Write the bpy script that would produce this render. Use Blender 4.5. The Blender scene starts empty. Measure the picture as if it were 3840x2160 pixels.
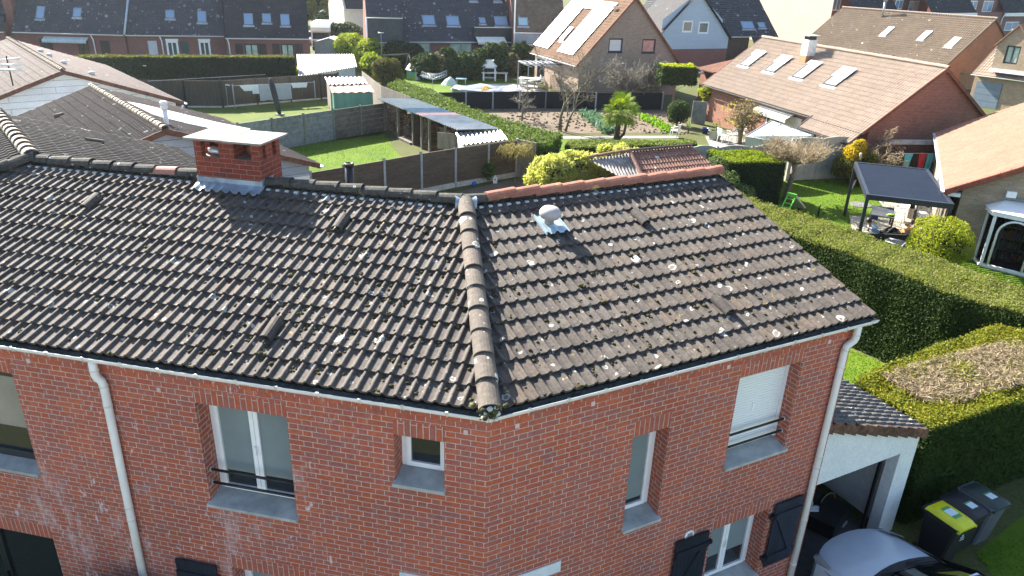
import bpy, math, random
import numpy as np
from mathutils import Vector, Matrix

# ------------------------------------------------------------------ camera, sky, sun, exposure
SC = bpy.context.scene
COL = SC.collection
CAM = Vector((0.20598, -6.67475, 9.70732))
FPX, PITCH, ROLL = 2755.63, 0.41211, 0.03565
_f = Vector((0, math.cos(PITCH), -math.sin(PITCH))); _r = Vector((1, 0, 0)); _u = _r.cross(_f)
_cr, _sr = math.cos(ROLL), math.sin(ROLL)
RIGHT, UP, FWD = _r*_cr + _u*_sr, _u*_cr - _r*_sr, _f
cam = bpy.data.cameras.new('camera'); camo = bpy.data.objects.new('camera', cam); COL.objects.link(camo)
cam.sensor_width = 36; cam.lens = 36*FPX/3840; cam.clip_start = .1; cam.clip_end = 2000
camo.matrix_world = Matrix(((RIGHT.x, UP.x, -FWD.x, CAM.x), (RIGHT.y, UP.y, -FWD.y, CAM.y), (RIGHT.z, UP.z, -FWD.z, CAM.z), (0, 0, 0, 1)))
SC.camera = camo
SUN_AZ, SUN_EL = math.radians(132.0), math.radians(35)      # direction towards the sun, from +x counter-clockwise
w = bpy.data.worlds.new('World'); SC.world = w; w.use_nodes = True
nt = w.node_tree; bg = nt.nodes['Background']
sky = nt.nodes.new('ShaderNodeTexSky'); sky.sky_type = 'NISHITA'; sky.sun_disc = False
sky.sun_elevation = SUN_EL; sky.sun_rotation = math.radians(90) - SUN_AZ
sky.air_density = 1.0; sky.dust_density = 1.2; sky.ozone_density = 1.2
nt.links.new(sky.outputs[0], bg.inputs[0]); bg.inputs[1].default_value = 0.085
sl = bpy.data.lights.new('sun', 'SUN'); sl.energy = 5.0; sl.angle = math.radians(.5); sl.color = (1, .94, .84)
so = bpy.data.objects.new('sun', sl); COL.objects.link(so)
SUND = Vector((math.cos(SUN_AZ)*math.cos(SUN_EL), math.sin(SUN_AZ)*math.cos(SUN_EL), math.sin(SUN_EL)))
so.rotation_euler = SUND.to_track_quat('Z', 'Y').to_euler(); so.location = (-40, 40, 60)
SC.view_settings.view_transform = 'Standard'; SC.view_settings.look = 'None'
SC.view_settings.exposure = 2.05; SC.view_settings.gamma = 1
SC.render.engine = 'CYCLES'; SC.cycles.max_bounces = 6; SC.cycles.diffuse_bounces = 3; SC.cycles.glossy_bounces = 3
SC.cycles.transmission_bounces = 4; SC.cycles.transparent_max_bounces = 6; SC.cycles.caustics_reflective = False; SC.cycles.caustics_refractive = False

# ------------------------------------------------------------------ measuring: a sighted point at a known height / on a known wall
TO = {1: (0, 0), 2: (1280, 0), 3: (2560, 0), 4: (0, 720), 5: (1280, 720), 6: (2560, 720), 7: (0, 1440), 8: (1280, 1440), 9: (2560, 1440)}
def ray(n, x, y):
    px, py = TO[n][0] + x/2.0125, TO[n][1] + y/2.0125
    return RIGHT*((px-1920)/FPX) - UP*((py-1080)/FPX) + FWD
def at(n, x, y, z=0.0):
    v = ray(n, x, y); return CAM + v*((z-CAM.z)/v.z)
def onwall(n, x, y, A, B):
    d = Vector((B[0]-A[0], B[1]-A[1], 0)); N = Vector((-d.y, d.x, 0)); v = ray(n, x, y)
    return CAM + v*((Vector((A[0], A[1], 0)) - CAM).dot(N)/v.dot(N))
def hgt(n, x, y, P):                                       # height above the ground of the sighted point above P
    v = ray(n, x, y); dx = Vector((P[0]-CAM.x, P[1]-CAM.y)); t = dx.length/Vector((v.x, v.y)).length
    return CAM.z + v.z*t
def V3(*a): return Vector(a)
Z = Vector((0, 0, 1))

# ------------------------------------------------------------------ mesh collector
class MB:
    def __init__(s): s.v = []; s.f = []; s.m = []; s.sm = []
    def add(s, vs, fs, mi=0, smooth=False):
        b = len(s.v); s.v += [tuple(p) for p in vs]; s.f += [tuple(b+i for i in f) for f in fs]; s.m += [mi]*len(fs); s.sm += [smooth]*len(fs)
    def poly(s, pts, mi=0): s.add(pts, [range(len(pts))], mi)
    def obox(s, o, a, b, c, mi=0):                          # corner o, edges a b c
        o, a, b, c = Vector(o), Vector(a), Vector(b), Vector(c)
        if a.cross(b).dot(c) < 0: o, a = o+a, -a
        p = [o, o+a, o+a+b, o+b, o+c, o+a+c, o+a+b+c, o+b+c]
        s.add(p, [(3, 2, 1, 0), (4, 5, 6, 7), (0, 1, 5, 4), (1, 2, 6, 5), (2, 3, 7, 6), (3, 0, 4, 7)], mi)
    def cbox(s, c, sx, sy, sz, ang=0, mi=0):                # centre of the base, sizes, heading
        x = Vector((math.cos(ang), math.sin(ang), 0)); y = Vector((-x.y, x.x, 0))
        s.obox(Vector(c)-x*sx/2-y*sy/2, x*sx, y*sy, Z*sz, mi)
    def prism(s, pts, ext, mi=0):
        pts = [Vector(p) for p in pts]; e = Vector(ext); n = len(pts)
        nn = Vector((0, 0, 0))
        for i in range(n): nn += pts[i].cross(pts[(i+1) % n])
        if nn.dot(e) < 0: pts.reverse()
        s.add(pts + [p+e for p in pts], [tuple(range(n-1, -1, -1)), tuple(range(n, 2*n))] + [(i, (i+1) % n, n+(i+1) % n, n+i) for i in range(n)], mi)
    def tube(s, pts, rad, n=8, mi=0, smooth=True, caps=True):
        pts = [Vector(p) for p in pts]; k = len(pts)
        if not hasattr(rad, '__len__'): rad = [rad]*k
        vs = []; u = None
        for i in range(k):
            t = (pts[min(i+1, k-1)] - pts[max(i-1, 0)])
            if t.length < 1e-9: t = Vector((0, 0, 1))
            t.normalize()
            if u is None: u = t.orthogonal().normalized()
            else:
                u = u - t*u.dot(t)
                u = u.normalized() if u.length > 1e-6 else t.orthogonal().normalized()
            w_ = t.cross(u)
            for j in range(n):
                a = 2*math.pi*j/n; vs.append(pts[i] + (u*math.cos(a) + w_*math.sin(a))*rad[i])
        fs = [(i*n+j, i*n+(j+1) % n, (i+1)*n+(j+1) % n, (i+1)*n+j) for i in range(k-1) for j in range(n)]
        if caps: fs += [tuple(range(n-1, -1, -1)), tuple(range((k-1)*n, k*n))]
        s.add(vs, fs, mi, smooth)
    def lathe(s, c, prof, n=16, mi=0, axis=Z, smooth=True):
        c = Vector(c); ax = Vector(axis).normalized(); u = ax.orthogonal().normalized(); w_ = ax.cross(u); vs = []
        for r, h in prof:
            for j in range(n):
                a = 2*math.pi*j/n; vs.append(c + ax*h + (u*math.cos(a) + w_*math.sin(a))*r)
        k = len(prof)
        fs = [(i*n+j, i*n+(j+1) % n, (i+1)*n+(j+1) % n, (i+1)*n+j) for i in range(k-1) for j in range(n)]
        fs += [tuple(range(n-1, -1, -1)), tuple(range((k-1)*n, k*n))]
        s.add(vs, fs, mi, smooth)
    def ball(s, c, r, sx=1, sy=1, sz=1, n=12, k=8, mi=0, jit=0, rng=random):
        vs = []; fs = []
        for i in range(k+1):
            t = math.pi*i/k
            for j in range(n):
                a = 2*math.pi*j/n; q = r*(1+rng.uniform(-jit, jit))
                vs.append((c[0]+q*sx*math.sin(t)*math.cos(a), c[1]+q*sy*math.sin(t)*math.sin(a), c[2]+q*sz*math.cos(t)))
        for i in range(k):
            for j in range(n): fs.append((i*n+j, (i+1)*n+j, (i+1)*n+(j+1) % n, i*n+(j+1) % n))
        s.add(vs, fs, mi, True)
    def build(s, name, mats, parent=None, **props):
        return link_mesh(name, s.v, s.f, mats, parent, s.m, s.sm, **props)
def origin_of(parent):
    while parent.parent is not None: parent = parent.parent
    return parent.location
def link_mesh(name, v, f, mats, parent=None, mi=None, smooth=None, **props):
    me = bpy.data.meshes.new(name)
    base = origin_of(parent) if parent is not None else Vector(props.pop('base', None) or (0, 0, 0))
    props.pop('base', None)
    v = np.asarray(v, dtype=np.float64) - np.array(base)
    if isinstance(f, np.ndarray):
        n, k = f.shape
        me.vertices.add(len(v)); me.vertices.foreach_set('co', v.astype(np.float32).ravel())
        me.loops.add(n*k); me.loops.foreach_set('vertex_index', f.astype(np.int32).ravel())
        me.polygons.add(n); me.polygons.foreach_set('loop_start', np.arange(0, n*k, k, dtype=np.int32)); me.update(calc_edges=True)
    else:
        me.from_pydata(v.tolist(), [], f)
    for m in (mats if isinstance(mats, (list, tuple)) else [mats]): me.materials.append(m)
    if mi is not None and len(me.materials) > 1: me.polygons.foreach_set('material_index', np.asarray(mi, dtype=np.int32))
    if smooth is True: me.polygons.foreach_set('use_smooth', np.ones(len(me.polygons), dtype=bool))
    elif smooth is None or smooth is False: me.polygons.foreach_set('use_smooth', np.zeros(len(me.polygons), dtype=bool))
    else: me.polygons.foreach_set('use_smooth', np.asarray(smooth, dtype=bool))
    me.validate(); me.update()
    o = bpy.data.objects.new(name, me); COL.objects.link(o)
    if parent is not None: o.parent = parent
    else: o.location = base
    for k_, x in props.items(): o[k_] = x
    return o
def thing(name, loc, label, category, group=None):
    o = bpy.data.objects.new(name, None); COL.objects.link(o); o.location = loc; o.empty_display_size = .3
    o['label'] = label; o['category'] = category
    if group: o['group'] = group
    return o
def copy_thing(root, delta, label, rotz=None):
    r = root.copy(); COL.objects.link(r); r.location = Vector(root.location) + Vector(delta); r['label'] = label
    if rotz is not None: r.rotation_euler = (0, 0, rotz)
    for ch in list(root.children):
        c = ch.copy(); COL.objects.link(c); c.parent = r
        for g in list(ch.children):
            d = g.copy(); COL.objects.link(d); d.parent = c
    return r

# ------------------------------------------------------------------ materials
def _mat(name):
    m = bpy.data.materials.new(name); m.use_nodes = True; t = m.node_tree; return m, t, t.nodes['Principled BSDF']
def N(t, typ, **kw):
    n = t.nodes.new('ShaderNode'+typ)
    for k, x in kw.items():
        if k == 'ins':
            for a, b in x.items():
                if isinstance(b, bpy.types.NodeSocket): t.links.new(b, n.inputs[a])
                else: n.inputs[a].default_value = b
        else: setattr(n, k, x)
    return n
def M_(t, op, a, b=0.0, c=None):
    n = t.nodes.new('ShaderNodeMath'); n.operation = op
    for i, x in enumerate((a, b) if c is None else (a, b, c)):
        if isinstance(x, bpy.types.NodeSocket): t.links.new(x, n.inputs[i])
        else: n.inputs[i].default_value = x
    return n.outputs[0]
def mixc(t, f, a, b, blend='MIX'):
    n = t.nodes.new('ShaderNodeMix'); n.data_type = 'RGBA'; n.blend_type = blend
    for i, x in ((0, f), (6, a), (7, b)):
        if isinstance(x, bpy.types.NodeSocket): t.links.new(x, n.inputs[i])
        elif i == 0: n.inputs[0].default_value = x
        else: n.inputs[i].default_value = (*x[:3], 1)
    return n.outputs[2]
def ramp(t, f, *stops):
    n = t.nodes.new('ShaderNodeValToRGB'); t.links.new(f, n.inputs[0]); e = n.color_ramp.elements
    while len(e) < len(stops): e.new(.5)
    for i, (p, c) in enumerate(stops): e[i].position = p; e[i].color = (*c, 1) if hasattr(c, '__len__') else (c, c, c, 1)
    return n.outputs[0]
def smooth01(t, x, lo, hi):
    n = t.nodes.new('ShaderNodeMapRange'); n.interpolation_type = 'SMOOTHSTEP'; t.links.new(x, n.inputs[0])
    n.inputs[1].default_value = lo; n.inputs[2].default_value = hi; return n.outputs[0]
def pos(t): return t.nodes.new('ShaderNodeNewGeometry').outputs['Position']
def noise(t, vec, scale, detail=4, rough=.55):
    n = N(t, 'TexNoise', ins={'Scale': scale, 'Detail': detail, 'Roughness': rough}); t.links.new(vec, n.inputs['Vector']); return n.outputs[0]
def bump(t, b, h, strength, dist):
    n = N(t, 'Bump', ins={'Strength': strength, 'Distance': dist, 'Height': h}); t.links.new(n.outputs[0], b.inputs['Normal'])
def simple(name, c, rough=.6, var=.18, scale=6, metal=0, bmp=0, bdist=.01, c2=None, island=0, spec=None, stretch=None):
    """worn paint / plaster / wood: the base colour broken up by two noises"""
    m, t, b = _mat(name); p = pos(t)
    if stretch:
        mp = N(t, 'Mapping'); mp.inputs['Scale'].default_value = stretch; t.links.new(p, mp.inputs[0]); p = mp.outputs[0]
    n1 = noise(t, p, scale, 6); n2 = noise(t, p, scale*.17, 3)
    c2 = c2 or tuple(x*(1-2.2*var) for x in c)
    f = M_(t, 'ADD', M_(t, 'MULTIPLY', n1, .6), M_(t, 'MULTIPLY', n2, .4))
    col = ramp(t, f, (.36, c2), (.62, tuple(min(1, x*(1+var*.5)) for x in c)))
    if island:
        g = t.nodes.new('ShaderNodeNewGeometry'); r = g.outputs['Random Per Island']
        col = mixc(t, 1.0, col, ramp(t, r, (0, 1-island), (1, 1.0)), 'MULTIPLY')
    t.links.new(col, b.inputs['Base Color']); b.inputs['Roughness'].default_value = rough; b.inputs['Metallic'].default_value = metal
    if spec is not None: b.inputs['Specular IOR Level'].default_value = spec
    if bmp: bump(t, b, n1, bmp, bdist)
    return m
def wall_uv(t):
    """metres along a wall (whatever way it faces) and height"""
    g = t.nodes.new('ShaderNodeNewGeometry')
    cr = N(t, 'VectorMath', operation='CROSS_PRODUCT'); cr.inputs[0].default_value = (0, 0, 1); t.links.new(g.outputs['True Normal'], cr.inputs[1])
    no = N(t, 'VectorMath', operation='NORMALIZE'); t.links.new(cr.outputs[0], no.inputs[0])
    dt = N(t, 'VectorMath', operation='DOT_PRODUCT'); t.links.new(no.outputs[0], dt.inputs[0]); t.links.new(g.outputs['Position'], dt.inputs[1])
    se = N(t, 'SeparateXYZ'); t.links.new(g.outputs['Position'], se.inputs[0])
    return dt.outputs['Value'], se.outputs[2], g.outputs['Position']
def brick(name, cols, mortar, h=.0742, flemish=True, soldier=False, stain=0, mw=.009, rough=.85, z0=4.851, plain_above=None, soft=0, L=None):
    m, t, b = _mat(name); u, v, p = wall_uv(t); v = M_(t, 'ADD', v, -z0 + h*200)
    if soldier: u, v = v, M_(t, 'ADD', u, 200*h)
    row = M_(t, 'FLOOR', M_(t, 'DIVIDE', v, h)); vf = M_(t, 'SUBTRACT', v, M_(t, 'MULTIPLY', row, h))
    L = L or (.345 if flemish else .23)
    if soldier: L = 5.0
    uo = M_(t, 'ADD', M_(t, 'ADD', u, 300.0), M_(t, 'MULTIPLY', M_(t, 'MODULO', row, 2.0), L/2 if not flemish else .1725))
    k = M_(t, 'FLOOR', M_(t, 'DIVIDE', uo, L)); uf = M_(t, 'SUBTRACT', uo, M_(t, 'MULTIPLY', k, L))
    def band(x, c): return M_(t, 'LESS_THAN', M_(t, 'ABSOLUTE', M_(t, 'SUBTRACT', x, c)), mw/2)
    mv = M_(t, 'MAXIMUM', M_(t, 'LESS_THAN', uf, mw), band(uf, .235) if flemish and not soldier else 0.0)
    mh = M_(t, 'LESS_THAN', vf, mw)
    if plain_above is not None: mh = M_(t, 'MULTIPLY', mh, M_(t, 'LESS_THAN', v, plain_above - z0 + h*200))
    mort = M_(t, 'MAXIMUM', mv, mh)
    bid = M_(t, 'ADD', M_(t, 'MULTIPLY', k, 2.0), M_(t, 'GREATER_THAN', uf, .235) if flemish else 0.0)
    cb = N(t, 'CombineXYZ'); t.links.new(bid, cb.inputs[0]); t.links.new(row, cb.inputs[1])
    wn = N(t, 'TexWhiteNoise', noise_dimensions='3D'); t.links.new(cb.outputs[0], wn.inputs['Vector'])
    n = len(cols); col = ramp(t, wn.outputs['Value'], *[(i/max(1, n-1), c) for i, c in enumerate(cols)])
    n1 = noise(t, p, 30, 5); col = mixc(t, 1.0, col, ramp(t, n1, (.3, .78), (.7, 1.15)), 'MULTIPLY')
    n2 = noise(t, p, .7, 4); col = mixc(t, 1.0, col, ramp(t, n2, (.3, .84), (.7, 1.08)), 'MULTIPLY')
    mc = mixc(t, 1.0, mortar, ramp(t, noise(t, p, 9, 3), (.3, .7), (.7, 1.1)), 'MULTIPLY')
    col = mixc(t, mort, col, mc)
    if stain:
        mp = N(t, 'Mapping'); mp.inputs['Scale'].default_value = (1, 1, .42); t.links.new(p, mp.inputs[0])
        s1 = smooth01(t, noise(t, mp.outputs[0], .8, 2), .44, .62); s2 = smooth01(t, noise(t, mp.outputs[0], 5, 6, .7), .45, .75)
        sx = N(t, 'SeparateXYZ'); t.links.new(p, sx.inputs[0])
        area = M_(t, 'MULTIPLY', smooth01(t, sx.outputs[0], -.9, -2.0), 1.0)
        s = M_(t, 'MULTIPLY', M_(t, 'MULTIPLY', s1, s2), M_(t, 'MULTIPLY', area, stain))
        s3 = M_(t, 'MULTIPLY', smooth01(t, noise(t, mp.outputs[0], 11, 5, .6), .60, .68), M_(t, 'MULTIPLY', smooth01(t, noise(t, p, 1.3, 2), .45, .6), M_(t, 'MULTIPLY', area, .75)))
        col = mixc(t, M_(t, 'MAXIMUM', s, s3), col, (.62, .58, .6))
    t.links.new(col, b.inputs['Base Color']); b.inputs['Roughness'].default_value = rough; b.inputs['Specular IOR Level'].default_value = .25
    hh = M_(t, 'ADD', M_(t, 'MULTIPLY', mort, -1.0), M_(t, 'MULTIPLY', n1, .4)); bump(t, b, hh, .6, .006)
    return m
def tilemat(name, cols, lichen=0, lc=(.62, .6, .54), rough=.8, dirt=.35, scale=1.0, spec=.3, moss=0, tone=.3):
    """weathered roof tile: each tile its own tone, noise, dirt and round lichen spots with their own shape"""
    m, t, b = _mat(name); p = pos(t); g = t.nodes.new('ShaderNodeNewGeometry')
    n1 = noise(t, p, 22*scale, 6, .65); n2 = noise(t, p, 1.1*scale, 3); n3 = noise(t, p, 5*scale, 4)
    f = M_(t, 'ADD', M_(t, 'MULTIPLY', n3, .55), M_(t, 'MULTIPLY', n2, .45)); n = len(cols)
    col = ramp(t, f, *[(.3+.4*i/max(1, n-1), c) for i, c in enumerate(cols)])
    col = mixc(t, 1.0, col, ramp(t, n1, (.3, 1-dirt), (.68, 1.12)), 'MULTIPLY')
    at_ = N(t, 'Attribute', attribute_name='tone'); col = mixc(t, tone, col, mixc(t, 1.0, col, ramp(t, at_.outputs['Fac'], (0, .72), (.8, 1.12), (1, (1.3, 1.12, .95))), 'MULTIPLY'))
    if lichen:
        for sc, th, amt in ((8, .2, .9), (16, .17, .6), (4.0, .2, .85)):
            vo = N(t, 'TexVoronoi', ins={'Scale': sc*scale, 'Randomness': 1.0})
            wv = N(t, 'VectorMath', operation='ADD'); t.links.new(p, wv.inputs[0])
            nz = N(t, 'TexNoise', ins={'Scale': 14.0*scale, 'Detail': 2}); t.links.new(p, nz.inputs['Vector'])
            sc_ = N(t, 'VectorMath', operation='SCALE'); t.links.new(nz.outputs['Color'], sc_.inputs[0]); sc_.inputs['Scale'].default_value = .05/scale
            t.links.new(sc_.outputs[0], wv.inputs[1]); t.links.new(wv.outputs[0], vo.inputs['Vector'])
            se = N(t, 'SeparateColor'); t.links.new(vo.outputs['Color'], se.inputs[0])
            on = M_(t, 'GREATER_THAN', se.outputs[0], 1-lichen*.26)
            d = vo.outputs['Distance']; rr = M_(t, 'MULTIPLY', se.outputs[1], th*1.6)
            disc = M_(t, 'LESS_THAN', d, rr); core = M_(t, 'MULTIPLY', M_(t, 'LESS_THAN', d, M_(t, 'MULTIPLY', rr, .62)), M_(t, 'GREATER_THAN', se.outputs[2], .35))
            fac = M_(t, 'MULTIPLY', M_(t, 'MULTIPLY', on, M_(t, 'SUBTRACT', disc, M_(t, 'MULTIPLY', core, .75))), amt)
            fac = M_(t, 'MULTIPLY', fac, smooth01(t, n1, .3, .5))
            col = mixc(t, fac, col, lc)
        yl = M_(t, 'MULTIPLY', smooth01(t, noise(t, p, 7*scale, 3), .70, .76), .55*min(1, lichen)); col = mixc(t, yl, col, (.42, .3, .05))
    t.links.new(col, b.inputs['Base Color']); b.inputs['Roughness'].default_value = rough; b.inputs['Specular IOR Level'].default_value = spec
    bump(t, b, n1, .5, .008/scale)
    return m
def leafmat(name, cols, trans=.35, rough=.7):
    m, t, b = _mat(name); g = t.nodes.new('ShaderNodeNewGeometry'); n = len(cols)
    p = g.outputs['Position']
    f = M_(t, 'ADD', M_(t, 'MULTIPLY', g.outputs['Random Per Island'], .6), M_(t, 'MULTIPLY', noise(t, p, 1.4, 3), .45))
    col = ramp(t, f, *[(.12+.8*i/max(1, n-1), c) for i, c in enumerate(cols)])
    t.links.new(col, b.inputs['Base Color']); b.inputs['Roughness'].default_value = rough; b.inputs['Specular IOR Level'].default_value = .18
    tr = N(t, 'BsdfTranslucent'); t.links.new(mixc(t, 1.0, col, (1.3, 1.35, .7), 'MULTIPLY'), tr.inputs[0])
    mx = N(t, 'MixShader'); mx.inputs[0].default_value = trans; t.links.new(b.outputs[0], mx.inputs[1]); t.links.new(tr.outputs[0], mx.inputs[2])
    t.links.new(mx.outputs[0], t.nodes['Material Output'].inputs[0]); return m
def glass(name, c=(.02, .025, .03), rough=.04, spec=.6, var=0):
    m, t, b = _mat(name); p = pos(t)
    col = mixc(t, smooth01(t, noise(t, p, 2.2, 2), .35, .65), c, tuple(x*(1+var) for x in c)) if var else None
    if col: t.links.new(col, b.inputs['Base Color'])
    else: b.inputs['Base Color'].default_value = (*c, 1)
    b.inputs['Roughness'].default_value = rough; b.inputs['Specular IOR Level'].default_value = spec
    return m
def ground_mat(name, cols, scale=1.0, fine=25, rough=.95, bdist=.03):
    m, t, b = _mat(name); p = pos(t); n = len(cols)
    f = M_(t, 'ADD', M_(t, 'MULTIPLY', noise(t, p, .35*scale, 5), .5), M_(t, 'MULTIPLY', noise(t, p, 4*scale, 6, .7), .5))
    col = ramp(t, f, *[(.33+.34*i/max(1, n-1), c) for i, c in enumerate(cols)])
    n1 = noise(t, p, fine, 5, .7); col = mixc(t, 1.0, col, ramp(t, n1, (.3, .6), (.7, 1.2)), 'MULTIPLY')
    t.links.new(col, b.inputs['Base Color']); b.inputs['Roughness'].default_value = rough; b.inputs['Specular IOR Level'].default_value = .2
    bump(t, b, n1, .8, bdist); return m
# ------------------------------------------------------------------ building kit
class Fr:
    """a wall's own frame: s along it, d into the building, z up"""
    def __init__(s, o, a, n): s.o, s.a, s.n = Vector(o), Vector(a).normalized(), Vector(n).normalized()
    def __call__(s, x, d, z): return s.o + s.a*x + s.n*d + Z*z
    def sz(s, P): q = Vector(P) - s.o; return q.dot(s.a), q.z
def wall_panel(mb, F, s0, s1, z0, z1, ops=(), rev=.25, mi=0, rmi=None, d=0.0, top=None):
    """a wall sheet with real openings and their reveals; top(s) cuts it under a sloping roof"""
    rmi = mi if rmi is None else rmi
    S = sorted({s0, s1, *[o[0] for o in ops], *[o[1] for o in ops]} | ({top[1]} if top else set())); ZZ = sorted({z0, z1, *[o[2] for o in ops], *[o[3] for o in ops]})
    S = [x for x in S if s0 <= x <= s1]; ZZ = [x for x in ZZ if z0 <= x <= z1]
    for a, b in zip(S, S[1:]):
        for c, e in zip(ZZ, ZZ[1:]):
            if any(o[0] <= a+1e-6 and b <= o[1]+1e-6 and o[2] <= c+1e-6 and e <= o[3]+1e-6 for o in ops): continue
            mb.poly([F(a, d, c), F(b, d, c), F(b, d, e), F(a, d, e)], mi)
    if top:                                                  # triangle / trapezium above z1
        f = top[0]
        for a, b in zip(S, S[1:]): mb.poly([F(a, d, z1), F(b, d, z1), F(b, d, max(z1, f(b))), F(a, d, max(z1, f(a)))], mi)
    for o in ops:
        a, b, c, e = o[:4]; r = o[4] if len(o) > 4 else rev
        for q in ([(a, c), (a, e)], [(b, e), (b, c)], [(a, e), (b, e)], [(b, c), (a, c)]):
            (x1, y1), (x2, y2) = q; mb.poly([F(x1, d, y1), F(x2, d, y2), F(x2, d+r, y2), F(x1, d+r, y1)], rmi)
PROF = ((0, 0), (.25, 0), (.48, .03), (.54, .35), (.62, .82), (.72, 1), (.82, .82), (.91, .35), (.97, .03))
PROF5 = ((0, 0), (.35, 0), (.5, .75), (.68, 1), (.86, .7))
PROF3 = ((0, 0), (.4, .15), (.7, 1))
def tile_roof(name, mat, parent, O, U, S, L, umin, umax, g=.302, pitch=.15, rh=.036, lip=.034, prof=PROF, seed=1, jit=.004, label=None):
    """courses of interlocking roll tiles as real relief; umin/umax(t) cut the slope at hips, verges and valleys"""
    O, U, S = Vector(O), Vector(U).normalized(), Vector(S).normalized(); Nn = U.cross(S)
    if Nn.z < 0: Nn = -Nn
    rng = np.random.default_rng(seed); nc = max(1, int(math.ceil(L/g - .02)))
    fr = np.array([q[0] for q in prof]); hp = np.array([q[1] for q in prof])*rh
    VV = []; FF = []; TT = []; base = 0
    O_, U_, S_, N_ = (np.array(x) for x in (O, U, S, Nn))
    for i in range(nc):
        t0, t1 = i*g, min((i+1)*g + .02, L)
        lo, hi = min(umin(t0), umin(t1)), max(umax(t0), umax(t1))
        if hi-lo < .02: continue
        k0, k1 = int(math.floor(lo/pitch))-1, int(math.ceil(hi/pitch))+1
        kk = np.arange(k0, k1+1); u = (kk[:, None] + fr[None, :]).ravel()*pitch; h = np.tile(hp, len(kk))
        tid = np.floor(np.repeat(kk, len(fr))/2).astype(int); tn = tid - tid.min()
        r1 = rng.random(tn.max()+1); dt = (rng.random(tn.max()+1)-.5)*2*jit; dh = (rng.random(tn.max()+1)-.5)*jit*1.5
        a0, b0, a1, b1 = umin(t0), umax(t0), umin(t1), umax(t1)
        keep = (u > min(a0, a1)-pitch/4) & (u < max(b0, b1)+pitch/4); u, h, tn = u[keep], h[keep], tn[keep]
        if len(u) < 2: continue
        n = len(u)
        rows = [(t0+dt[tn], h+lip-.03+dh[tn], a0, b0), (t0+dt[tn], h+lip+dh[tn], a0, b0), (t0+dt[tn], h+lip+dh[tn], a0, b0), (np.full(n, t1), h, a1, b1)]
        for t, hh, a, b in rows:
            uu = np.clip(u, a, b); VV.append(O_ + uu[:, None]*U_ + np.broadcast_to(t, n)[:, None]*S_ + np.broadcast_to(hh, n)[:, None]*N_)
        j = np.arange(n-1)
        for r in (0, 2):
            q = np.stack([base+r*n+j, base+r*n+j+1, base+(r+1)*n+j+1, base+(r+1)*n+j], 1)
            uu0, uu1 = np.clip(u, rows[r][2], rows[r][3]), np.clip(u, rows[r+1][2], rows[r+1][3])
            ok = ~((np.abs(uu0[1:]-uu0[:-1]) < 1e-6) & (np.abs(uu1[1:]-uu1[:-1]) < 1e-6))
            FF.append(q[ok]); TT.append(r1[tn[:-1]][ok])
        base += 4*n
    V = np.concatenate(VV); F = np.concatenate(FF); T_ = np.concatenate(TT)
    me_o = link_mesh_raw(name, V, F, mat, parent, T_, True)
    if label: me_o['label'] = label
    return me_o
def link_mesh_raw(name, V, F, mat, parent, tone=None, smooth=False):
    me = bpy.data.meshes.new(name); base = np.array(origin_of(parent)) if parent is not None else np.zeros(3)
    V = (V - base).astype(np.float32); n, k = F.shape
    me.vertices.add(len(V)); me.vertices.foreach_set('co', V.ravel()); me.loops.add(n*k); me.loops.foreach_set('vertex_index', F.astype(np.int32).ravel())
    me.polygons.add(n); me.polygons.foreach_set('loop_start', np.arange(0, n*k, k, dtype=np.int32)); me.update(calc_edges=True)
    if tone is not None:
        at_ = me.attributes.new('tone', 'FLOAT', 'FACE'); at_.data.foreach_set('value', tone.astype(np.float32))
    me.polygons.foreach_set('use_smooth', np.full(n, bool(smooth)))
    me.materials.append(mat); me.update()
    o = bpy.data.objects.new(name, me); COL.objects.link(o)
    if parent is not None: o.parent = parent
    return o
def cap_row(mb, A, B, r=.105, ln=.4, up=Z, seed=0, mi=0, squash=.85, over=.06, raise_=.026, nseg=9, mis=None):
    """half-round ridge tiles from A to B, each lapping the next"""
    A, B, up = Vector(A), Vector(B), Vector(up).normalized(); d = (B-A); Lt = d.length; d.normalize()
    side = d.cross(up).normalized(); n = max(1, round(Lt/ln)); ln = Lt/n; rng = random.Random(seed)
    for i in range(n):
        a = A + d*(ln*i) - d*over*.2; b = A + d*(ln*(i+1)) + d*over
        ra, rb = r*rng.uniform(.97, 1.02), r*rng.uniform(.97, 1.02)*.93; off = up*(raise_ + rng.uniform(-.006, .006)); vs = []
        for (c, q, th) in ((a, ra, 0), (a, ra*.84, 0), (b, rb*.84, 0), (b, rb, 0)):
            lift = up*(raise_ if c is a else 0.0)
            for j in range(nseg):
                an = math.pi*(j/(nseg-1)); an = -.22 + (math.pi+.44)*j/(nseg-1)
                vs.append(c + off + lift + side*math.cos(an)*q + up*math.sin(an)*q*squash)
        fs = []
        for k in range(3):
            for j in range(nseg-1): fs.append((k*nseg+j, k*nseg+j+1, (k+1)*nseg+j+1, (k+1)*nseg+j))
        fs += [(3*nseg+j, 3*nseg+j+1, j+1, j) for j in range(nseg-1)]
        m_ = mis(i, n) if mis else mi
        mb.add(vs, fs, m_, False)
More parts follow.
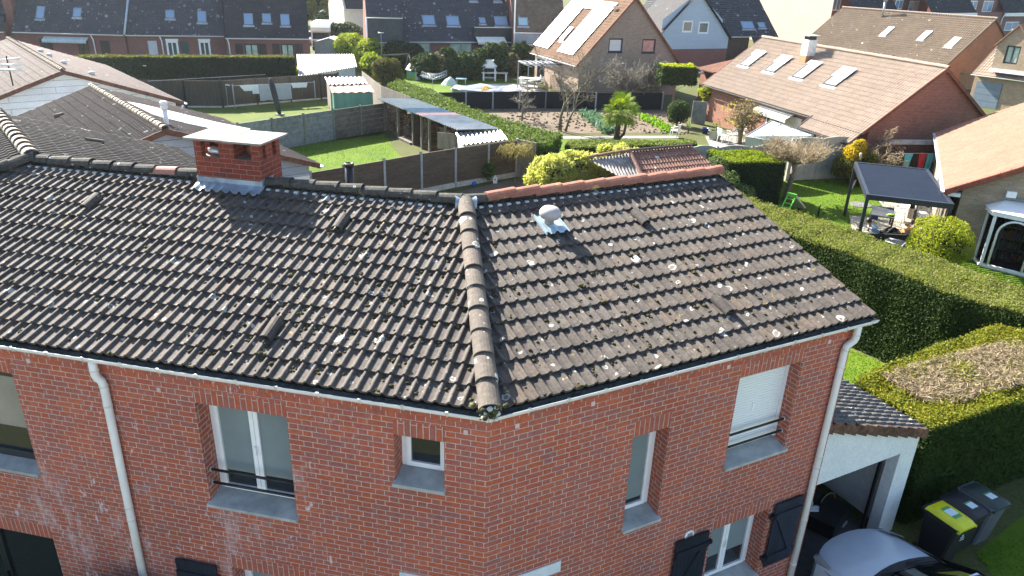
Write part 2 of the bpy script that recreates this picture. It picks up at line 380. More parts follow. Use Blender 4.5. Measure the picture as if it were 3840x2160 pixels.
def sash_window(parent, F, s0, s1, z0, z1, d, fm, gm, fw=.06, sw=.055, leaves=2, blind=None, blind_to=.25, name='window', label=None, handle=True, sub=True, depth=.06, panel=None):
    """frame, casements and panes standing at depth d in an opening of frame F"""
    mb = MB(); dd = F.n*depth
    def bar(a, b, c, e, dp=0.0, th=depth): mb.obox(F(a, d+dp, c), F.a*(b-a), F.n*th, Z*(e-c))
    bar(s0, s0+fw, z0, z1); bar(s1-fw, s1, z0, z1); bar(s0+fw, s1-fw, z1-fw, z1); bar(s0+fw, s1-fw, z0, z0+fw)
    a, b = s0+fw, s1-fw; wl = (b-a)/leaves; c, e = z0+fw, z1-fw; panes = []
    for i in range(leaves):
        p, q = a+wl*i+.003, a+wl*(i+1)-.003
        bar(p, p+sw, c, e, -.02); bar(q-sw, q, c, e, -.02); bar(p+sw, q-sw, e-sw, e, -.02); bar(p+sw, q-sw, c, c+sw*1.15, -.02)
        panes.append((p+sw, q-sw, c+sw*1.15, e-sw))
    if handle and leaves > 1: mb.obox(F(a+wl-.012, d-.06, (c+e)/2-.06), F.a*.024, F.n*.04, Z*.12)
    o = mb.build(name, fm, parent); 
    if label: o['label'] = label
    gl = MB(); bl = MB()
    for (p, q, r_, t_) in panes:
        gl.poly([F(p, d+.012, r_), F(q, d+.012, r_), F(q, d+.012, t_), F(p, d+.012, t_)])
        if blind is not None:
            zb = r_ + (t_-r_)*blind_to; bl.obox(F(p+.004, d+.006, zb), F.a*(q-p-.008), F.n*.004, Z*(t_-zb-.004))
    gl.build('pane', gm, o if sub else parent)
    if blind is not None: bl.build('blind', blind, o if sub else parent)
    return o
def sill(parent, F, s0, s1, z, d_in, mat, out=.06, th=.05, ext=.02, drop=.05, name='sill'):
    mb = MB(); a, b = s0-ext, s1+ext
    P = [F(s0+.002, d_in, z+drop), F(s1-.002, d_in, z+drop), F(s1-.002, d_in, z-.02), F(s0+.002, d_in, z-.02)]
    vs = [F(s0+.002, d_in, z+drop), F(s1-.002, d_in, z+drop), F(s1-.002, -.004, z+.006), F(s0+.002, -.004, z+.006), F(a, -.004, z+.005), F(b, -.004, z+.005), F(b, -out, z-.006), F(a, -out, z-.006), F(b, -out, z-th), F(a, -out, z-th), F(b, 0, z-th), F(a, 0, z-th)]
    mb.add(vs, [(0, 1, 2, 3), (4, 5, 6, 7), (7, 6, 8, 9), (9, 8, 10, 11), (5, 10, 8, 6), (4, 7, 9, 11)])
    return mb.build(name, mat, parent)
def gutter_run(mb, A, B, out, r=.06, mi=0, wall=.005, ends=True):
    """half-round gutter from A to B; out points away from the wall, A/B run along the back edge's level"""
    A, B, out = Vector(A), Vector(B), Vector(out).normalized(); n = 9; vs = []
    for P in (A, B):
        for q in (r, r-wall):
            for j in range(n):
                an = math.pi*j/(n-1); vs.append(P + out*(r - q*math.cos(an)) - Z*(q*math.sin(an)))
    fs = []
    for j in range(n-1):
        fs.append((j, j+1, 2*n+j+1, 2*n+j)); fs.append((n+j, 3*n+j, 3*n+j+1, n+j+1))
    fs += [(0, 2*n, 3*n, n), (n-1, 2*n-1, 4*n-1, 3*n-1)]
    for b in (0, 2*n): fs += [(b+j, b+j+1, b+n+j+1, b+n+j) for j in range(n-1)]
    mb.add(vs, fs, mi, False)
    d = (B-A).normalized()
    mb.tube([A+out*2*r, B+out*2*r], .008, 6, mi)
    if ends:
        for P in (A, B): mb.add([P + out*(r - r*math.cos(math.pi*j/(n-1))) - Z*(r*math.sin(math.pi*j/(n-1))) for j in range(n)], [tuple(range(n))], mi)
def shell_box(mb, pts, h, mi=0, top=True):
    """vertical walls round a footprint"""
    pts = [Vector(p) for p in pts]; n = len(pts)
    for i in range(n):
        a, b = pts[i], pts[(i+1) % n]; mb.poly([a, b, b+Z*h, a+Z*h], mi)
    if top: mb.poly([p+Z*h for p in pts], mi)
# ------------------------------------------------------------------ palette
BR = [(.39, .108, .066), (.34, .118, .088), (.38, .098, .06), (.45, .125, .064), (.31, .118, .098), (.39, .104, .064), (.42, .11, .054), (.33, .108, .08)]
m_brick = brick('brick', BR, (.50, .42, .38), stain=.6, plain_above=5.08)
m_soldier = brick('soldier_brick', BR, (.50, .42, .38), soldier=True, flemish=False)
m_chimbrick = brick('chimney_brick', [(.24, .05, .03), (.2, .045, .03), (.28, .06, .03), (.17, .045, .035)], (.3, .24, .2), flemish=False, h=.0742, mw=.006)
TL = [(.065, .053, .045), (.089, .075, .065), (.115, .098, .083), (.094, .079, .069)]
m_tile = tilemat('weathered_tile', TL, lichen=.95, tone=.6, dirt=.5, lc=(.42, .41, .37))
m_cap = tilemat('ridge_tile_grey', [(.105, .093, .074), (.149, .124, .102), (.186, .149, .118)], lichen=.9, rough=.85)
m_capdark = tilemat('ridge_tile_dark', [(.040, .040, .036), (.088, .084, .072), (.144, .132, .112)], lichen=.7, rough=.9, dirt=.6)
m_terra = tilemat('ridge_tile_terracotta', [(.3, .11, .07), (.36, .15, .1), (.42, .2, .14)], lichen=.5, lc=(.5, .35, .08), dirt=.25)
m_terra2 = tilemat('ridge_tile_pink', [(.36, .16, .12), (.4, .2, .16), (.42, .22, .18)], lichen=0, dirt=.2)
m_pvc = simple('white_pvc', (.78, .77, .73), .35, .06, 5)
m_pvc_dirty = simple('aged_pvc', (.72, .68, .6), .45, .16, 9, c2=(.5, .45, .36))
m_white = simple('white_frame', (.86, .87, .87), .3, .04, 4)
m_lead = simple('lead_flashing', (.30, .37, .43), .42, .25, 7, metal=.35, c2=(.16, .2, .25), bmp=.5)
m_conc = simple('sill_concrete', (.40, .41, .39), .9, .15, 5, bmp=.4, c2=(.25, .26, .25))
m_conc2 = simple('light_concrete', (.5, .49, .45), .9, .25, 9, bmp=.4, c2=(.28, .27, .24))
m_black = simple('black_metal', (.012, .012, .014), .4, .2, 8)
m_shut = simple('navy_shutter', (.012, .018, .032), .5, .25, 3, stretch=(1, 1, .2))
m_blind = simple('grey_blind', (.19, .235, .24), .8, .05, 3)
m_glass = glass('window_glass', (.015, .02, .024), .03, .7)
m_roller = simple('white_roller', (.80, .82, .82), .4, .015, 1)
m_gunk = simple('mossy_gutter_dirt', (.085, .09, .08), .95, .5, 20, bmp=1, bdist=.03, c2=(.03, .033, .028))
m_moss = simple('moss', (.07, .06, .012), .95, .5, 18, bmp=1, c2=(.03, .024, .008), island=.6)
m_mortar = simple('ridge_mortar', (.3, .28, .25), .95, .3, 15, bmp=.5)
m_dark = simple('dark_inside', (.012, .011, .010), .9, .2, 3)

# ------------------------------------------------------------------ the brick house in front
aL, aR = 2.94364, 0.48351
dL = Vector((math.cos(aL), math.sin(aL), 0)); nL = Vector((dL.y, -dL.x, 0))
dR = Vector((math.cos(aR), math.sin(aR), 0)); nR = Vector((-dR.y, dR.x, 0))
FL, FRt = Fr((0, 0, 0), dL, nL), Fr((0, 0, 0), dR, nR)
SLOPE, EZ, EV, DR = .32847, 5.38584, .08373, 3.37561
RZ = EZ + SLOPE*(DR+EV)
def roof_z(d): return EZ + SLOPE*(d+EV)
KH = dL.dot((dL+dR).normalized())/nL.dot((dL+dR).normalized())       # hip line: s = KH*d
JS = 8.46                                                             # where the ridge turns, along the left wall
SR, SV = 5.713, 5.938                                                 # right wall end, verge
house = thing('brick_house', (0, 0, 0), 'angled red brick house in the foreground with a mossy dark tiled roof and white gutters', 'house')
LW = (2.392, 3.574, 3.40, 4.858); LS = (.495, 1.087, 4.215, 4.852); LF = (6.10, 7.5, 3.36, 4.86); LD = (6.18, 8.4, .2, 2.20); LK = (2.2, 3.42, .95, 2.345)
RT = (1.997, 2.569, 3.0, 4.428); RS = (3.642, 4.772, 3.47, 4.882); RL = (3.634, 4.757, 1.06, 2.347)
mb = MB()
wall_panel(mb, FL, 0, 12.2, 0, EZ-.02, [LW, LS, LF, LD, LK]); wall_panel(mb, FRt, 0, SR, 0, EZ-.02, [RT, RS, RL])
FG = Fr(FRt(SR, 0, 0), nR, -dR); wall_panel(mb, FG, 0, 2*DR, 0, EZ, top=(lambda s: min(roof_z(s), roof_z(2*DR-s))-.03, DR))
FBk = Fr(FRt(SR, 2*DR, 0), -dR, -nR); wall_panel(mb, FBk, 0, SR-KH*2*DR, 0, EZ-.02)
FBl = Fr(FL(12.2, 2*DR, 0), -dL, -nL); wall_panel(mb, FBl, 0, 12.2-KH*2*DR, 0, EZ-.02)
FLe = Fr(FL(12.2, 0, 0), nL, -dL); wall_panel(mb, FLe, 0, 2*DR, 0, EZ)
mb.build('wall', m_brick, house)
for F, o in ((FL, LW), (FL, LS), (FL, LD), (FL, LK), (FL, LF), (FRt, RT), (FRt, RS), (FRt, RL)):  # soldier courses, 2 mm proud
    mb = MB(); mb.obox(F(o[0], -.002, o[3]), F.a*(o[1]-o[0]), F.n*.06, Z*(.222 if o[3] < 4.8 else .2)); mb.build('lintel', m_soldier, house)
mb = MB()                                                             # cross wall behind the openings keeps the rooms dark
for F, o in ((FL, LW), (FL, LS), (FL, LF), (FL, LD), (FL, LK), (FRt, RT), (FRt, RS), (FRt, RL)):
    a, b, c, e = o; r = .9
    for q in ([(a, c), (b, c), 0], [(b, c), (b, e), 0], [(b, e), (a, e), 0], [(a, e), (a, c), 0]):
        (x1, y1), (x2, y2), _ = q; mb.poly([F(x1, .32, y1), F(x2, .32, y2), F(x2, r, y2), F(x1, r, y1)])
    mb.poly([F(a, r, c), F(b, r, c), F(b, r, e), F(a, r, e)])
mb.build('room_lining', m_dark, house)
# roof slopes
c_, s_ = math.cos(math.atan(SLOPE)), math.sin(math.atan(SLOPE)); LEN = (DR+EV)/c_
SL_, SR_ = nL*c_ + Z*s_, nR*c_ + Z*s_
o_ = tile_roof('roof_slope', m_tile, house, FL(0, -EV, EZ), dL, SL_, LEN, lambda t: KH*(t*c_-EV)+.02, lambda t: min(JS + (DR-(t*c_-EV))*.93, 13.2), seed=3, label='left roof slope of narrow rolled tiles with moss in the pans')
o_ = tile_roof('roof_slope', m_tile, house, FRt(0, -EV, EZ), dR, SR_, LEN, lambda t: KH*(t*c_-EV)+.02, lambda t: SV, seed=4, label='right roof slope spotted with round white lichen')
SLb, SRb = -nL*c_ + Z*s_, -nR*c_ + Z*s_
tile_roof('roof_slope', m_tile, house, FL(0, 2*DR+EV, EZ), dL, SLb, LEN, lambda t: KH*(2*DR+EV-t*c_), lambda t: JS-.4, seed=5, prof=PROF5, label='back slope of the left roof')
tile_roof('roof_slope', m_tile, house, FRt(0, 2*DR+EV, EZ), dR, SRb, LEN, lambda t: KH*(2*DR+EV-t*c_), lambda t: SV, seed=6, prof=PROF5, label='back slope of the right roof')
mb = MB()                                                             # boarding under the tiles
for F in (FL, FRt):
    e = SV-.04 if F is FRt else 12.2; h = -.03
    mb.poly([F(KH*-EV, -EV+.02, EZ+h), F(e, -EV+.02, EZ+h), F(e, DR, RZ+h), F(KH*DR, DR, RZ+h)]); mb.poly([F(KH*DR, DR, RZ+h), F(e, DR, RZ+h), F(e, 2*DR, EZ+h), F(KH*2*DR, 2*DR, EZ+h)])
mb.build('roof_boarding', m_dark, house)
# verge edge of the right roof
mb = MB()
for i in range(12):
    d0 = -EV + i*.302*c_; d1 = d0+.302*c_+.02
    mb.obox(FRt(SV-.012, d0, roof_z(d0)-.10), dR*.018, nR*(d1-d0)+Z*(SLOPE*(d1-d0)), Z*.125)
mb.build('verge_tile', m_tile, house)
# ridge, hip and valley caps
def cap_mi(i, n): return 1 if 4 <= i < 5 else 0
mb = MB(); cap_row(mb, FL(KH*DR+.06, DR, RZ+.03), FL(4.30, DR, RZ+.035), seed=2, ln=.385); mb.build('ridge_cap', m_capdark, house)
mb = MB()
cap_row(mb, FL(5.46, DR, RZ+.035), FL(JS+.05, DR, RZ+.035), seed=7, ln=.38, mis=lambda i, n: 1 if i == 1 else 0)
mb.build('ridge_cap', [m_capdark, m_terra2], house, label='grey ridge tiles of the left roof with one pink replacement')
mb = MB(); cap_row(mb, FRt(KH*DR-.02, DR, RZ+.03), FRt(KH*DR+.44, DR, RZ+.03), seed=9); mb.build('ridge_cap', m_capdark, house)
mb = MB(); cap_row(mb, FRt(SV+.02, DR, RZ+.04), FRt(KH*DR+.38, DR, RZ+.05), seed=11, ln=.385, r=.11)
mb.build('ridge_cap', m_terra, house, label='terracotta ridge tiles with yellow lichen on the right roof')
hb = (dL+dR).normalized(); hd = lambda d: hb*(d/hb.dot(nL))
h0, h1 = hd(-EV-.06) + Z*(roof_z(-EV-.06)+.05), hd(DR-.05) + Z*(RZ+.03)
mb = MB(); cap_row(mb, h0, h1, r=.125, ln=.375, seed=5, squash=.8, up=(h1-h0).normalized().cross(dL+(-dR)).normalized() if (h1-h0).normalized().cross(dL+(-dR)).z > 0 else -(h1-h0).normalized().cross(dL+(-dR)).normalized(), nseg=13, raise_=.03)
mb.build('hip_cap', m_cap, house)
mb = MB(); rg = random.Random(8)
d_ = h0 + Z*.02
for i in range(70):
    q = d_ + Vector((rg.gauss(0, .07), rg.gauss(.03, .10), rg.gauss(.03, .035))); mb.ball(q, rg.uniform(.012, .04), 1, 1, .7, 7, 5, rg.choice((0, 0, 1, 2)), .25, rg)
mc = MB(); mc.lathe(h0, [(.0, 0), (.105, .002), (.10, .03), (0, .05)], 14, axis=(h1-h0)); mc.build('hip_end', m_gunk, house)
mb.build('hip_end_moss', [m_moss, simple('white_lichen', (.6, .6, .55), .9, .2, 20), simple('green_moss', (.11, .12, .03), .95, .4, 20), m_gunk], house)
# white comb closers under the ridge tiles
for F, a, b in ((FL, KH*DR+.2, 4.28), (FL, 5.5, JS), (FRt, KH*DR+.12, SV-.05)):
    k = math.ceil(a/.15)
    while k*.15 < b-.05:
        mb = MB(); mb.obox(F(k*.15+.012, DR-.135, roof_z(DR-.135)+.004), F.a*.062, F.n*.05, Z*.034); mb.build('ridge_comb', m_pvc, house); k += 1
mb = MB()                                                             # crumpled lead patch where hip and ridges meet
c = hd(DR) + Z*(RZ+.10); vs = []; rg = random.Random(4)
for i in range(5):
    for j in range(9):
        an = math.pi*(j/8)*1.1-.05*math.pi; r_ = .118+.01*rg.random()+(.02 if i in (0, 4) else 0)
        ax = (dR-dL).normalized(); q = c - Z*.07 + ax*((i-2)*.075+rg.uniform(-.01, .01)) - hb*math.cos(an)*r_*1.15 + Z*math.sin(an)*r_*.92 - Z*abs(i-2)*.008; vs.append(q)
mb.add(vs, [(i*9+j, i*9+j+1, (i+1)*9+j+1, (i+1)*9+j) for i in range(4) for j in range(8)], 0, True)
mb.build('flashing', simple('new_lead', (.42, .47, .5), .3, .15, 6, metal=.6), house)
# chimney
ch = MB(); FC = Fr(FL(4.33, 3.24, 0), dL, nL); cw, cd, cz0, cz1 = 1.07, .62, 6.25, 7.19
op = 6.93
def cb_(a, b, c0, c1, z0, z1, mi=0): ch.obox(FC(a, c0, z0), dL*(b-a), nL*(c1-c0), Z*(z1-z0), mi)
cb_(0, cw, 0, cd, cz0, op)
for (a, b) in ((0, .13), (.41, .56), (.56, .66), (cw-.12, cw)): cb_(a+.001, b-.001, 0, .11, op, cz1); cb_(a+.001, b-.001, cd-.11, cd, op, cz1)
cb_(0, .11, .2, .4, op, cz1); cb_(cw-.11, cw, .24, .38, op, cz1); cb_(.42, .64, .11, cd-.11, op, cz1)
chim = ch.build('chimney', m_chimbrick, house)
mb = MB(); rg = random.Random(3)
mb.obox(FC(-.1, -.1, cz1), dL*.63, nL*(cd+.2), Z*.03); mb.obox(FC(.537, -.1, cz1+.006), dL*(cw+.1-.537), nL*(cd+.2), Z*.03)
mb.build('cap_slab', tilemat('cap_concrete', [(.26, .245, .21), (.32, .30, .26), (.36, .34, .3)], lichen=.9, lc=(.45, .28, .02), dirt=.3), chim)
mb = MB(); mb.obox(FC(-.012, -.014, roof_z(3.24)+.02), dL*(cw+.024), nL*.012, Z*.125); mb.obox(FC(-.012, -.012, roof_z(3.24)), dL*.01, nL*(cd*.55), Z*.17)
n = 40; vs = []
for i in range(n+1):
    s = -.05 + (cw+.06)*i/n; k = (s+4.33)/.15; fr = k-math.floor(k); hh = .05*max(0, math.sin(math.pi*(fr-.42)/.55)) if .42 < fr < .97 else 0
    vs += [FC(s, -.012, roof_z(3.228)+.08), FC(s, -.10, roof_z(3.14)+.055+hh*.5), FC(s, -.20 - .012*math.sin(i*2.1), roof_z(3.04)+.045+hh)]
mb.add(vs, [(3*i+j, 3*i+j+1, 3*i+j+4, 3*i+j+3) for i in range(n) for j in range(2)], 0, True)
mb.build('flashing', m_lead, chim)
m_pot = simple('clay_pot', (.34, .13, .07), .8, .3, 8); mb = MB(); mb.lathe(FC(.25, .3, op), [(.10, 0), (.10, .16), (.085, .17), (.08, .01)], 14); mb.build('chimney_pot', m_pot, chim); mb = MB(); mb.lathe(FC(.83, .3, op), [(.11, 0), (.10, .12), (.08, .13), (.08, .01)], 14)
mb.build('chimney_pot', m_pot, chim)
mb = MB(); mb.lathe(FC(.84, .22, op+.015), [(.0, .0), (.13, .01), (.14, .06), (.09, .09), (0, .1)], 9, axis=(.2, .1, 1)); mb.build('chimney_cowl', simple('aluminium_sheet', (.8, .8, .8), .35, .1, 4, metal=.5), chim)
# half-round vent tiles
def vent_tile(F, Sv, s, d):
    mb = MB(); A = F(s, d+.16, roof_z(d+.16)+.045); B = F(s, d-.16, roof_z(d-.16)+.062)
    cap_row(mb, A, B, r=.082, ln=.34, up=Sv.cross(F.a) if Sv.cross(F.a).z > 0 else F.a.cross(Sv), squash=.95, over=0, raise_=0)
    mb.lathe(A, [(.001, 0), (.07, .001), (.07, .02)], 10, axis=B-A); mb.build('vent_tile', m_tile, house)
for s, d in ((6.72, 2.5), (2.80, .56), (2.80, 2.62), (9.0, .62)): vent_tile(FL, SL_, s, d)
for s, d in ((3.70, 2.52), (3.72, .59)): vent_tile(FRt, SR_, s, d)
mb = MB(); P = FRt(2.19, 2.66, roof_z(2.66)+.06); up = (nR*-s_ + Z*c_)
mb.lathe(P, [(.07, 0), (.07, .1), (.135, .105), (.158, .14), (.155, .19), (.12, .235), (.06, .258), (0, .262)], 24, axis=up*.4+Z*.6)
vt = mb.build('roof_vent', simple('vent_plastic', (.42, .37, .35), .45, .06, 6), house)
mb = MB(); n = 20; vs = []
for i in range(n+1):
    s = 2.04 + .38*i/n; k = s/.15; fr = k-math.floor(k); hh = .05*max(0, math.sin(math.pi*(fr-.42)/.55)) if .42 < fr < .97 else 0
    for d, lift in ((2.84, .06), (2.62, .068), (2.5, .066), (2.43, .062 + hh*.3)): vs.append(FRt(s, d + .008*math.sin(i*1.7), roof_z(d)+lift+hh*.4))
mb.add(vs, [(4*i+j, 4*i+j+1, 4*i+j+5, 4*i+j+4) for i in range(n) for j in range(3)], 0, True); mb.obox(FRt(2.03, 2.44, roof_z(2.44)+.05), dR*.02, nR*.40+Z*.131, Z*.05)
mb.build('flashing', simple('vent_lead', (.46, .6, .68), .35, .15, 8, metal=.2), vt)
# gutters, brackets and downpipes
GZ = 5.345; r_ = .075
mb = MB(); gutter_run(mb, FL(-.07, -.006, GZ), FL(12.2, -.006, GZ), -nL, r_, ends=False); mb.build('gutter', m_pvc, house); mb = MB(); gutter_run(mb, FRt(-.07, -.006, GZ), FRt(SV+.03, -.006, GZ), -nR, r_)
mb.build('gutter', m_pvc, house)
for F, e in ((FL, 10), (FRt, 5.9)):
    k = .42
    while k < e:
        mb = MB(); mb.tube([F(k, -.006+.0, GZ+.004)+(-F.n)*(.075-.081*math.cos(math.pi*j/8)) - Z*(.081*math.sin(math.pi*j/8)) for j in range(9)], .008, 5); mb.obox(F(k-.018, -.165, GZ-.015), F.a*.036, F.n*.02, Z*.03); mb.build('gutter_bracket', m_pvc_dirty, house); k += .493
mb = MB(); rg = random.Random(6)
for F, e in ((FL, 12.2), (FRt, SV)):
    n = int(e/.12); vs = []
    for i in range(n+1):
        s = e*i/n
        for d, z in ((-.015, .01), (-.05, -.012), (-.10, -.02), (-.145, -.035)): vs.append(F(s, d, GZ+z+rg.uniform(-.008, .012)))
    mb.add(vs, [(4*i+j, 4*i+j+1, 4*i+j+5, 4*i+j+4) for i in range(n) for j in range(3)], 0, True)
mb.build('gutter_silt', m_gunk, house)
for F, s0, sp in ((FL, 4.80, 4.80), (FRt, 5.66, 5.52)):
    r = .05
    mb = MB(); mb.tube([F(s0, -.08, GZ-.05), F(s0, -.082, GZ-.16), F(s0-.003, -.085, GZ-.24), F(s0-.02, -.08, GZ-.29), F((s0+sp)/2-.035 if F is FL else (s0+sp)/2, -.07, GZ-.33), F(sp-.05 if F is FL else sp+.02, -.06, GZ-.36), F(sp-.05 if F is FL else sp, -.06, GZ-.44), F(sp, -.06, 3.5), F(sp, -.06, .05)] if F is FRt else [F(s0, -.08, GZ-.05), F(s0, -.082, GZ-.16), F(s0-.004, -.085, GZ-.25), F(s0-.02, -.078, GZ-.30), F(s0-.05, -.065, GZ-.335), F(s0-.066, -.06, GZ-.40), F(s0-.066, -.06, GZ-.6), F(s0-.05, -.06, 3.6), F(s0+.0, -.06, .05)], r, 14)
    dp = mb.build('downpipe', m_pvc, house)
    mb = MB()
    for z in (GZ-.2, GZ-.42, 4.65, 3.1, 2.9, 1.9, 1.0):
        sx = sp if F is FRt else s0-.066+.066*(GZ-.6-z)/4.7 if z < GZ-.5 else (s0-.003 if z > GZ-.3 else s0-.066)
        if F is FRt and z > GZ-.3: sx = s0-.003
        mb.lathe(F(sx, -.06 if z < GZ-.3 else -.083, z), [(r, 0), (r+.006, .001), (r+.006, .018), (r, .019)], 14)
    mb.build('pipe_clip', m_pvc_dirty, dp)
# windows
def sbars(win, F, o, d=.10):
    for z in (o[2]+.22, o[2]+.42): mb = MB(); mb.tube([F(o[0]-.0, d, z), F(o[1]+.0, d, z)], .018, 8); mb.build('safety_bar', m_black, win)
    mb = MB()
    for z in (o[2]+.22, o[2]+.42):
        for s in (o[0]+.006, o[1]-.006): mb.lathe(F(s-.005, d, z), [(.034, 0), (.034, .01)], 8, axis=F.a)
    mb.build('bar_plate', m_conc2, win)
w_ = sash_window(house, FL, *LW, .25, m_white, m_glass, blind=m_blind, blind_to=.17, label='wide first floor window with two grey blinds and black bars'); sill(w_, FL, LW[0], LW[1], LW[2], .25, m_conc); sbars(w_, FL, LW)
w_ = sash_window(house, FL, *LS, .25, m_white, m_glass, leaves=1, label='small square dark window near the corner'); sill(w_, FL, LS[0], LS[1], LS[2], .25, m_conc)
w_ = sash_window(house, FRt, *RT, .25, m_white, m_glass, leaves=1, blind=m_blind, blind_to=.06, label='tall narrow window with a grey blind'); sill(w_, FRt, RT[0], RT[1], RT[2], .25, m_conc)
w_ = sash_window(house, FRt, *RS, .25, m_white, m_glass, label='window closed by a white roller shutter behind two black bars'); sill(w_, FRt, RS[0], RS[1], RS[2], .25, m_conc); sbars(w_, FRt, RS)
mb = MB(); n = 30
for i in range(n):
    z = RS[2]+.13 + (RS[3]-RS[2]-.13)*i/n; mb.obox(FRt(RS[0]+.0, .205, z), dR*(RS[1]-RS[0]-.06), nR*.014, Z*((RS[3]-RS[2]-.13)/n-.006)); mb.obox(FRt(RS[0], .213, z), dR*(RS[1]-RS[0]-.06), nR*.01, Z*.05)
mb.obox(FRt(RS[1]-.055, .19, RS[2]+.08), dR*.055, nR*.05, Z*(RS[3]-RS[2]-.08)); mb.build('roller_shutter', m_roller, w_)
w_ = sash_window(house, FRt, *RL, .25, m_white, m_glass, blind=m_blind, blind_to=.3, label='ground floor window with half lowered blinds between navy shutters'); sill(w_, FRt, RL[0], RL[1], RL[2], .25, m_conc)
w_ = sash_window(house, FL, *LF, .16, simple('anthracite_frame', (.02, .025, .03), .4, .1, 4), m_glass, leaves=1, fw=.09, sw=.07, blind=simple('beige_screen', (.30, .27, .21), .85, .1, 3), blind_to=.32, label='anthracite window at the left edge with a beige blind'); sill(w_, FL, LF[0], LF[1], LF[2], .2, m_conc)
w_ = sash_window(house, FL, *LD, .14, simple('anthracite_door', (.016, .02, .024), .4, .1, 4), m_glass, leaves=2, label='ground floor glazed door with an anthracite frame'); 
w_ = sash_window(house, FL, *LK, .25, m_white, m_glass, blind=m_blind, blind_to=.2, label='ground floor window cut off by the bottom of the photo'); sill(w_, FL, LK[0], LK[1], LK[2], .25, m_conc)
def shutter(F, s0, s1, z0, z1, lab, hinge):
    mb = MB(); n = 9; w0 = (s1-s0)/n
    for i in range(n): mb.obox(F(s0+w0*i+.002, -.062, z0), F.a*(w0-.004), F.n*.028, Z*(z1-z0))
    o = mb.build('shutter', m_shut, house); o['label'] = lab; mb = MB()
    a, b = (z0+.24, z1-.27); bz = .1
    mb.obox(F(s0+.01, -.088, a-bz), F.a*(s1-s0-.02), F.n*.026, Z*bz); mb.obox(F(s0+.01, -.088, b), F.a*(s1-s0-.02), F.n*.026, Z*bz)
    s_a, s_b = (s0+.05, s1-.15) if hinge > 0 else (s1-.05, s0+.15)
    q = [F(s_a, -.087, a), F(s_a+.1*hinge, -.087, a), F(s_b+.1*hinge, -.087, b), F(s_b, -.087, b)]; mb.prism(q, F.n*.024)
    mb.build('brace', m_shut, o)
    for z in (a-.05, b+.05):
        mb = MB(); mb.obox(F(s0-.08 if hinge < 0 else s1-.02, -.07, z-.03), F.a*.1, F.n*.05, Z*.06); mb.build('hinge', m_black, o)
shutter(FRt, 4.83, 5.40, 1.2, 2.42, 'navy plank shutter open beside the downpipe', -1)
shutter(FRt, 2.94, 3.53, 1.2, 2.42, 'navy plank shutter left of the ground floor window', 1)
shutter(FL, 3.62, 4.22, 1.0, 2.35, 'navy shutter at the bottom edge left of the corner', -1)
mb = MB(); mb.lathe(FRt(3.2, 0, 2.425), [(.085, 0), (.085, .012), (.07, .02), (.062, .012), (0, .012)], 20, axis=-nR); v_ = mb.build('wall_vent', m_white, house)
mb = MB()
for i in range(-3, 4): mb.obox(FRt(3.2-.045, -.02, 2.42+i*.015), dR*.09, nR*.006, Z*.007)
mb.build('grille', m_conc2, v_)
m_band = simple('band_paint', (.62, .68, .7), .6, .08, 6)
for F, s0, s1 in ((FRt, .02, 1.065), (FL, .02, 1.075)): mb = MB(); mb.obox(F(s0, -.016, 2.66), F.a*(s1-s0), F.n*.015, Z*.172); mb.build('white_band', m_band, house)
m_plug = simple('pink_plug', (.6, .45, .42), .7, .1, 8)                # small pale vent plugs under the eaves
for F, s, z in ((FL, .22, 5.0), (FRt, .33, 5.03), (FRt, 1.32, 5.06), (FRt, 3.37, 5.08), (FRt, 5.2, 5.06), (FL, 5.77, 5.06), (FL, 4.0, 4.93)): mb = MB(); mb.obox(F(s, -.012, z), F.a*.05, F.n*.012, Z*.062); mb.build('vent_plug', m_plug, house)
# moss: countless clumps lying in the pans of both slopes
def moss_clumps(F, n, smax, name, dens, seed):
    rg = random.Random(seed); mb = MB(); k = 0
    while k < n:
        d = rg.uniform(-.05, DR-.15); s = rg.uniform(KH*d+.15, smax)
        if rg.random() > dens(s, d): k += .2; continue
        kk = math.floor(s/.15); i = int((d+EV)/c_/.302); t0 = i*.302*c_-EV
        d = t0 + rg.choice((rg.uniform(.0, .29), rg.uniform(.2, .29))); s = kk*.15 + rg.uniform(.01, .075)
        fr = ((d-t0)/.302); q = F(s, d, roof_z(d)+.03*(1-min(1, fr))+.004); r = rg.choice((.012, .016, .02, .026, .034))*rg.uniform(.7, 1.2)
        for c2 in range(rg.choice((1, 1, 2, 3))):
            mb.ball(q + Vector((rg.gauss(0, r*.8), rg.gauss(0, r*.8), 0)), r*rg.uniform(.6, 1.1), 1, 1, .6, 6, 4, 0, .28, rg)
        k += 1
    o = mb.build(name, m_moss, house); o['kind'] = 'stuff'
    return o
def dl(s, d): return .12 + .95*max(0, min(1, (4.6-s)/3.0))*(.35+.65*(d < 2.0)) if s < 4.6 else .12+.1*(d < 1.8)
def dr(s, d): return .45*(.3+.7*(d < 1.9)) * (.6+.4*(s < 4.6))
moss_clumps(FL, 1000, 8.6, 'moss', dl, 21); moss_clumps(FRt, 640, 5.7, 'moss', dr, 22)
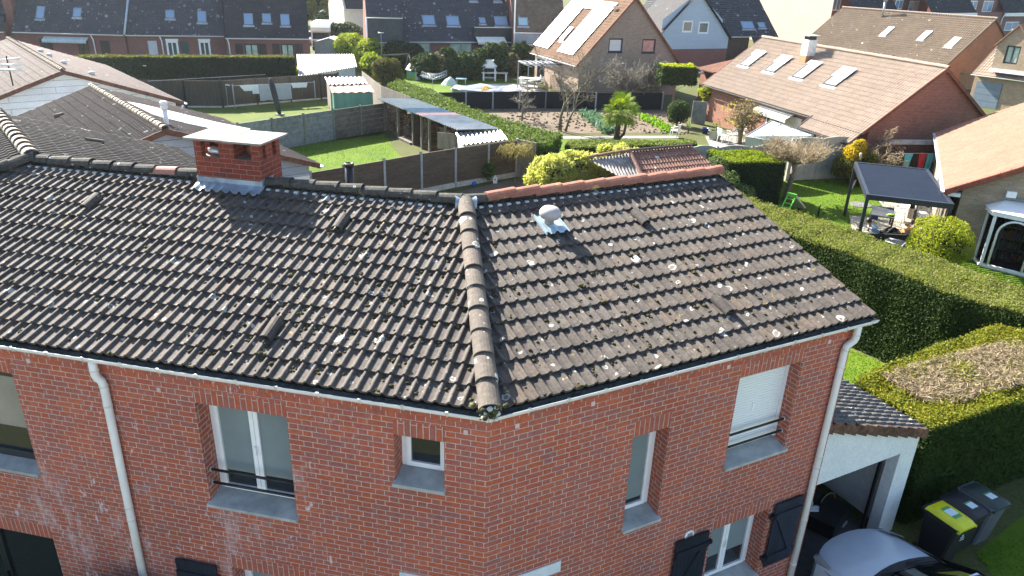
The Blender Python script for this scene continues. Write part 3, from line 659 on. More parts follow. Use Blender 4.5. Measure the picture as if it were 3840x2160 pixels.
# ------------------------------------------------------------------ plants
def quads(P, Nv, size, rng, aspect=1.6, tilt=.9, bend=False):
    """one leaf-sized quad per point, facing roughly along Nv"""
    n = len(P); r = rng.normal(size=(n, 3)); d = Nv + tilt*r; d /= np.linalg.norm(d, axis=1, keepdims=True) + 1e-9
    a = np.cross(d, rng.normal(size=(n, 3))); a /= np.linalg.norm(a, axis=1, keepdims=True) + 1e-9; b = np.cross(d, a)
    s = (size*(.6+.8*rng.random(n)))[:, None] if np.isscalar(size) else size[:, None]
    a = a*s*.5*aspect; b = b*s*.5
    V = np.stack([P-a, P-b*.9, P+a, P+b*.9], 1).reshape(-1, 3); F = np.arange(4*n).reshape(n, 4)
    return V, F
def leaves(name, mat, parent, P, Nv, size, seed=0, aspect=1.6, tilt=.9):
    rng = np.random.default_rng(seed); V, F = quads(np.asarray(P, float), np.asarray(Nv, float), size, rng, aspect, tilt)
    return link_mesh_raw(name, V, F, mat, parent)
def in_poly(x, y, poly):
    c = np.zeros(len(x), bool); n = len(poly); j = n-1
    for i in range(n):
        xi, yi = poly[i][:2]; xj, yj = poly[j][:2]
        with np.errstate(divide='ignore', invalid='ignore'): k = ((yi > y) != (yj > y)) & (x < (xj-xi)*(y-yi)/(yj-yi+1e-12)+xi)
        c ^= k; j = i
    return c
def lump(x, y, z, seed, s=1.0):
    a = np.sin(x*1.7*s+seed)+np.sin(y*2.1*s+seed*2.3)+np.sin(z*2.6*s+seed*.7)+.7*np.sin(x*4.3*s-y*3.7*s+seed)+.6*np.sin(z*5.1*s+x*3.3*s)
    return a/4.3
def hedge(name, label, poly, h, mats, dens=700, size=.06, seed=1, rough=.06, group=None, core=None, top_mat=None, category='hedge', twig=0, htop=None):
    """clipped hedge: dark woody core and leaf clumps through its outer layer; mats[0] sides, top_mat new shoots on the top"""
    poly = [Vector((p[0], p[1], 0)) for p in poly]
    A = sum(poly[i].x*poly[(i+1) % len(poly)].y - poly[(i+1) % len(poly)].x*poly[i].y for i in range(len(poly)))
    if A < 0: poly.reverse()
    rng = np.random.default_rng(seed); c = sum(poly, Vector())/len(poly)
    root = thing(name, (c.x, c.y, 0), label, category, group)
    hh = htop or (lambda x, y: h + 0*x)
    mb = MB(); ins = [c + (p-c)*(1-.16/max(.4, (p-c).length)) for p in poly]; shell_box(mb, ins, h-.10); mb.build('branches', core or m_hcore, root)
    PS, NS, PT, NT = [], [], [], []
    for i in range(len(poly)):
        a, b = poly[i], poly[(i+1) % len(poly)]; L = (b-a).length; n = int(L*h*dens)
        if n < 1: continue
        t, z = rng.random(n), rng.random(n)**.95*h; nv = Vector(((b-a).y, -(b-a).x, 0)).normalized()
        x, y = a.x+(b.x-a.x)*t, a.y+(b.y-a.y)*t; z = z*hh(x, y)/h; dd = lump(x, y, z, seed)*rough*1.4 + (rng.random(n)-.65)*rough*1.6
        ed = np.clip((z - (h-.18))/.18, 0, 1)**2*.07; PS.append(np.stack([x+nv.x*(dd-ed), y+nv.y*(dd-ed), z], 1)); NS.append(np.tile([nv.x, nv.y, .25], (n, 1)))
    xs, ys = [p.x for p in poly], [p.y for p in poly]; area = abs(A)/2; n = int((max(xs)-min(xs))*(max(ys)-min(ys))*dens*1.1)
    x = rng.uniform(min(xs), max(xs), n); y = rng.uniform(min(ys), max(ys), n); k = in_poly(x, y, poly); x, y = x[k], y[k]; n = len(x)
    z = hh(x, y) + lump(x, y, 0*x, seed+3, 1.6)*rough*1.7 + (rng.random(n)-.5)*rough*1.8 + (rng.random(n) < .06)*rng.random(n)*rough*1.8
    PT.append(np.stack([x, y, z], 1)); NT.append(np.tile([0, 0, 1.0], (n, 1)))
    leaves('foliage', mats, root, np.concatenate(PS), np.concatenate(NS), size, seed)
    leaves('top_shoots' if top_mat else 'foliage', top_mat or mats, root, np.concatenate(PT), np.concatenate(NT), size, seed+1, tilt=1.2)
    return root
def blobs_leaves(blobs, dens, rng, shell=.35, seed=0):
    """points in the outer shell of a bunch of ellipsoids (cx cy cz rx ry rz)"""
    P, Nn = [], []
    for i, (cx, cy, cz, rx, ry, rz) in enumerate(blobs):
        n = int(dens*4*math.pi*((rx*ry)**1.6/3+(rx*rz)**1.6/3+(ry*rz)**1.6/3)**(1/1.6)); v = rng.normal(size=(n, 3)); v /= np.linalg.norm(v, axis=1, keepdims=True)
        l = lump(v[:, 0]*2+cx, v[:, 1]*2+cy, v[:, 2]*2+cz, i+seed, 1.3); r = 1 + .16*l - shell*rng.random(n)**1.6
        k = rng.random(n) < .62+.5*l; v, r = v[k], r[k]
        q = v*r[:, None]*[rx, ry, rz] + [cx, cy, cz]; P.append(q); Nn.append(v*[1/rx, 1/ry, 1/rz])
    P = np.concatenate(P); Nn = np.concatenate(Nn); Nn /= np.linalg.norm(Nn, axis=1, keepdims=True); k = P[:, 2] > .02
    for j, (cx, cy, cz, rx, ry, rz) in enumerate(blobs):
        inside = (((P-[cx, cy, cz])/[rx*.6, ry*.6, rz*.6])**2).sum(1) < 1; k &= ~inside
    return P[k], Nn[k]
def bush(name, label, blobs, mat, dens=300, size=.08, seed=1, category='bush', group=None, stem=None, core=True, aspect=1.6, tilt=.9, stem_mat=None):
    b = np.array(blobs, float); x, y = b[:, 0].mean(), b[:, 1].mean(); root = thing(name, (x, y, 0), label, category, group); rng = np.random.default_rng(seed)
    P, Nn = blobs_leaves(blobs, dens, rng, seed=seed); leaves('crown', mat, root, P, Nn, size, seed, aspect, tilt)
    mb = MB()
    if core:
        rr = random.Random(seed)
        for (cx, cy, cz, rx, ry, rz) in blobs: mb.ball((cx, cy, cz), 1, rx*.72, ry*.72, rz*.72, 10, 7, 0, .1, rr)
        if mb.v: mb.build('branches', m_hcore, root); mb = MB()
    zl = min(q[2]-q[5]*.3 for q in blobs); st = stem or .05
    mb.tube([(x, y, 0), (x+.03, y, zl*.5), (x, y, max(.2, zl))], [st*1.25, st, st*.8], 7); mb.build('trunk', stem_mat or m_bark, root)
    return root
def branchy(mb, base, d, L, r, lv, rng, spread=.6, up=.15, kids=(3, 4), segs=3, twist=.25, minr=.004, shrink=.68, n=5):
    p = Vector(base); d = Vector(d).normalized(); pts = [p.copy()]; rad = [r]
    for i in range(segs):
        d = (d + Vector((rng.gauss(0, twist), rng.gauss(0, twist), rng.gauss(0, twist)+up))).normalized(); p = p + d*(L/segs); pts.append(p.copy()); rad.append(max(minr, r*(1-.5*(i+1)/segs)))
    mb.tube(pts, rad, n if lv > 1 else 3, caps=False)
    if lv <= 0: return
    for k in range(rng.randint(*kids)):
        t = rng.uniform(.35, 1); i = min(segs-1, int(t*segs)); q = pts[i].lerp(pts[i+1], t*segs-i); rr = max(minr, rad[i]*.62)
        ax = Vector((rng.gauss(0, 1), rng.gauss(0, 1), rng.gauss(0, .6))).normalized(); nd = (d*(1-spread) + ax*spread*1.3).normalized()
        branchy(mb, q, nd, L*shrink*rng.uniform(.7, 1.15), rr, lv-1, rng, spread, up, kids, segs, twist, minr, shrink, n)
def bare_tree(name, label, base, h, r, lv=4, seed=1, mat=None, spread=.6, kids=(3, 4), category='tree', group=None, up=.12, lean=(0, 0), twist=.25, minr=.006, stems=1, first=.45, shrink=.68):
    rng = random.Random(seed); root = thing(name, base, label, category, group); tb = MB(); cr = MB(); base = Vector(base)
    for s in range(stems):
        a = rng.uniform(0, 6.28); d = Vector((lean[0]+(math.cos(a)*.3 if stems > 1 else 0), lean[1]+(math.sin(a)*.3 if stems > 1 else 0), 1)).normalized()
        top = base + d*h*first; tb.tube([base, base.lerp(top, .5)+Vector((rng.gauss(0, r), rng.gauss(0, r), 0)), top], [r*1.25, r, r*.8], 7)
        for k in range(rng.randint(*kids)+1):
            ax = Vector((rng.gauss(0, 1), rng.gauss(0, 1), rng.uniform(.1, .8))).normalized()
            branchy(cr, base.lerp(top, rng.uniform(.7, 1)), (d*.6+ax*.8), h*.42*rng.uniform(.8, 1.2), r*.6, lv-1, rng, spread, up, kids, 3, twist, minr, shrink)
    tb.build('trunk', mat or m_bark, root); cr.build('crown', mat or m_bark, root); return root
m_bark = simple('bark', (.14, .11, .075), .95, .4, 14, bmp=.8, c2=(.05, .04, .03))
m_bark2 = simple('pale_twigs', (.33, .26, .16), .95, .35, 10, c2=(.16, .12, .07))
m_greytwig = simple('grey_twigs', (.22, .2, .16), .95, .35, 10, c2=(.1, .085, .065))
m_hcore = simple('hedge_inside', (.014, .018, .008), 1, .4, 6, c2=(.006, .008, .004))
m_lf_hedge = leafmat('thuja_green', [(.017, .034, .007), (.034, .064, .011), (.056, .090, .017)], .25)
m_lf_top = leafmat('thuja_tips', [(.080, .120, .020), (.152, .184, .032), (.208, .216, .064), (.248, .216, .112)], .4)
m_lf_yel = leafmat('yellow_tips', [(.10, .13, .015), (.19, .2, .02), (.27, .23, .02)], .35)
m_lf_dark = leafmat('conifer_dark', [(.012, .026, .010), (.025, .045, .014), (.045, .065, .02)], .2)
m_lf_privet = leafmat('privet_green', [(.04, .08, .015), (.075, .14, .025), (.11, .18, .035)], .35)
m_lf_spring = leafmat('spring_leaf', [(.17, .21, .015), (.27, .3, .02), (.36, .37, .05)], .5)
m_lf_bamboo = leafmat('bamboo_leaf', [(.22, .26, .05), (.36, .38, .10), (.48, .47, .19), (.58, .54, .30)], .55)
m_lf_palm = leafmat('palm_leaf', [(.07, .14, .015), (.17, .25, .02), (.34, .37, .035)], .35)
m_lf_gold = leafmat('golden_leaf', [(.35, .24, .01), (.5, .36, .015), (.6, .46, .03)], .4)
m_lf_grass = leafmat('grass_blade', [(.05, .11, .008), (.09, .18, .012), (.13, .23, .02)], .45)
m_dry = leafmat('dry_twigs', [(.16, .12, .075), (.26, .2, .13), (.36, .29, .2)], .15)
def grass_patch(poly, dens, h, seed, mat=None, z=.004):
    rng = np.random.default_rng(seed); xs, ys = [p[0] for p in poly], [p[1] for p in poly]; n = int((max(xs)-min(xs))*(max(ys)-min(ys))*dens)
    x = rng.uniform(min(xs), max(xs), n); y = rng.uniform(min(ys), max(ys), n); k = in_poly(x, y, poly); x, y = x[k], y[k]; n = len(x)
    a = rng.random(n)*6.283; w_ = h*.28; hh = h*(.5+.8*rng.random(n)); lx, ly = rng.normal(0, .35, n)*hh, rng.normal(0, .35, n)*hh
    dx, dy = np.cos(a)*w_, np.sin(a)*w_
    V = np.stack([np.stack([x-dx, y-dy, 0*x+z], 1), np.stack([x+dx, y+dy, 0*x+z], 1), np.stack([x+dx*.2+lx, y+dy*.2+ly, hh+z], 1), np.stack([x-dx*.2+lx, y-dy*.2+ly, hh+z], 1)], 1).reshape(-1, 3)
    return V, np.arange(4*n).reshape(n, 4)
# ------------------------------------------------------------------ ground
m_lawn = ground_mat('lawn_green', [(.06, .115, .006), (.10, .17, .008), (.14, .20, .014)], 1.4, 40)
m_lawn2 = ground_mat('lawn_dry', [(.07, .10, .018), (.11, .15, .025), (.15, .17, .04)], 1.4, 40)
m_soil = ground_mat('garden_soil', [(.13, .10, .07), (.18, .14, .10), (.23, .18, .135)], 3, 9, bdist=.08)
m_tarmac = ground_mat('tarmac', [(.06, .06, .06), (.085, .085, .084), (.11, .11, .108)], 2, 60, .9, .006)
m_earth = ground_mat('rough_ground', [(.06, .075, .02), (.09, .10, .03), (.13, .12, .06)], 1, 14)
m_slab = ground_mat('paving', [(.26, .245, .22), (.31, .295, .265), (.36, .345, .31)], 2, 20, .85, .004)
def flat(name, pts, z, mat, kind='structure'):
    mb = MB(); pts = [Vector((p[0], p[1], z)) for p in pts]
    n = sum(pts[i].x*pts[(i+1) % len(pts)].y - pts[(i+1) % len(pts)].x*pts[i].y for i in range(len(pts)))
    if n < 0: pts.reverse()
    mb.poly(pts); o = mb.build(name, mat); o['kind'] = kind; return o
flat('ground', [(-450, -60), (450, -60), (450, 800), (-450, 800)], 0, m_earth)
flat('driveway', [FRt(4.9, -6.5, 0), FRt(8.55, -6.5, 0), FRt(8.55, 6, 0), FRt(5.0, 6, 0)], .004, m_tarmac)
flat('bounce_ground', [(-60, -9.5), (60, -9.5), (60, -55), (-60, -55)], .004, ground_mat('pale_bounce_ground', [(.34, .32, .29), (.4, .38, .345), (.45, .43, .39)], 2, 20, .9, .004))  # unseen pale ground, added to bounce light onto the facade
flat('lawn', [(8.75, -8), (30, -8), (30, 7.2), (13.3, 7.0), (9.0, 4.0)], .004, m_lawn)
flat('lawn', [(7.2, 7.0), (10.9, 10.8), (7.6, 15.2), (4.4, 12.4)], .004, m_lawn)
LAWN_R = [(9.4, 19.6), (13.6, 14.2), (21, 17), (22.5, 30), (16.4, 31.9), (9.6, 29.0)]
flat('lawn', LAWN_R, .004, m_lawn)
LAWN_M = [(-15.4, 31.2), (-7.1, 22.6), (-3.2, 26.2), (-6.7, 34.4), (-8.2, 39.4)]
flat('lawn', LAWN_M, .004, m_lawn)
LAWN_L = [(-23.6, 43.6), (-14.8, 32.2), (-7.4, 39.2), (-10.9, 49.2), (-14.2, 50.8)]
flat('lawn', LAWN_L, .004, m_lawn2)
LAWN_P = [(-10.6, 53), (-4.6, 47.6), (1.2, 49.5), (1.6, 62), (-3, 66), (-11.5, 63.4)]
flat('lawn', LAWN_P, .004, m_lawn)
flat('terrace', [(-3.2, 51.2), (.4, 49.8), (3.6, 54.5), (1.2, 62.6), (-3.2, 60.8)], .010, m_slab)
flat('garden_soil', [(-.8, 45.2), (2.6, 40.5), (8.0, 41.6), (12.2, 42.6), (11.4, 50.4), (-4.0, 48.9)], .004, m_soil)
flat('path', [(2.6, 38.9), (10.6, 40.4), (10.5, 41.1), (2.4, 39.6)], .010, m_slab)
flat('lawn', [(2.4, 34.6), (12.4, 36.6), (11, 40.2), (2.6, 38.7)], .004, m_lawn)
flat('terrace', [(11.9, 37.2), (16.2, 35.6), (14.6, 41.6), (12.4, 41.2)], .010, m_slab)
flat('flower_bed', [(-6.4, 22.6), (.9, 29.9), (2.2, 28.3), (-3.2, 22.0)], .004, m_soil)
for i, (poly, d, h) in enumerate(((LAWN_R, 130, .05), ([(7.2, 7.0), (10.9, 10.8), (7.6, 15.2), (4.4, 12.4)], 260, .045), (LAWN_M, 70, .05), ([(8.75, -8), (13, -8), (13, 6), (9.0, 4.0)], 160, .05))):
    V, F = grass_patch(poly, d, h, 50+i); o = link_mesh_raw('grass', V, F, m_lf_grass, None); o['kind'] = 'stuff'; o['label'] = ('short bright grass on the lawn beside the black pergola', 'short grass on the strip behind the garage', 'short grass on the lawn in front of the firewood shed', 'short shaded grass beside the bins')[i]
# ------------------------------------------------------------------ right-hand side: hedges, garage, car, bins
hn = [(8.35, 14.9), (9.68, 12.9), (10.5, 11.5), (11.15, 10.33), (12.25, 9.1), (14.2, 7.4)]
hf = [(15.8, 9.3), (13.35, 10.85), (12.65, 11.85), (11.9, 13.2), (10.65, 15.25), (9.5, 16.75), (8.2, 18.8), (7.2, 17.6)]
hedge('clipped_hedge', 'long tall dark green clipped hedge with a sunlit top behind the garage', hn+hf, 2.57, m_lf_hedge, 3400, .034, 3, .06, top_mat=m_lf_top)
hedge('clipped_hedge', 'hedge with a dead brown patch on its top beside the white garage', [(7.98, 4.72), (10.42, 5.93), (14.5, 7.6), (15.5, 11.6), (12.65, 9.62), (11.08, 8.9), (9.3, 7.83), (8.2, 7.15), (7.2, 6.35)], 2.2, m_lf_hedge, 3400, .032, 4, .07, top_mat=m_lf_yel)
rng = np.random.default_rng(5); n = 15000                               # dead twigs in the middle of that hedge's top
c = np.array([9.9, 6.95]); u_ = np.array([.9, .43]); v_ = np.array([-.43, .9]); a, b = rng.uniform(-2.0, 2.4, n), rng.uniform(-.78, .62, n)
ok = (a/2.3)**2 + (b/.8)**2 + .25*rng.normal(size=n) < 1; a, b = a[ok], b[ok]; n = len(a)
P = np.stack([c[0]+u_[0]*a+v_[0]*b, c[1]+u_[1]*a+v_[1]*b, 2.19+rng.random(n)**2*.13], 1)
hd2 = [o for o in bpy.data.objects if o.get('label', '').startswith('hedge with a dead brown')][0]
leaves('dead_twigs', m_dry, hd2, P, np.tile([0, 0, 1.0], (n, 1)), .016, 6, aspect=9, tilt=.55)

# white rendered garage
m_render = simple('white_render', (.76, .77, .75), .95, .06, 22, bmp=.9, bdist=.012, c2=(.64, .65, .63))
FGa = Fr(FRt(0, .455, 0), dR, nR); G0, G1, GD = 5.73, 8.92, 5.2
gz = lambda s: 3.32 - (s-G0)*.322
gar = thing('garage', FGa((G0+G1)/2, 0, 0), 'white rendered lean-to garage with its door open beside the brick house', 'garage')
mb = MB(); wall_panel(mb, FGa, G0, G1, 0, 2.0, [(5.95, 8.48, 0, 1.91)], rev=.22, top=(lambda s: gz(s), G1))
FGr = Fr(FGa(G1, 0, 0), nR, -dR); wall_panel(mb, FGr, 0, GD, 0, gz(G1)); FGk = Fr(FGa(G0, GD, 0), dR, -nR); wall_panel(mb, FGk, 0, G1-G0, 0, 2.2, top=(lambda s: gz(G0+s), G1-G0))
mb.build('wall', m_render, gar)
mb = MB(); mb.poly([FGa(G1-.12, .25, .01), FGa(G1-.12, GD-.1, .01), FGa(G1-.12, GD-.1, 2.0), FGa(G1-.12, .25, 2.0)]); mb.poly([FGa(G0+.1, GD-.1, .01), FGa(G1-.12, GD-.1, .01), FGa(G1-.12, GD-.1, 2.0), FGa(G0+.1, GD-.1, 2.0)]); mb.poly([FGa(G0+.05, .22, 2.0), FGa(G1-.12, .22, 2.0), FGa(G1-.12, GD, 2.0), FGa(G0+.05, GD, 2.0)])
mb.build('inner_wall', m_render, gar)
mb = MB(); mb.obox(FGa(8.36, .23, 0), dR*.03, nR*.05, Z*1.92); mb.obox(FGa(8.42, .26, 0), dR*.04, nR*.04, Z*1.92); mb.build('door_track', m_black, gar)
th = math.atan(.322); Sg = -dR*math.cos(th) + Z*math.sin(th)
tile_roof('roof', tilemat('garage_tile', [(.06, .058, .055), (.10, .095, .09), (.14, .13, .12)], lichen=.9, scale=.8), gar, FGa(G1+.06, -.06, gz(G1+.06)+.04), nR, Sg, (G1+.06-G0-.02)/math.cos(th), lambda t: 0, lambda t: GD, g=.3, pitch=.15, seed=31)
mb = MB(); rg = random.Random(2); k = 11
for i in range(k):
    s0 = G0+.02+(G1-G0+.06)*i/k; s1 = G0+.02+(G1-G0+.06)*(i+1)/k+.015; z0, z1 = gz(s0), gz(s1)
    mb.obox(FGa(s0, -.085, z0-.10), dR*(s1-s0-.018)+Z*(z1-z0-.035), nR*.05, Z*.19)
mb.build('verge_tile', simple('brown_verge', (.16, .075, .045), .85, .35, 12, bmp=.4), gar)
def shoe(P, d, lab):
    mb = MB(); d = Vector(d).normalized(); s = d.cross(Z); vs = []; rows = ((0, .034, .03, .10), (.05, .036, .03, .11), (.12, .04, .028, .10), (.18, .046, .025, .075), (.25, .045, .022, .055), (.29, .03, .02, .04))
    for (x, hw, z0, z1) in rows:
        for j in range(8):
            a = math.pi*2*j/8; vs.append(Vector(P)+d*x+s*math.cos(a)*hw+Z*((z0+z1)/2+(z1-z0)/2*math.sin(a)))
    mb.add(vs, [(i*8+j, i*8+(j+1) % 8, (i+1)*8+(j+1) % 8, (i+1)*8+j) for i in range(5) for j in range(8)]+[tuple(range(8)), tuple(range(40, 48))], 0, True)
    o = thing('shoe', P, lab, 'shoe', 'white shoes left in the garage'); mb.build('upper', simple('white_leather', (.6, .66, .7), .5, .1, 10), o); m2 = MB(); m2.obox(Vector(P)-s*.042, d*.29, s*.084, Z*.03); m2.build('sole', m_white, o)
GP = at(9, 1080, 1050, 0); gs_, gd_ = (GP-FGa(0, 0, 0)).dot(dR), (GP-FGa(0, 0, 0)).dot(nR)
bx = thing('suitcase', FGa(gs_, gd_, 0), 'dark suitcase lying on the floor of the open garage', 'suitcase')
mb = MB(); mb.cbox(FGa(gs_, gd_, .02), .85, .55, .3, aR+.35); mb.build('case', simple('black_fabric', (.012, .012, .014), .8, .3, 8), bx); mb = MB(); mb.cbox(FGa(gs_+.15, gd_-.28, .12), .22, .03, .04, aR+.35); mb.build('handle', simple('grey_handle', (.3, .3, .3), .5), bx)
shoe(FGa(gs_-.22, gd_+.08, .33), nR*.3+dR*-.6, 'white shoe lying on the suitcase, nearer the garage door'); shoe(FGa(gs_-.2, gd_+.25, .33), nR*.1-dR*.6, 'white shoe lying on the suitcase, deeper in the garage')
cab = thing('black_trunk', FGa(7.4, 2, 0), 'tall black trunk standing against the back of the garage', 'trunk'); mb = MB(); mb.cbox(FGa(7.45, 1.75, 0), 1.15, .8, .95, aR); mb.build('case', simple('black_trunk', (.006, .006, .007), .6, .2, 5), cab)
mb = MB()
for s, z in ((7.0, .8), (7.75, .62), (7.85, .75)): mb.cbox(FGa(s, 1.34, z), .05, .02, .03, aR)
mb.build('latch', simple('chrome', (.6, .6, .6), .3, .05, 4, metal=.8), cab)
mb = MB(); mb.tube([FGa(8.12, .9, .28)+(dR*math.cos(a)+Z*math.sin(a))*.2 for a in [2*math.pi*i/20 for i in range(21)]], .012, 5); hp = mb.build('hoop', simple('tan_hoop', (.3, .22, .13), .6)); hp['label'] = 'thin tan hoop leaning by the garage door track'; hp['category'] = 'hoop'
# car nose
m_paint = simple('silver_blue_paint', (.55, .61, .70), .34, .04, 3, metal=.2); m_paint.node_tree.nodes['Principled BSDF'].inputs['Coat Weight'].default_value = .6
m_tint = glass('windscreen_glass', (.006, .008, .009), .03, .7); m_rub = simple('black_plastic', (.012, .012, .013), .55, .2, 8)
FCa = Fr(FRt(7.0, .26, 0), dR, -nR)                                   # s across the car, d towards its tail
car = thing('parked_car', FCa(0, 1.9, 0), 'silver blue car parked nose first at the open garage', 'car')
def skin(mb, rows, mi=0, flip=False):
    vs = []; n = len(rows[0])
    for r in rows: vs += [FCa(*p) for p in r]
    mb.add(vs, [(i*n+j, i*n+j+1, (i+1)*n+j+1, (i+1)*n+j) for i in range(len(rows)-1) for j in range(n-1)], mi, True)
U = [-1, -.9, -.72, -.5, -.25, 0, .25, .5, .72, .9, 1]
def hood_z(u, d): return .80 + .15*min(1, d/.95)**.75 - .05*abs(u)**3 + .012*(abs(abs(u)-.62) < .12)
nose = lambda u: .30*abs(u)**2.6 + .03
mb = MB(); skin(mb, [[(u*.86, nose(u)+(1.0+.14*abs(u)**2-nose(u))*t, hood_z(u, t*1.0)) for u in U] for t in (0, .06, .2, .4, .6, .8, 1)])
bd = mb.build('bonnet', m_paint, car)
mb = MB()
skin(mb, [[(u*(.86 if k > 1 else .885), nose(u)*(1.0 if k > 1 else .95) - o, z) for u in U] for k, (z, o) in enumerate(((.18, -.06), (.25, .04), (.45, .06), (.62, .05), (.74, .02), (.80, 0)))])
for sg in (-1, 1):
    skin(mb, [[(sg*w_, d, z) for d, z, w_ in ((.32, zz, .885), (.7, zz+.0, .9), (1.15, zz, .9), (2.2, zz, .9), (3.2, zz, .9), (3.9, zz, .86))] for zz in (.2, .5, .75)])
    skin(mb, [[(sg*.9, .32, .75), (sg*.9, .7, .78), (sg*.9, 1.15, .92), (sg*.9, 2.2, .95), (sg*.9, 3.2, .98), (sg*.86, 3.9, .95)], [(sg*.86, .33, .77), (sg*.86, .7, .86), (sg*.86, 1.15, .955), (sg*.84, 2.2, .99), (sg*.84, 3.2, 1.0), (sg*.82, 3.85, 1.0)]])
skin(mb, [[(u*.86, 3.9, z) for u in U] for z in (.2, .6, 1.0)])
skin(mb, [[(u*.60, d, 1.47-.04*abs(u)**2+zo) for u in U] for d, zo in ((1.95, -.03), (2.4, .02), (3.2, 0), (3.7, -.06))])
mb.build('body', m_paint, car)
mb = MB(); skin(mb, [[(u*(.80-.2*t), 1.12+.12*abs(u)**2+.8*t+.0, .955-.02*abs(u)+.49*t) for u in U] for t in (0, .15, .5, .8, 1)]); mb.build('windscreen', m_tint, car)
mb = MB(); skin(mb, [[(u*.84, 1.0+.14*abs(u)**2+.14*t, .958+.004*(t > .3)-.03*abs(u)**2) for u in U] for t in (0, .5, 1.05)])
for s in (-.35, .25): mb.tube([FCa(s, 1.1, .985), FCa(s+.5, 1.2, .995)], .012, 5)
mb.build('wiper_cowl', m_rub, car)
mb = MB()
for sg in (-1, 1):
    skin(mb, [[(sg*.62, 1.96, 1.43), (sg*.62, 3.2, 1.45), (sg*.6, 3.7, 1.4)], [(sg*.83, 1.25, 1.0), (sg*.84, 3.2, 1.0), (sg*.83, 3.8, 1.0)]])
mb.build('side_window', m_tint, car)
for sg in (-1, 1):
    mb = MB(); mb.add([FCa(sg*.70, .16, .74), FCa(sg*.80, .19, .73), FCa(sg*.885, .33, .73), FCa(sg*.89, .60, .83), FCa(sg*.85, .55, .845), FCa(sg*.76, .26, .80)], [(0, 1, 2, 3, 4, 5)]); mb.prism([FCa(sg*.70, .15, .73), FCa(sg*.80, .18, .72), FCa(sg*.893, .33, .73), FCa(sg*.898, .60, .83), FCa(sg*.86, .57, .852), FCa(sg*.76, .26, .812)], dR*sg*.006+Z*.003)
    mb.v = [(x, y, z+.03) for x, y, z in mb.v]; mb.build('headlight', glass('headlight_glass', (.25, .26, .27), .08, .8), car)
    for d in (.85, 3.2):
        mb = MB(); mb.lathe(FCa(sg*.80, d, .3), [(.0, -.09), (.3, -.09), (.31, -.05), (.31, .05), (.29, .09), (0, .09)], 20, axis=dR); wh = mb.build('wheel', m_rub, car)
        mb = MB(); mb.lathe(FCa(sg*.88, d, .3), [(.2, -.01), (.2, .012), (.05, .02), (0, .02)], 12, axis=dR*sg); mb.build('rim', simple('alloy', (.5, .5, .52), .3, .05, 4, metal=.8), wh)
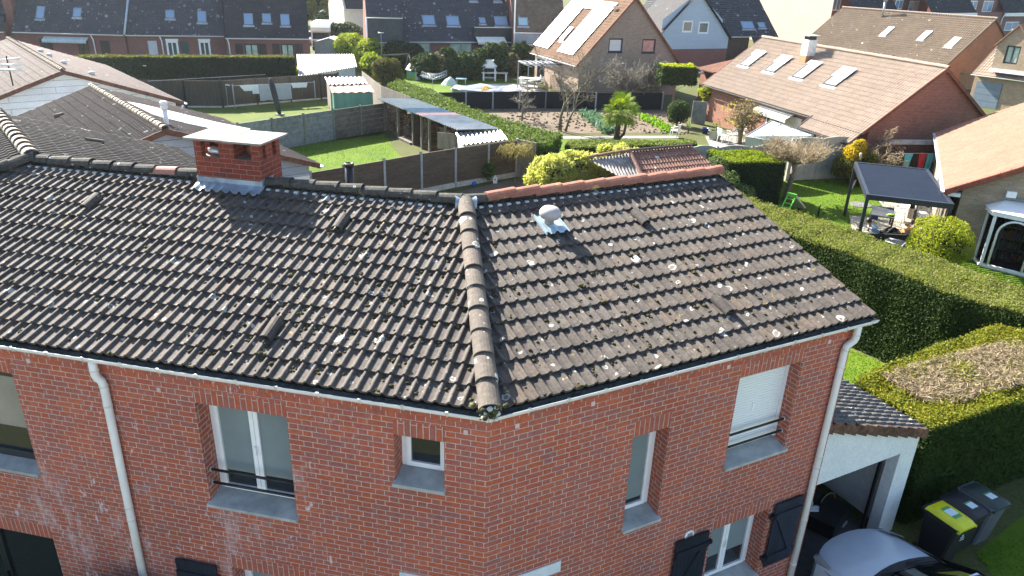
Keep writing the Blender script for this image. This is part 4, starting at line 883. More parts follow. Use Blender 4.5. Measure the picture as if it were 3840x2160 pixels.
# wheelie bins
m_bin = simple('black_bin', (.016, .017, .019), .55, .15, 10); m_bing = simple('grey_bin', (.10, .11, .14), .55, .15, 10)
m_yel = simple('yellow_lid', (.62, .62, .012), .4, .06, 6); m_lab = simple('label_white', (.62, .72, .75), .5, .05, 9); m_labg = simple('label_green', (.08, .3, .08), .5, .05, 9)
def bin_(P, ang, bm, lm, label, back, w_=.54, dp=.68, h=1.0, big=False):
    """P: middle of the bin's base; ang: heading of its front"""
    root = thing('wheelie_bin', P, label, 'bin', 'bins standing against the hedge'); P = Vector(P); f = Vector((math.cos(ang), math.sin(ang), 0)); s = Vector((-f.y, f.x, 0))
    def ring(z, hw, hd, o=0): return [P+f*(hd+o)+s*hw*.86+Z*z, P+f*(hd*.86+o)+s*hw+Z*z, P-f*(hd-o)+s*hw+Z*z, P-f*(hd-o)-s*hw+Z*z, P+f*(hd*.86+o)-s*hw+Z*z, P+f*(hd+o)-s*hw*.86+Z*z]
    mb = MB(); R = [ring(.04, w_*.4, dp*.34, -.03), ring(.5, w_*.45, dp*.41, -.02), ring(h-.08, w_*.49, dp*.47), ring(h-.075, w_*.53, dp*.52), ring(h-.02, w_*.53, dp*.52)]
    vs = [q for r in R for q in r]; mb.add(vs, [(i*6+j, i*6+(j+1) % 6, (i+1)*6+(j+1) % 6, (i+1)*6+j) for i in range(4) for j in range(6)]+[tuple(range(6)), tuple(range(24, 30))]); mb.build('body', bm, root)
    mb = MB(); n = 8; vs = []
    for i in range(n+1):
        t = i/n; x = dp*(.5-t*1.02)+.03
        for j in range(9):
            u = -1+j/4; zz = h + .055*(1-abs(u)**4)*(1-(2*t-1)**6) - (.035 if abs(u) == 1 else 0) + (.02*(t > .9)); vs.append(P+f*x+s*u*w_*.52*(1 if 0 < i < n else .9 if i == 0 else 1)+Z*zz)
    mb.add(vs, [(i*9+j, i*9+j+1, (i+1)*9+j+1, (i+1)*9+j) for i in range(n) for j in range(8)], 0, True)
    vs2 = []
    for v in vs: vs2.append(v-Z*.02)
    ed = [j for j in range(9)]; mb.add([vs[j] for j in ed]+[vs[j]-Z*.045 for j in ed], [(j, j+1, 9+j+1, 9+j) for j in range(8)])
    for e in (0, 8): mb.add([vs[i*9+e] for i in range(n+1)]+[vs[i*9+e]-Z*.045 for i in range(n+1)], [(j, j+1, n+1+j+1, n+1+j) for j in range(n)])
    lid = mb.build('lid', lm, root)
    mb = MB(); x0, x1 = (-.14, .15) if big else (.0, .17); hw = .10 if big else .085; z = h+.060
    if big: s_a, s_b = -hw, hw
    else: s_a, s_b = -hw, hw
    mb.obox(P+f*x0+s*s_a+Z*(z-.002), f*(x1-x0), s*(s_b-s_a), Z*.003); lb = mb.build('sticker', m_lab, lid)
    mb = MB(); mb.obox(P+f*x0+s*s_a+Z*(z+.001), f*(x1-x0)*.2, s*(s_b-s_a), Z*.002)
    if big: mb.obox(P+f*(x1-(x1-x0)*.25)+s*s_a+Z*(z+.001), f*(x1-x0)*.25, s*(s_b-s_a), Z*.002)
    mb.build('sticker_band', m_labg, lid)
    mb = MB(); mb.tube([P-f*(dp*.56)-s*w_*.45+Z*(h-.03), P-f*(dp*.56)+s*w_*.45+Z*(h-.03)], .016, 6)
    for q in (-.45, .45): mb.tube([P-f*(dp*.5)+s*w_*q+Z*(h-.05), P-f*(dp*.57)+s*w_*q+Z*(h-.03)], .018, 6)
    mb.build('handle', bm, root)
    for q in (-1, 1):
        mb = MB(); mb.lathe(P-f*dp*.40+s*q*w_*.36+Z*.1, [(.0, -.025), (.1, -.025), (.1, .025), (0, .025)], 14, axis=s); mb.build('wheel', m_rub, root)
    return root, f, s, P
ang = math.atan2(-.57, .25) ; ang = math.atan2(-.60, .31)
r1, f, s, P = bin_((8.19, 3.86, 0), math.atan2(-.60, .30), m_bin, m_yel, 'black wheelie bin with a yellow lid', None, .50, .66, .98, True)
mb = MB(); rg = random.Random(5); zz = .70                               # pale emblem and two worn words printed on the front
for ln, (wd, y) in enumerate(((.1, .0), (.12, -.045))):
    x = -wd/2
    while x < wd/2: mb.obox(P+f*(.30+.004)+s*(x)+Z*(zz+y), s*rg.uniform(.008, .014), Z*rg.uniform(.018, .03), f*.003); x += .018
mb.lathe(P+f*.303+Z*(zz+.06), [(.016, 0), (.016, .004), (.024, .004), (.024, 0)], 12, axis=f)
mb.build('print', m_lab, r1)
bin_((8.66, 4.2, 0), math.atan2(-.60, .30), m_bin, m_bin, 'all black wheelie bin standing between the yellow lidded and the grey one', None, .50, .62, .95)
bin_((9.13, 4.42, 0), math.atan2(-.60, .30), m_bing, simple('dark_green_lid', (.02, .035, .03), .45, .1, 6), 'grey wheelie bin with a dark green lid', None, .52, .66, 1.0)

# house at the right edge
m_palebrick = brick('pale_brick', [(.34, .25, .165), (.40, .30, .20), (.30, .225, .155), (.37, .26, .17), (.43, .33, .24)], (.40, .36, .3), h=.072, flemish=False, mw=.012)
m_otile = tilemat('orange_tile', [(.27, .135, .085), (.31, .16, .105), (.35, .19, .13)], lichen=0, dirt=.22, rough=.7)
m_overge = simple('red_verge_tile', (.27, .075, .04), .75, .2, 8, bmp=.2)
A_, B_ = Vector((22.06, 31.6, 0)), Vector((16.52, 20.16, 0)); dH = (B_-A_).normalized(); nH = Vector((-dH.y, dH.x, 0)); LH = (B_-A_).length; WH, EH, RH = 8.2, 2.66, 4.9
FH = Fr(A_, dH, nH); th = math.atan2(RH-EH, WH/2); SH = nH*math.cos(th)+Z*math.sin(th)
rh = thing('corner_house', FH(LH/2, WH/2, 0), 'pale brick house with an orange tiled roof and a white bay at the right edge', 'house')
mb = MB(); gzH = lambda s: EH+min(s, WH-s)/(WH/2)*(RH-EH)-.02
wall_panel(mb, FH, 0, LH-.25, 0, EH-.02, [(LH-4.2, LH-2.6, 0, 2.15, .15), (LH-7.5, LH-5.9, 0, 2.15, .15)]); FH1 = Fr(FH(LH-.25, .35, 0), nH, -dH); wall_panel(mb, FH1, 0, WH-.7, 0, EH, top=(lambda s: gzH(s+.35)-.06, WH/2-.35)); FH2 = Fr(FH(0, 0, 0), nH, dH); wall_panel(mb, FH2, 0, WH, 0, EH, top=(gzH, WH/2)); FH3 = Fr(FH(0, WH-.1, 0), dH, -nH); wall_panel(mb, FH3, 0, LH, 0, EH-.05)
wall_panel(mb, Fr(FH(0, .35, 0), dH, nH), LH-2.4, LH-.25, 0, EH-.02)
mb.build('wall', m_palebrick, rh)
tile_roof('roof_slope', m_otile, rh, FH(0, -.25, EH-.13), dH, SH, (WH/2+.25)/math.cos(th), lambda t: -.1, lambda t: LH+.05, g=.33, pitch=.1, rh=.03, lip=.025, prof=PROF5, seed=41)
tile_roof('roof_slope', m_otile, rh, FH(0, WH+.25, EH-.13), dH, -nH*math.cos(th)+Z*math.sin(th), (WH/2+.25)/math.cos(th), lambda t: -.1, lambda t: LH+.05, g=.33, pitch=.1, rh=.03, lip=.025, prof=PROF5, seed=42)
mb = MB(); cap_row(mb, FH(0, WH/2, RH+.03), FH(LH+.05, WH/2, RH+.03), r=.11); mb.build('ridge_cap', m_overge, rh)
mb = MB()
for i in range(14):
    a = -.25+(WH/2+.25)*i/14; b = -.25+(WH/2+.25)*(i+1)/14+.02; za, zb = EH+a*math.tan(th), EH+b*math.tan(th); mb.obox(FH(LH+.02, a, za-.16), dH*.06, nH*(b-a)+Z*(zb-za), Z*.22)
    mb.obox(FH(LH-.14, a, za+.045), dH*.2, nH*(b-a)+Z*(zb-za), Z*.035)
mb.build('verge_tile', m_overge, rh)
mb = MB(); gutter_run(mb, FH(-.1, -.25, EH-.15), FH(LH+.02, -.25, EH-.15), -nH, .06); mb.obox(FH(LH-.3, -.2, EH-.30), dH*.28, nH*.5, Z*.14); mb.build('gutter', m_white, rh)
mb = MB(); mb.tube([FH(LH-.35, -.28, EH-.2), FH(LH-.33, -.18, EH-.5), FH(LH-.33, -.1, EH-.7), FH(LH-.33, -.1, 0)], .045, 8); mb.build('downpipe', simple('zinc_pipe', (.3, .32, .34), .4, .15, 6, metal=.4), rh)
m_bayw = simple('bay_white', (.82, .82, .8), .4, .05, 4)
for a in (LH-4.2, LH-7.5): sash_window(rh, FH, a, a+1.6, 0.02, 2.15, .1, m_white, m_glass, name='patio_door')
# white bay window with an arched pane on its gable side
WA, WB = FH1(0, 0, 0), FH1(1, 0, 0)
mb = MB(); b0 = 1.0; Pb = lambda s, o, z: FH1(s, -o, z); zb, zt, out = .06, 2.0, 1.15
foot = [Pb(b0, 0, 0), Pb(b0+.15, .72, 0), Pb(b0+1.6, out, 0), Pb(b0+2.5, out, 0), Pb(b0+3.75, .72, 0), Pb(b0+3.9, 0, 0)]
shell_box(mb, foot, zb); mb.prism([p+(p-FH1(b0+1.75, 0, 0))*.05+Z*zb for p in foot], Z*.07); mb.prism([p+(p-FH1(b0+1.75, 0, 0))*.07+Z*zt for p in foot], Z*.16)
for p in foot[1:-1]: mb.cbox(p+Z*zb, .10, .10, zt-zb, math.atan2(dH.y, dH.x))
for p in (foot[0], foot[-1]): mb.cbox(p+Z*zb+dH*.06, .1, .1, zt-zb, math.atan2(dH.y, dH.x))
bayo = mb.build('bay_window', m_bayw, rh)
mb = MB()
for i in range(5):
    a, b = foot[i], foot[i+1]; mb.poly([a+Z*(zb+.07), b+Z*(zb+.07), b+Z*zt, a+Z*zt])
gm2, t_, b_ = _mat('bay_glass'); b_.inputs['Base Color'].default_value = (.9, .95, .93, 1); b_.inputs['Roughness'].default_value = .03; b_.inputs['Transmission Weight'].default_value = 1.0; b_.inputs['IOR'].default_value = 1.05
mb.build('pane', gm2, bayo)
mb = MB()
for i in range(1, 4):
    a, b = foot[i], foot[i+1]; e = (b-a); L = e.length; e.normalize(); nn = Vector((e.y, -e.x, 0)); m = L/2; r = L*.36; n = 14
    pts = [a+e*(m-r)+nn*.03+Z*(zb+.1)] + [a+e*(m-r*math.cos(math.pi*k/n))+nn*.03+Z*(zt-.08-r+r*math.sin(math.pi*k/n)) for k in range(n+1)] + [a+e*(m+r)+nn*.03+Z*(zb+.1)]
    mb.tube(pts, .045, 5); mb.tube([a+e*.06+Z*(zb+.09), b-e*.06+Z*(zb+.09)], .03, 4)
mb.build('arch_frame', m_bayw, bayo)
mb = MB(); n = 8; ring = [p+(p-FH1(b0+1.75, 0, 0))*.10+Z*(zt+.165) for p in foot]; top = [FH1(b0+.4, -.02, zt+.45), FH1(b0+3.5, -.02, zt+.45)]
mb.poly([ring[0], ring[1], top[0]]); mb.poly([ring[1], ring[2], top[0]]); mb.poly([ring[2], ring[3], top[1], top[0]]); mb.poly([ring[3], ring[4], top[1]]); mb.poly([ring[4], ring[5], top[1]])
mb.build('bay_roof', simple('bay_roof_white', (.8, .81, .8), .35, .05, 3), bayo)
mb = MB(); mb.obox(FH1(b0+.3, -.05, zt+.5), nH*3.0, -dH*-.05, Z*.05); mb.build('flashing', simple('zinc_strip', (.25, .3, .36), .4, .15, 5, metal=.4), bayo)
mb = MB(); mb.obox(FH1(b0+.35, -.16, zt+.62), nH*.3, dH*.16, Z*.22); mb.build('wall_lamp', m_white, rh)
# bookcase seen through the bay
bk = thing('bookcase', FH1(b0+1.9, .12, 0), 'white bookcase full of books seen through the arched bay window', 'bookcase'); rg = random.Random(12)
mb = MB(); W0, W1 = b0+.5, b0+3.2
for k in range(5): mb.obox(FH1(W0, -.34, .35+.42*k), nH*(W1-W0), dH*.32, Z*.03)
for k in range(5): mb.obox(FH1(W0+(W1-W0-.03)*k/4, -.345, .3), nH*.03, dH*.33, Z*1.75)
mb.build('shelf', simple('shelf_white', (.7, .7, .66), .5, .05, 4), bk)
pal = [simple('book_'+c, v, .6, .1, 9) for c, v in (('red', (.4, .03, .03)), ('blue', (.05, .12, .35)), ('cream', (.6, .55, .4)), ('dark', (.04, .04, .05)), ('green', (.05, .2, .08)), ('orange', (.5, .2, .03)))]
mb = MB()
for k in range(4):
    x = W0+.05
    while x < W1-.08:
        w2 = rg.uniform(.025, .06); 
        if rg.random() < .85: mb.obox(FH1(x, -.37, .38+.42*k), nH*w2*.92, dH*.2, Z*rg.uniform(.2, .34), rg.randrange(6))
        x += w2
bo = mb.build('books', pal, bk); bo['kind'] = 'stuff'

# black louvred pergola, its deck and what stands under it
m_anth = simple('anthracite_metal', (.018, .023, .034), .4, .12, 6)
C1, C2 = at(6, 1400, 20, 2.4), at(6, 2040, 92, 2.4); C3, C4 = at(3, 1450, 1240, 2.4), at(3, 1975, 1295, 2.4)
ax = (C2-C1).normalized(); ay = Vector((-ax.y, ax.x, 0)); wd = (C2-C1).length; ln = (C3-C1).dot(ay)
FP = Fr(Vector((C1.x, C1.y, 0)), ax, ay)
pg = thing('pergola', FP(wd/2, ln/2, 0), 'black pergola with a louvred roof against the pale brick house', 'pergola')
mb = MB(); mb.obox(FP(-.06, -.06, 2.22), ax*(wd+.1), ay*.12, Z*.2); mb.obox(FP(-.06, ln-.06, 2.22), ax*(wd+.1), ay*.12, Z*.2); mb.obox(FP(-.06, .06, 2.22), ax*.12, ay*(ln-.12), Z*.2); mb.obox(FP(wd-.08, .06, 2.22), ax*.12, ay*(ln-.12), Z*.2); mb.build('frame', m_anth, pg)
for s, d in ((0, 0), (0, ln-.06), (wd-.05, 0), (wd-.05, ln-.06)): mb = MB(); mb.obox(FP(s-.06, d-.06, 0), ax*.12, ay*.12, Z*2.22); mb.build('post', m_anth, pg)
mb = MB(); n = 26
for i in range(n): d = .08+(ln-.16)*i/n; p0 = FP(.06, d, 2.31); mb.obox(p0, ax*(wd-.14), ay*((ln-.16)/n*.8)+Z*.075, Z*.018)
mb.build('louvre', simple('louvre_metal', (.035, .045, .065), .35, .1, 6, metal=.3), pg)
m_deck = simple('grey_deck', (.42, .37, .30), .85, .2, 3, c2=(.28, .25, .21), stretch=(1, 6, 1))
dk = [at(6, 1310, 172), at(6, 1660, 262), at(6, 2040, 330), at(6, 1700, 470), at(6, 1270, 300)]
flat('deck', [(14.3, 19.6), (14.0, 21.6), (15.15, 24.95), (17.0, 24.6), (17.6, 27.5), (20.5, 26.6), (17.9, 20.8), (16.9, 19.2)], .02, m_deck)
tb = thing('garden_table', at(6, 1500, 200, .0), 'grey rectangular garden table under the pergola', 'table'); tp = [at(6, 1432, 108, .74), at(6, 1598, 122, .74), at(6, 1598, 205, .74), at(6, 1420, 175, .74)]
mb = MB(); mb.prism(tp, Z*.04); mb.build('table_top', simple('slate_grey_top', (.07, .075, .085), .5, .1, 6), tb)
cc = sum(tp, Vector())/4
for p in tp: mb = MB(); q = cc+(p-cc)*.9; mb.cbox((q.x, q.y, 0), .07, .07, .74, math.atan2(ax.y, ax.x)); mb.build('leg', m_anth, tb)
q = tp[2]+(cc-tp[2])*.35+Z*.045; mb = MB(); mb.ball(q+Z*.03, .12, 1.6, 1, .35, 10, 6, 0, .2); o = mb.build('green_cloth', simple('lime_cloth', (.25, .5, .06), .8, .2, 12)); o['label'] = 'crumpled lime green cloth on the grey garden table'; o['category'] = 'cloth'
q = tp[1]+(cc-tp[1])*.35+Z*.045; mb = MB(); mb.ball(q+Z*.02, .1, 1.7, 1, .3, 10, 6, 0, .2); o = mb.build('folded_clothes', simple('grey_cloth', (.2, .24, .3), .9, .2, 12)); o['label'] = 'grey folded clothes at the corner of the garden table'; o['category'] = 'clothes'
m_concd = simple('dull_slab', (.15, .15, .15), .9, .2, 6)
def bucket(P, r, h, mat, lab, name='bucket', cat='bucket'):
    mb = MB(); mb.lathe(P, [(r*.8, 0), (r, h), (r*1.06, h), (r*1.06, h-.02), (r*.95, h-.03), (r*.78, .02)], 14); o = mb.build(name, mat); o['label'] = lab; o['category'] = cat; return o
bucket(at(6, 1442, 205, 0), .19, .34, simple('blue_plastic', (.02, .09, .35), .5, .1, 8), 'blue bucket under the grey garden table')
def chair(P, ang, mat, lab, sc=1.0, group=None, hb=.86):
    r = thing('garden_chair', P, lab, 'chair', group); f = Vector((math.cos(ang), math.sin(ang), 0)); s = Vector((-f.y, f.x, 0)); P = Vector(P)
    mb = MB(); mb.obox(P-s*.23*sc-f*.22*sc+Z*.42*sc, s*.46*sc, f*.46*sc, Z*.035*sc); mb.build('seat', mat, r)
    mb = MB()
    for k in range(5): mb.obox(P-s*(.22-.098*k)*sc-f*.25*sc+Z*.45*sc, s*.06*sc, f*-.09*sc+Z*(hb-.47)*sc, f*.02*sc)
    mb.obox(P-s*.24*sc-f*.345*sc+Z*(hb-.06)*sc, s*.48*sc, f*.03*sc, Z*.06*sc); mb.build('backrest', mat, r)
    for a, b in ((1, 1), (1, -1), (-1, 1), (-1, -1)): mb = MB(); mb.tube([P+f*.2*a*sc+s*.2*b*sc+Z*.42*sc, P+f*.24*a*sc+s*.23*b*sc], .02*sc, 5); mb.build('leg', mat, r)
    for b in (-1, 1): mb = MB(); mb.tube([P-f*.27*sc+s*.25*b*sc+Z*.64*sc, P+f*.18*sc+s*.25*b*sc+Z*.64*sc, P+f*.2*sc+s*.24*b*sc+Z*.42*sc], .02*sc, 5); mb.build('armrest', mat, r)
    return r
m_wplast = simple('white_plastic', (.8, .8, .78), .4, .05, 5)
chair(at(6, 1620, 215, 0), math.atan2(-ax.y, -ax.x), m_wplast, 'white chair beside the grey garden table under the pergola')
lb = thing('laundry_basket', at(6, 1785, 240, 0), 'cream slotted laundry basket heaped with white washing', 'basket'); P = at(6, 1785, 240, 0)
mb = MB(); mb.lathe(P, [(.22, 0), (.27, .36), (.29, .38), (.26, .38), (.21, .02)], 18); mb.build('basket', simple('cream_plastic', (.7, .66, .5), .5, .08, 8), lb); mb = MB()
for k in range(10):
    a = 2*math.pi*k/10
    for z in (.12, .22): mb.cbox(P+Vector((math.cos(a), math.sin(a), 0))*(.235+.08*z)+Z*z, .02, .05, .06, a)
mb.build('slot', m_dark, lb); mb = MB(); mb.ball(P+Z*.42, .26, 1.1, 1, .5, 12, 7, 0, .16, random.Random(3)); mb.build('washing', simple('white_washing', (.8, .8, .8), .9, .08, 9), lb)
# clothes hanging under the pergola
for k, (x, c, wd_, hh, nm) in enumerate(((1742, (.03, .02, .02), .16, .5, 'dark brown'), (1775, (.5, .5, .48), .14, .55, 'pale grey'), (1808, (.06, .25, .16), .34, .38, 'green'), (1858, (.02, .03, .10), .14, .45, 'navy'))):
    P = at(6, x, 80, 1.55); mb = MB(); rg = random.Random(k); n = 6; vs = []
    for i in range(n+1):
        for j in (0, .5, 1): vs.append(P+ax*(wd_*(i/n-.5)*(1-.15*(j == 0)))+ay*(.04*math.sin(i*1.9+k))-Z*hh*j+Z*.25)
    b_ = [v+ay*.03 for v in vs]; nV = len(vs)
    fs = [(3*i+j, 3*i+j+1, 3*i+j+4, 3*i+j+3) for i in range(n) for j in range(2)]; mb.add(vs+b_, fs+[tuple(nV+q for q in reversed(f)) for f in fs]); o = mb.build('hanging_shirt', simple('cloth_'+nm.replace(' ', '_'), c, .9, .15, 8)); o['label'] = nm+' garment hanging on the drying rack under the pergola'; o['category'] = 'garment'; o['group'] = 'clothes drying under the pergola'
P = at(6, 1800, 80, 1.82); mb = MB(); mb.tube([P-ax*.55, P+ax*.5], .012, 5); mb.tube([P+ax*.45, Vector((P.x, P.y, 0))+ax*.45], .012, 5); mb.tube([P-ax*.5, Vector((P.x, P.y, 0))-ax*.5], .012, 5); o = mb.build('drying_rack', m_white); o['label'] = 'white drying rack rail carrying clothes under the pergola'; o['category'] = 'rack'
# sofa and the two people lying on it
S0, S1 = at(6, 1380, 345, .45), at(6, 1735, 360, .45); sx = (S1-S0).normalized(); sy = Vector((-sx.y, sx.x, 0)); SC0 = Vector((S0.x, S0.y, 0)); sw = (S1-S0).length
sof = thing('garden_sofa', SC0+sx*sw/2, 'long low black garden sofa behind the clipped hedge', 'sofa'); FS = Fr(SC0, sx, sy)
m_sofa = simple('black_wicker', (.014, .014, .016), .8, .3, 20, bmp=.5)
mb = MB(); mb.obox(FS(0, 0, .08), sx*sw, sy*.75, Z*.26); mb.build('base', m_sofa, sof); mb = MB(); mb.obox(FS(0, -.1, .08), sx*sw, sy*.1, Z*.58); mb.build('backrest', m_sofa, sof)
for s in (-.1, sw): mb = MB(); mb.obox(FS(s, -.1, .08), sx*.1, sy*.85, Z*.5); mb.build('armrest', m_sofa, sof)
mb = MB(); mb.obox(FS(.02, .02, .345), sx*(sw-.04), sy*.72, Z*.1); mb.build('cushion', simple('grey_cushion', (.06, .065, .07), .9, .1, 9), sof)
lt = thing('low_table', at(6, 1640, 385, 0), 'low dark glass table in front of the hedge beside the sofa', 'table'); tp = [at(6, 1555, 355, .5), at(6, 1690, 382, .5), at(6, 1652, 418, .5), at(6, 1530, 375, .5)]
mb = MB(); mb.prism(tp, Z*.03); mb.build('table_top', glass('table_glass', (.03, .035, .045), .1, .6), lt)
for a, b in zip(tp, tp[1:]+tp[:1]): mb = MB(); mb.tube([a+Z*.03, b+Z*.03], .025, 5); mb.build('rim', simple('alu_rim', (.3, .32, .36), .4), lt)
for p in tp: mb = MB(); mb.tube([Vector((p.x, p.y, 0)), p], .03, 6); mb.build('leg', m_anth, lt)
def person(label, J, E_, R_, regions, hair, head, extra=None):
    """one skinned body grown over a posed skeleton; regions give each bone's material"""
    names = list(J); me = bpy.data.meshes.new('person'); me.from_pydata([J[k] for k in names], [(names.index(a), names.index(b)) for a, b, _ in E_], []); o = bpy.data.objects.new('person_tmp', me); COL.objects.link(o)
    md = o.modifiers.new('s', 'SKIN'); md.use_smooth_shade = True
    for k, v in zip(names, me.skin_vertices[0].data): v.radius = (R_[k], R_[k]); v.use_root = (k == 'pelvis')
    o.modifiers.new('u', 'SUBSURF').levels = 1; o.modifiers['u'].render_levels = 1
    dg = bpy.context.evaluated_depsgraph_get(); m2 = bpy.data.meshes.new_from_object(o.evaluated_get(dg)); bpy.data.objects.remove(o)
    mats = list(dict.fromkeys(m for _, _, m in E_)); 
    for m in mats: m2.materials.append(m)
    segs = [(Vector(J[a]), Vector(J[b]), mats.index(m)) for a, b, m in E_]
    for p in m2.polygons:
        c = p.center; best = 1e9
        for a, b, mi in segs:
            d = b-a; t = max(0, min(1, (c-a).dot(d)/max(1e-9, d.length_squared))); q = (a+d*t-c).length
            if q < best: best = q; p.material_index = mi
    r = bpy.data.objects.new('person', m2); COL.objects.link(r); r['label'] = label; r['category'] = 'person'
    mb = MB(); c, f, up = head; rr = random.Random(3); vs = []
    side = f.cross(up)
    for i in range(9):
        t = math.pi*i/8*.62
        for j in range(14):
            a = 2*math.pi*j/14; q = c - f*.012 + (up*.96-f*.28).normalized()*math.cos(t)*.128 + ((up*.28+f*.96).normalized()*math.cos(a)+side*math.sin(a))*math.sin(t)*.108; vs.append(q)
    mb.add(vs, [(i*14+j, i*14+(j+1) % 14, (i+1)*14+(j+1) % 14, (i+1)*14+j) for i in range(8) for j in range(14)], 0, True); h = mb.build('hair', hair, r)
    if extra: extra(r)
    return r
m_skin = simple('skin', (.48, .27, .19), .55, .08, 9); m_dk = simple('dark_hair', (.025, .014, .01), .5, .2, 12); m_lbl = simple('pale_blue_top', (.4, .52, .7), .85, .1, 10); m_trs = simple('black_trousers', (.012, .012, .014), .85, .15, 10); m_ochre = simple('ochre_top', (.55, .26, .03), .85, .1, 10)
def hand(J, E_, R_, k, P, d, n, m):
    d = Vector(d).normalized(); s = d.cross(Vector(n)).normalized(); R_[k] = .026
    for i in range(5):
        off = (i-1.5)*.019 if i < 4 else -.05; L = (.072, .08, .076, .06, .05)[i]; a = P+d*(.075 if i < 4 else .03)+s*off; b = a+d*L*.55+s*off*.1-Vector(n)*.008; c = b+d*L*.4-Vector(n)*.024
        for q, v, rr in (('a', a, .0115), ('b', b, .009), ('c', c, .0075)): J[f'{k}{i}{q}'] = v; R_[f'{k}{i}{q}'] = rr
        E_ += [(k, f'{k}{i}a', m), (f'{k}{i}a', f'{k}{i}b', m), (f'{k}{i}b', f'{k}{i}c', m)]
def recline(O, along, back, tone, knees, arm_up):
    """lying back along the sofa: O hips on the cushion, along = towards the feet"""
    a, b = along, back; J = {}; R_ = {}
    def j(k, x, y, z, r): J[k] = O+a*x+b*y+Z*z; R_[k] = r
    j('pelvis', 0, 0, .12, .125); j('waist', -.16, 0, .17, .12); j('chest', -.33, 0, .29, .135); j('neck', -.46, 0, .43, .055); j('chin', -.475, 0, .50, .062); j('head', -.50, 0, .60, .098); j('crown', -.51, 0, .67, .07); j('nose', -.40, 0, .575, .018)
    for sgn, n in ((1, 'l'), (-1, 'r')):
        j('shoulder'+n, -.40, .17*sgn, .36, .062)
        if arm_up and sgn == -1: j('elbow'+n, -.22, .30*sgn, .42, .045); j('wrist'+n, -.36, .16*sgn, .52, .030); hd_ = (O+a*-.38+b*.12*sgn+Z*.56, (-a*.2+Z), b*-sgn)
        else: j('elbow'+n, -.20, .30*sgn, .20, .045); j('wrist'+n, .03, .25*sgn, .24, .030); hd_ = (O+a*.08+b*.22*sgn+Z*.24, a, Z)
        J['hand'+n] = hd_[0]; hand(J, EX, R_, 'hand'+n, *hd_, m_skin)
        j('hip'+n, .06, .09*sgn, .11, .10); kz = knees if sgn > 0 else knees*.8
        j('knee'+n, .06+math.sqrt(max(.01, .44**2-kz**2)), .12*sgn, .10+kz, .065); j('ankle'+n, .06+2*math.sqrt(max(.01, .43**2-kz**2))*(1 if knees > .2 else .98), .12*sgn, .05, .042); j('toe'+n, .2+2*math.sqrt(max(.01, .43**2-kz**2)), .14*sgn, .04+(.14 if knees < .2 else 0), .03)
    return J, R_
def body_edges(top, sleeve, leg, foot):
    E_ = [('pelvis', 'waist', top), ('waist', 'chest', top), ('chest', 'neck', m_skin), ('neck', 'chin', m_skin), ('chin', 'head', m_skin), ('head', 'crown', m_skin), ('head', 'nose', m_skin)]
    for n in 'lr': E_ += [('chest', 'shoulder'+n, top), ('shoulder'+n, 'elbow'+n, sleeve), ('elbow'+n, 'wrist'+n, sleeve if sleeve is not m_skin else m_skin), ('wrist'+n, 'hand'+n, m_skin), ('pelvis', 'hip'+n, leg), ('hip'+n, 'knee'+n, leg), ('knee'+n, 'ankle'+n, leg), ('ankle'+n, 'toe'+n, foot)]
    return E_
EX = []; O1 = FS(sw*.36, .34, .44); J, R_ = recline(O1, sx, sy, 0, .08, True); J = {k: Vector(v) for k, v in J.items()}
w1 = person('dark-haired person in a pale blue top lying on the black sofa', J, body_edges(m_lbl, m_lbl, m_trs, m_skin)+EX, R_, None, m_dk, (J['head'], sx, Z))
EX = []; O2 = FS(sw*.82, .36, .44); J, R_ = recline(O2, -sx, -sy, 0, .30, True)
def shades(r):
    c = J['head']; mb = MB(); f = -sx; mb.obox(c+f*.085-sy*.075+Z*.0, sy*.15, f*.022, Z*.035); mb.build('sunglasses', m_black, r)
person('person in an ochre top and sunglasses with knees drawn up on the black sofa', J, body_edges(m_ochre, m_skin, m_trs, m_white)+EX, R_, None, m_dk, (J['head'], -sx, Z), shades)
# bushes, tree and laundry on that side
P = at(6, 1960, 560, 0); c = at(6, 1915, 360, 1.25)
bush('round_shrub', 'round yellow green shrub between the sofa and the brick house', [(c.x+.1, c.y-.1, 1.2, 1.02, 1.02, .95)], m_lf_spring, 1500, .042, 8, 'shrub', stem=.06)
T0 = at(6, 775, 62, 0); ut = thing('umbrella_tree', T0, 'bare pollarded tree with a flat umbrella crown on the right lawn', 'tree')
mb = MB(); hT = 1.75; top = T0+Vector((.12, 0, hT)); mb.tube([T0, T0+Z*.5+V3(.03, 0, 0), T0+Z*1.1+V3(.1, 0, 0), top], [.16, .125, .115, .14], 9); mb.build('trunk', simple('grey_bark', (.24, .2, .15), .95, .35, 12, bmp=.8, c2=(.1, .09, .06)), ut)
mb = MB(); rg = random.Random(14)
for k in range(17):
    a = 2*math.pi*k/17+rg.uniform(-.15, .15); e = Vector((math.cos(a), math.sin(a), 0)); L = rg.uniform(.9, 1.75); pts = [top, top+e*L*.35+Z*.22, top+e*L*.7+Z*rg.uniform(.25, .42), top+e*L+Z*rg.uniform(.35, .6)]
    mb.tube(pts, [.06, .045, .03, .018], 5, caps=False)
    for q in range(30):
        t = rg.uniform(.15, 1); i = min(2, int(t*3)); p = pts[i].lerp(pts[i+1], t*3-i); d = (Z*rg.uniform(.35, 1.2)+e*rg.uniform(-.1, .9)+Vector((rg.gauss(0, .35), rg.gauss(0, .35), 0))).normalized(); branchy(mb, p, d, rg.uniform(.35, .7), .014, 1, rg, .5, .05, (2, 3), 2, .15, .008, .7)
mb.build('crown', m_bark2, ut)
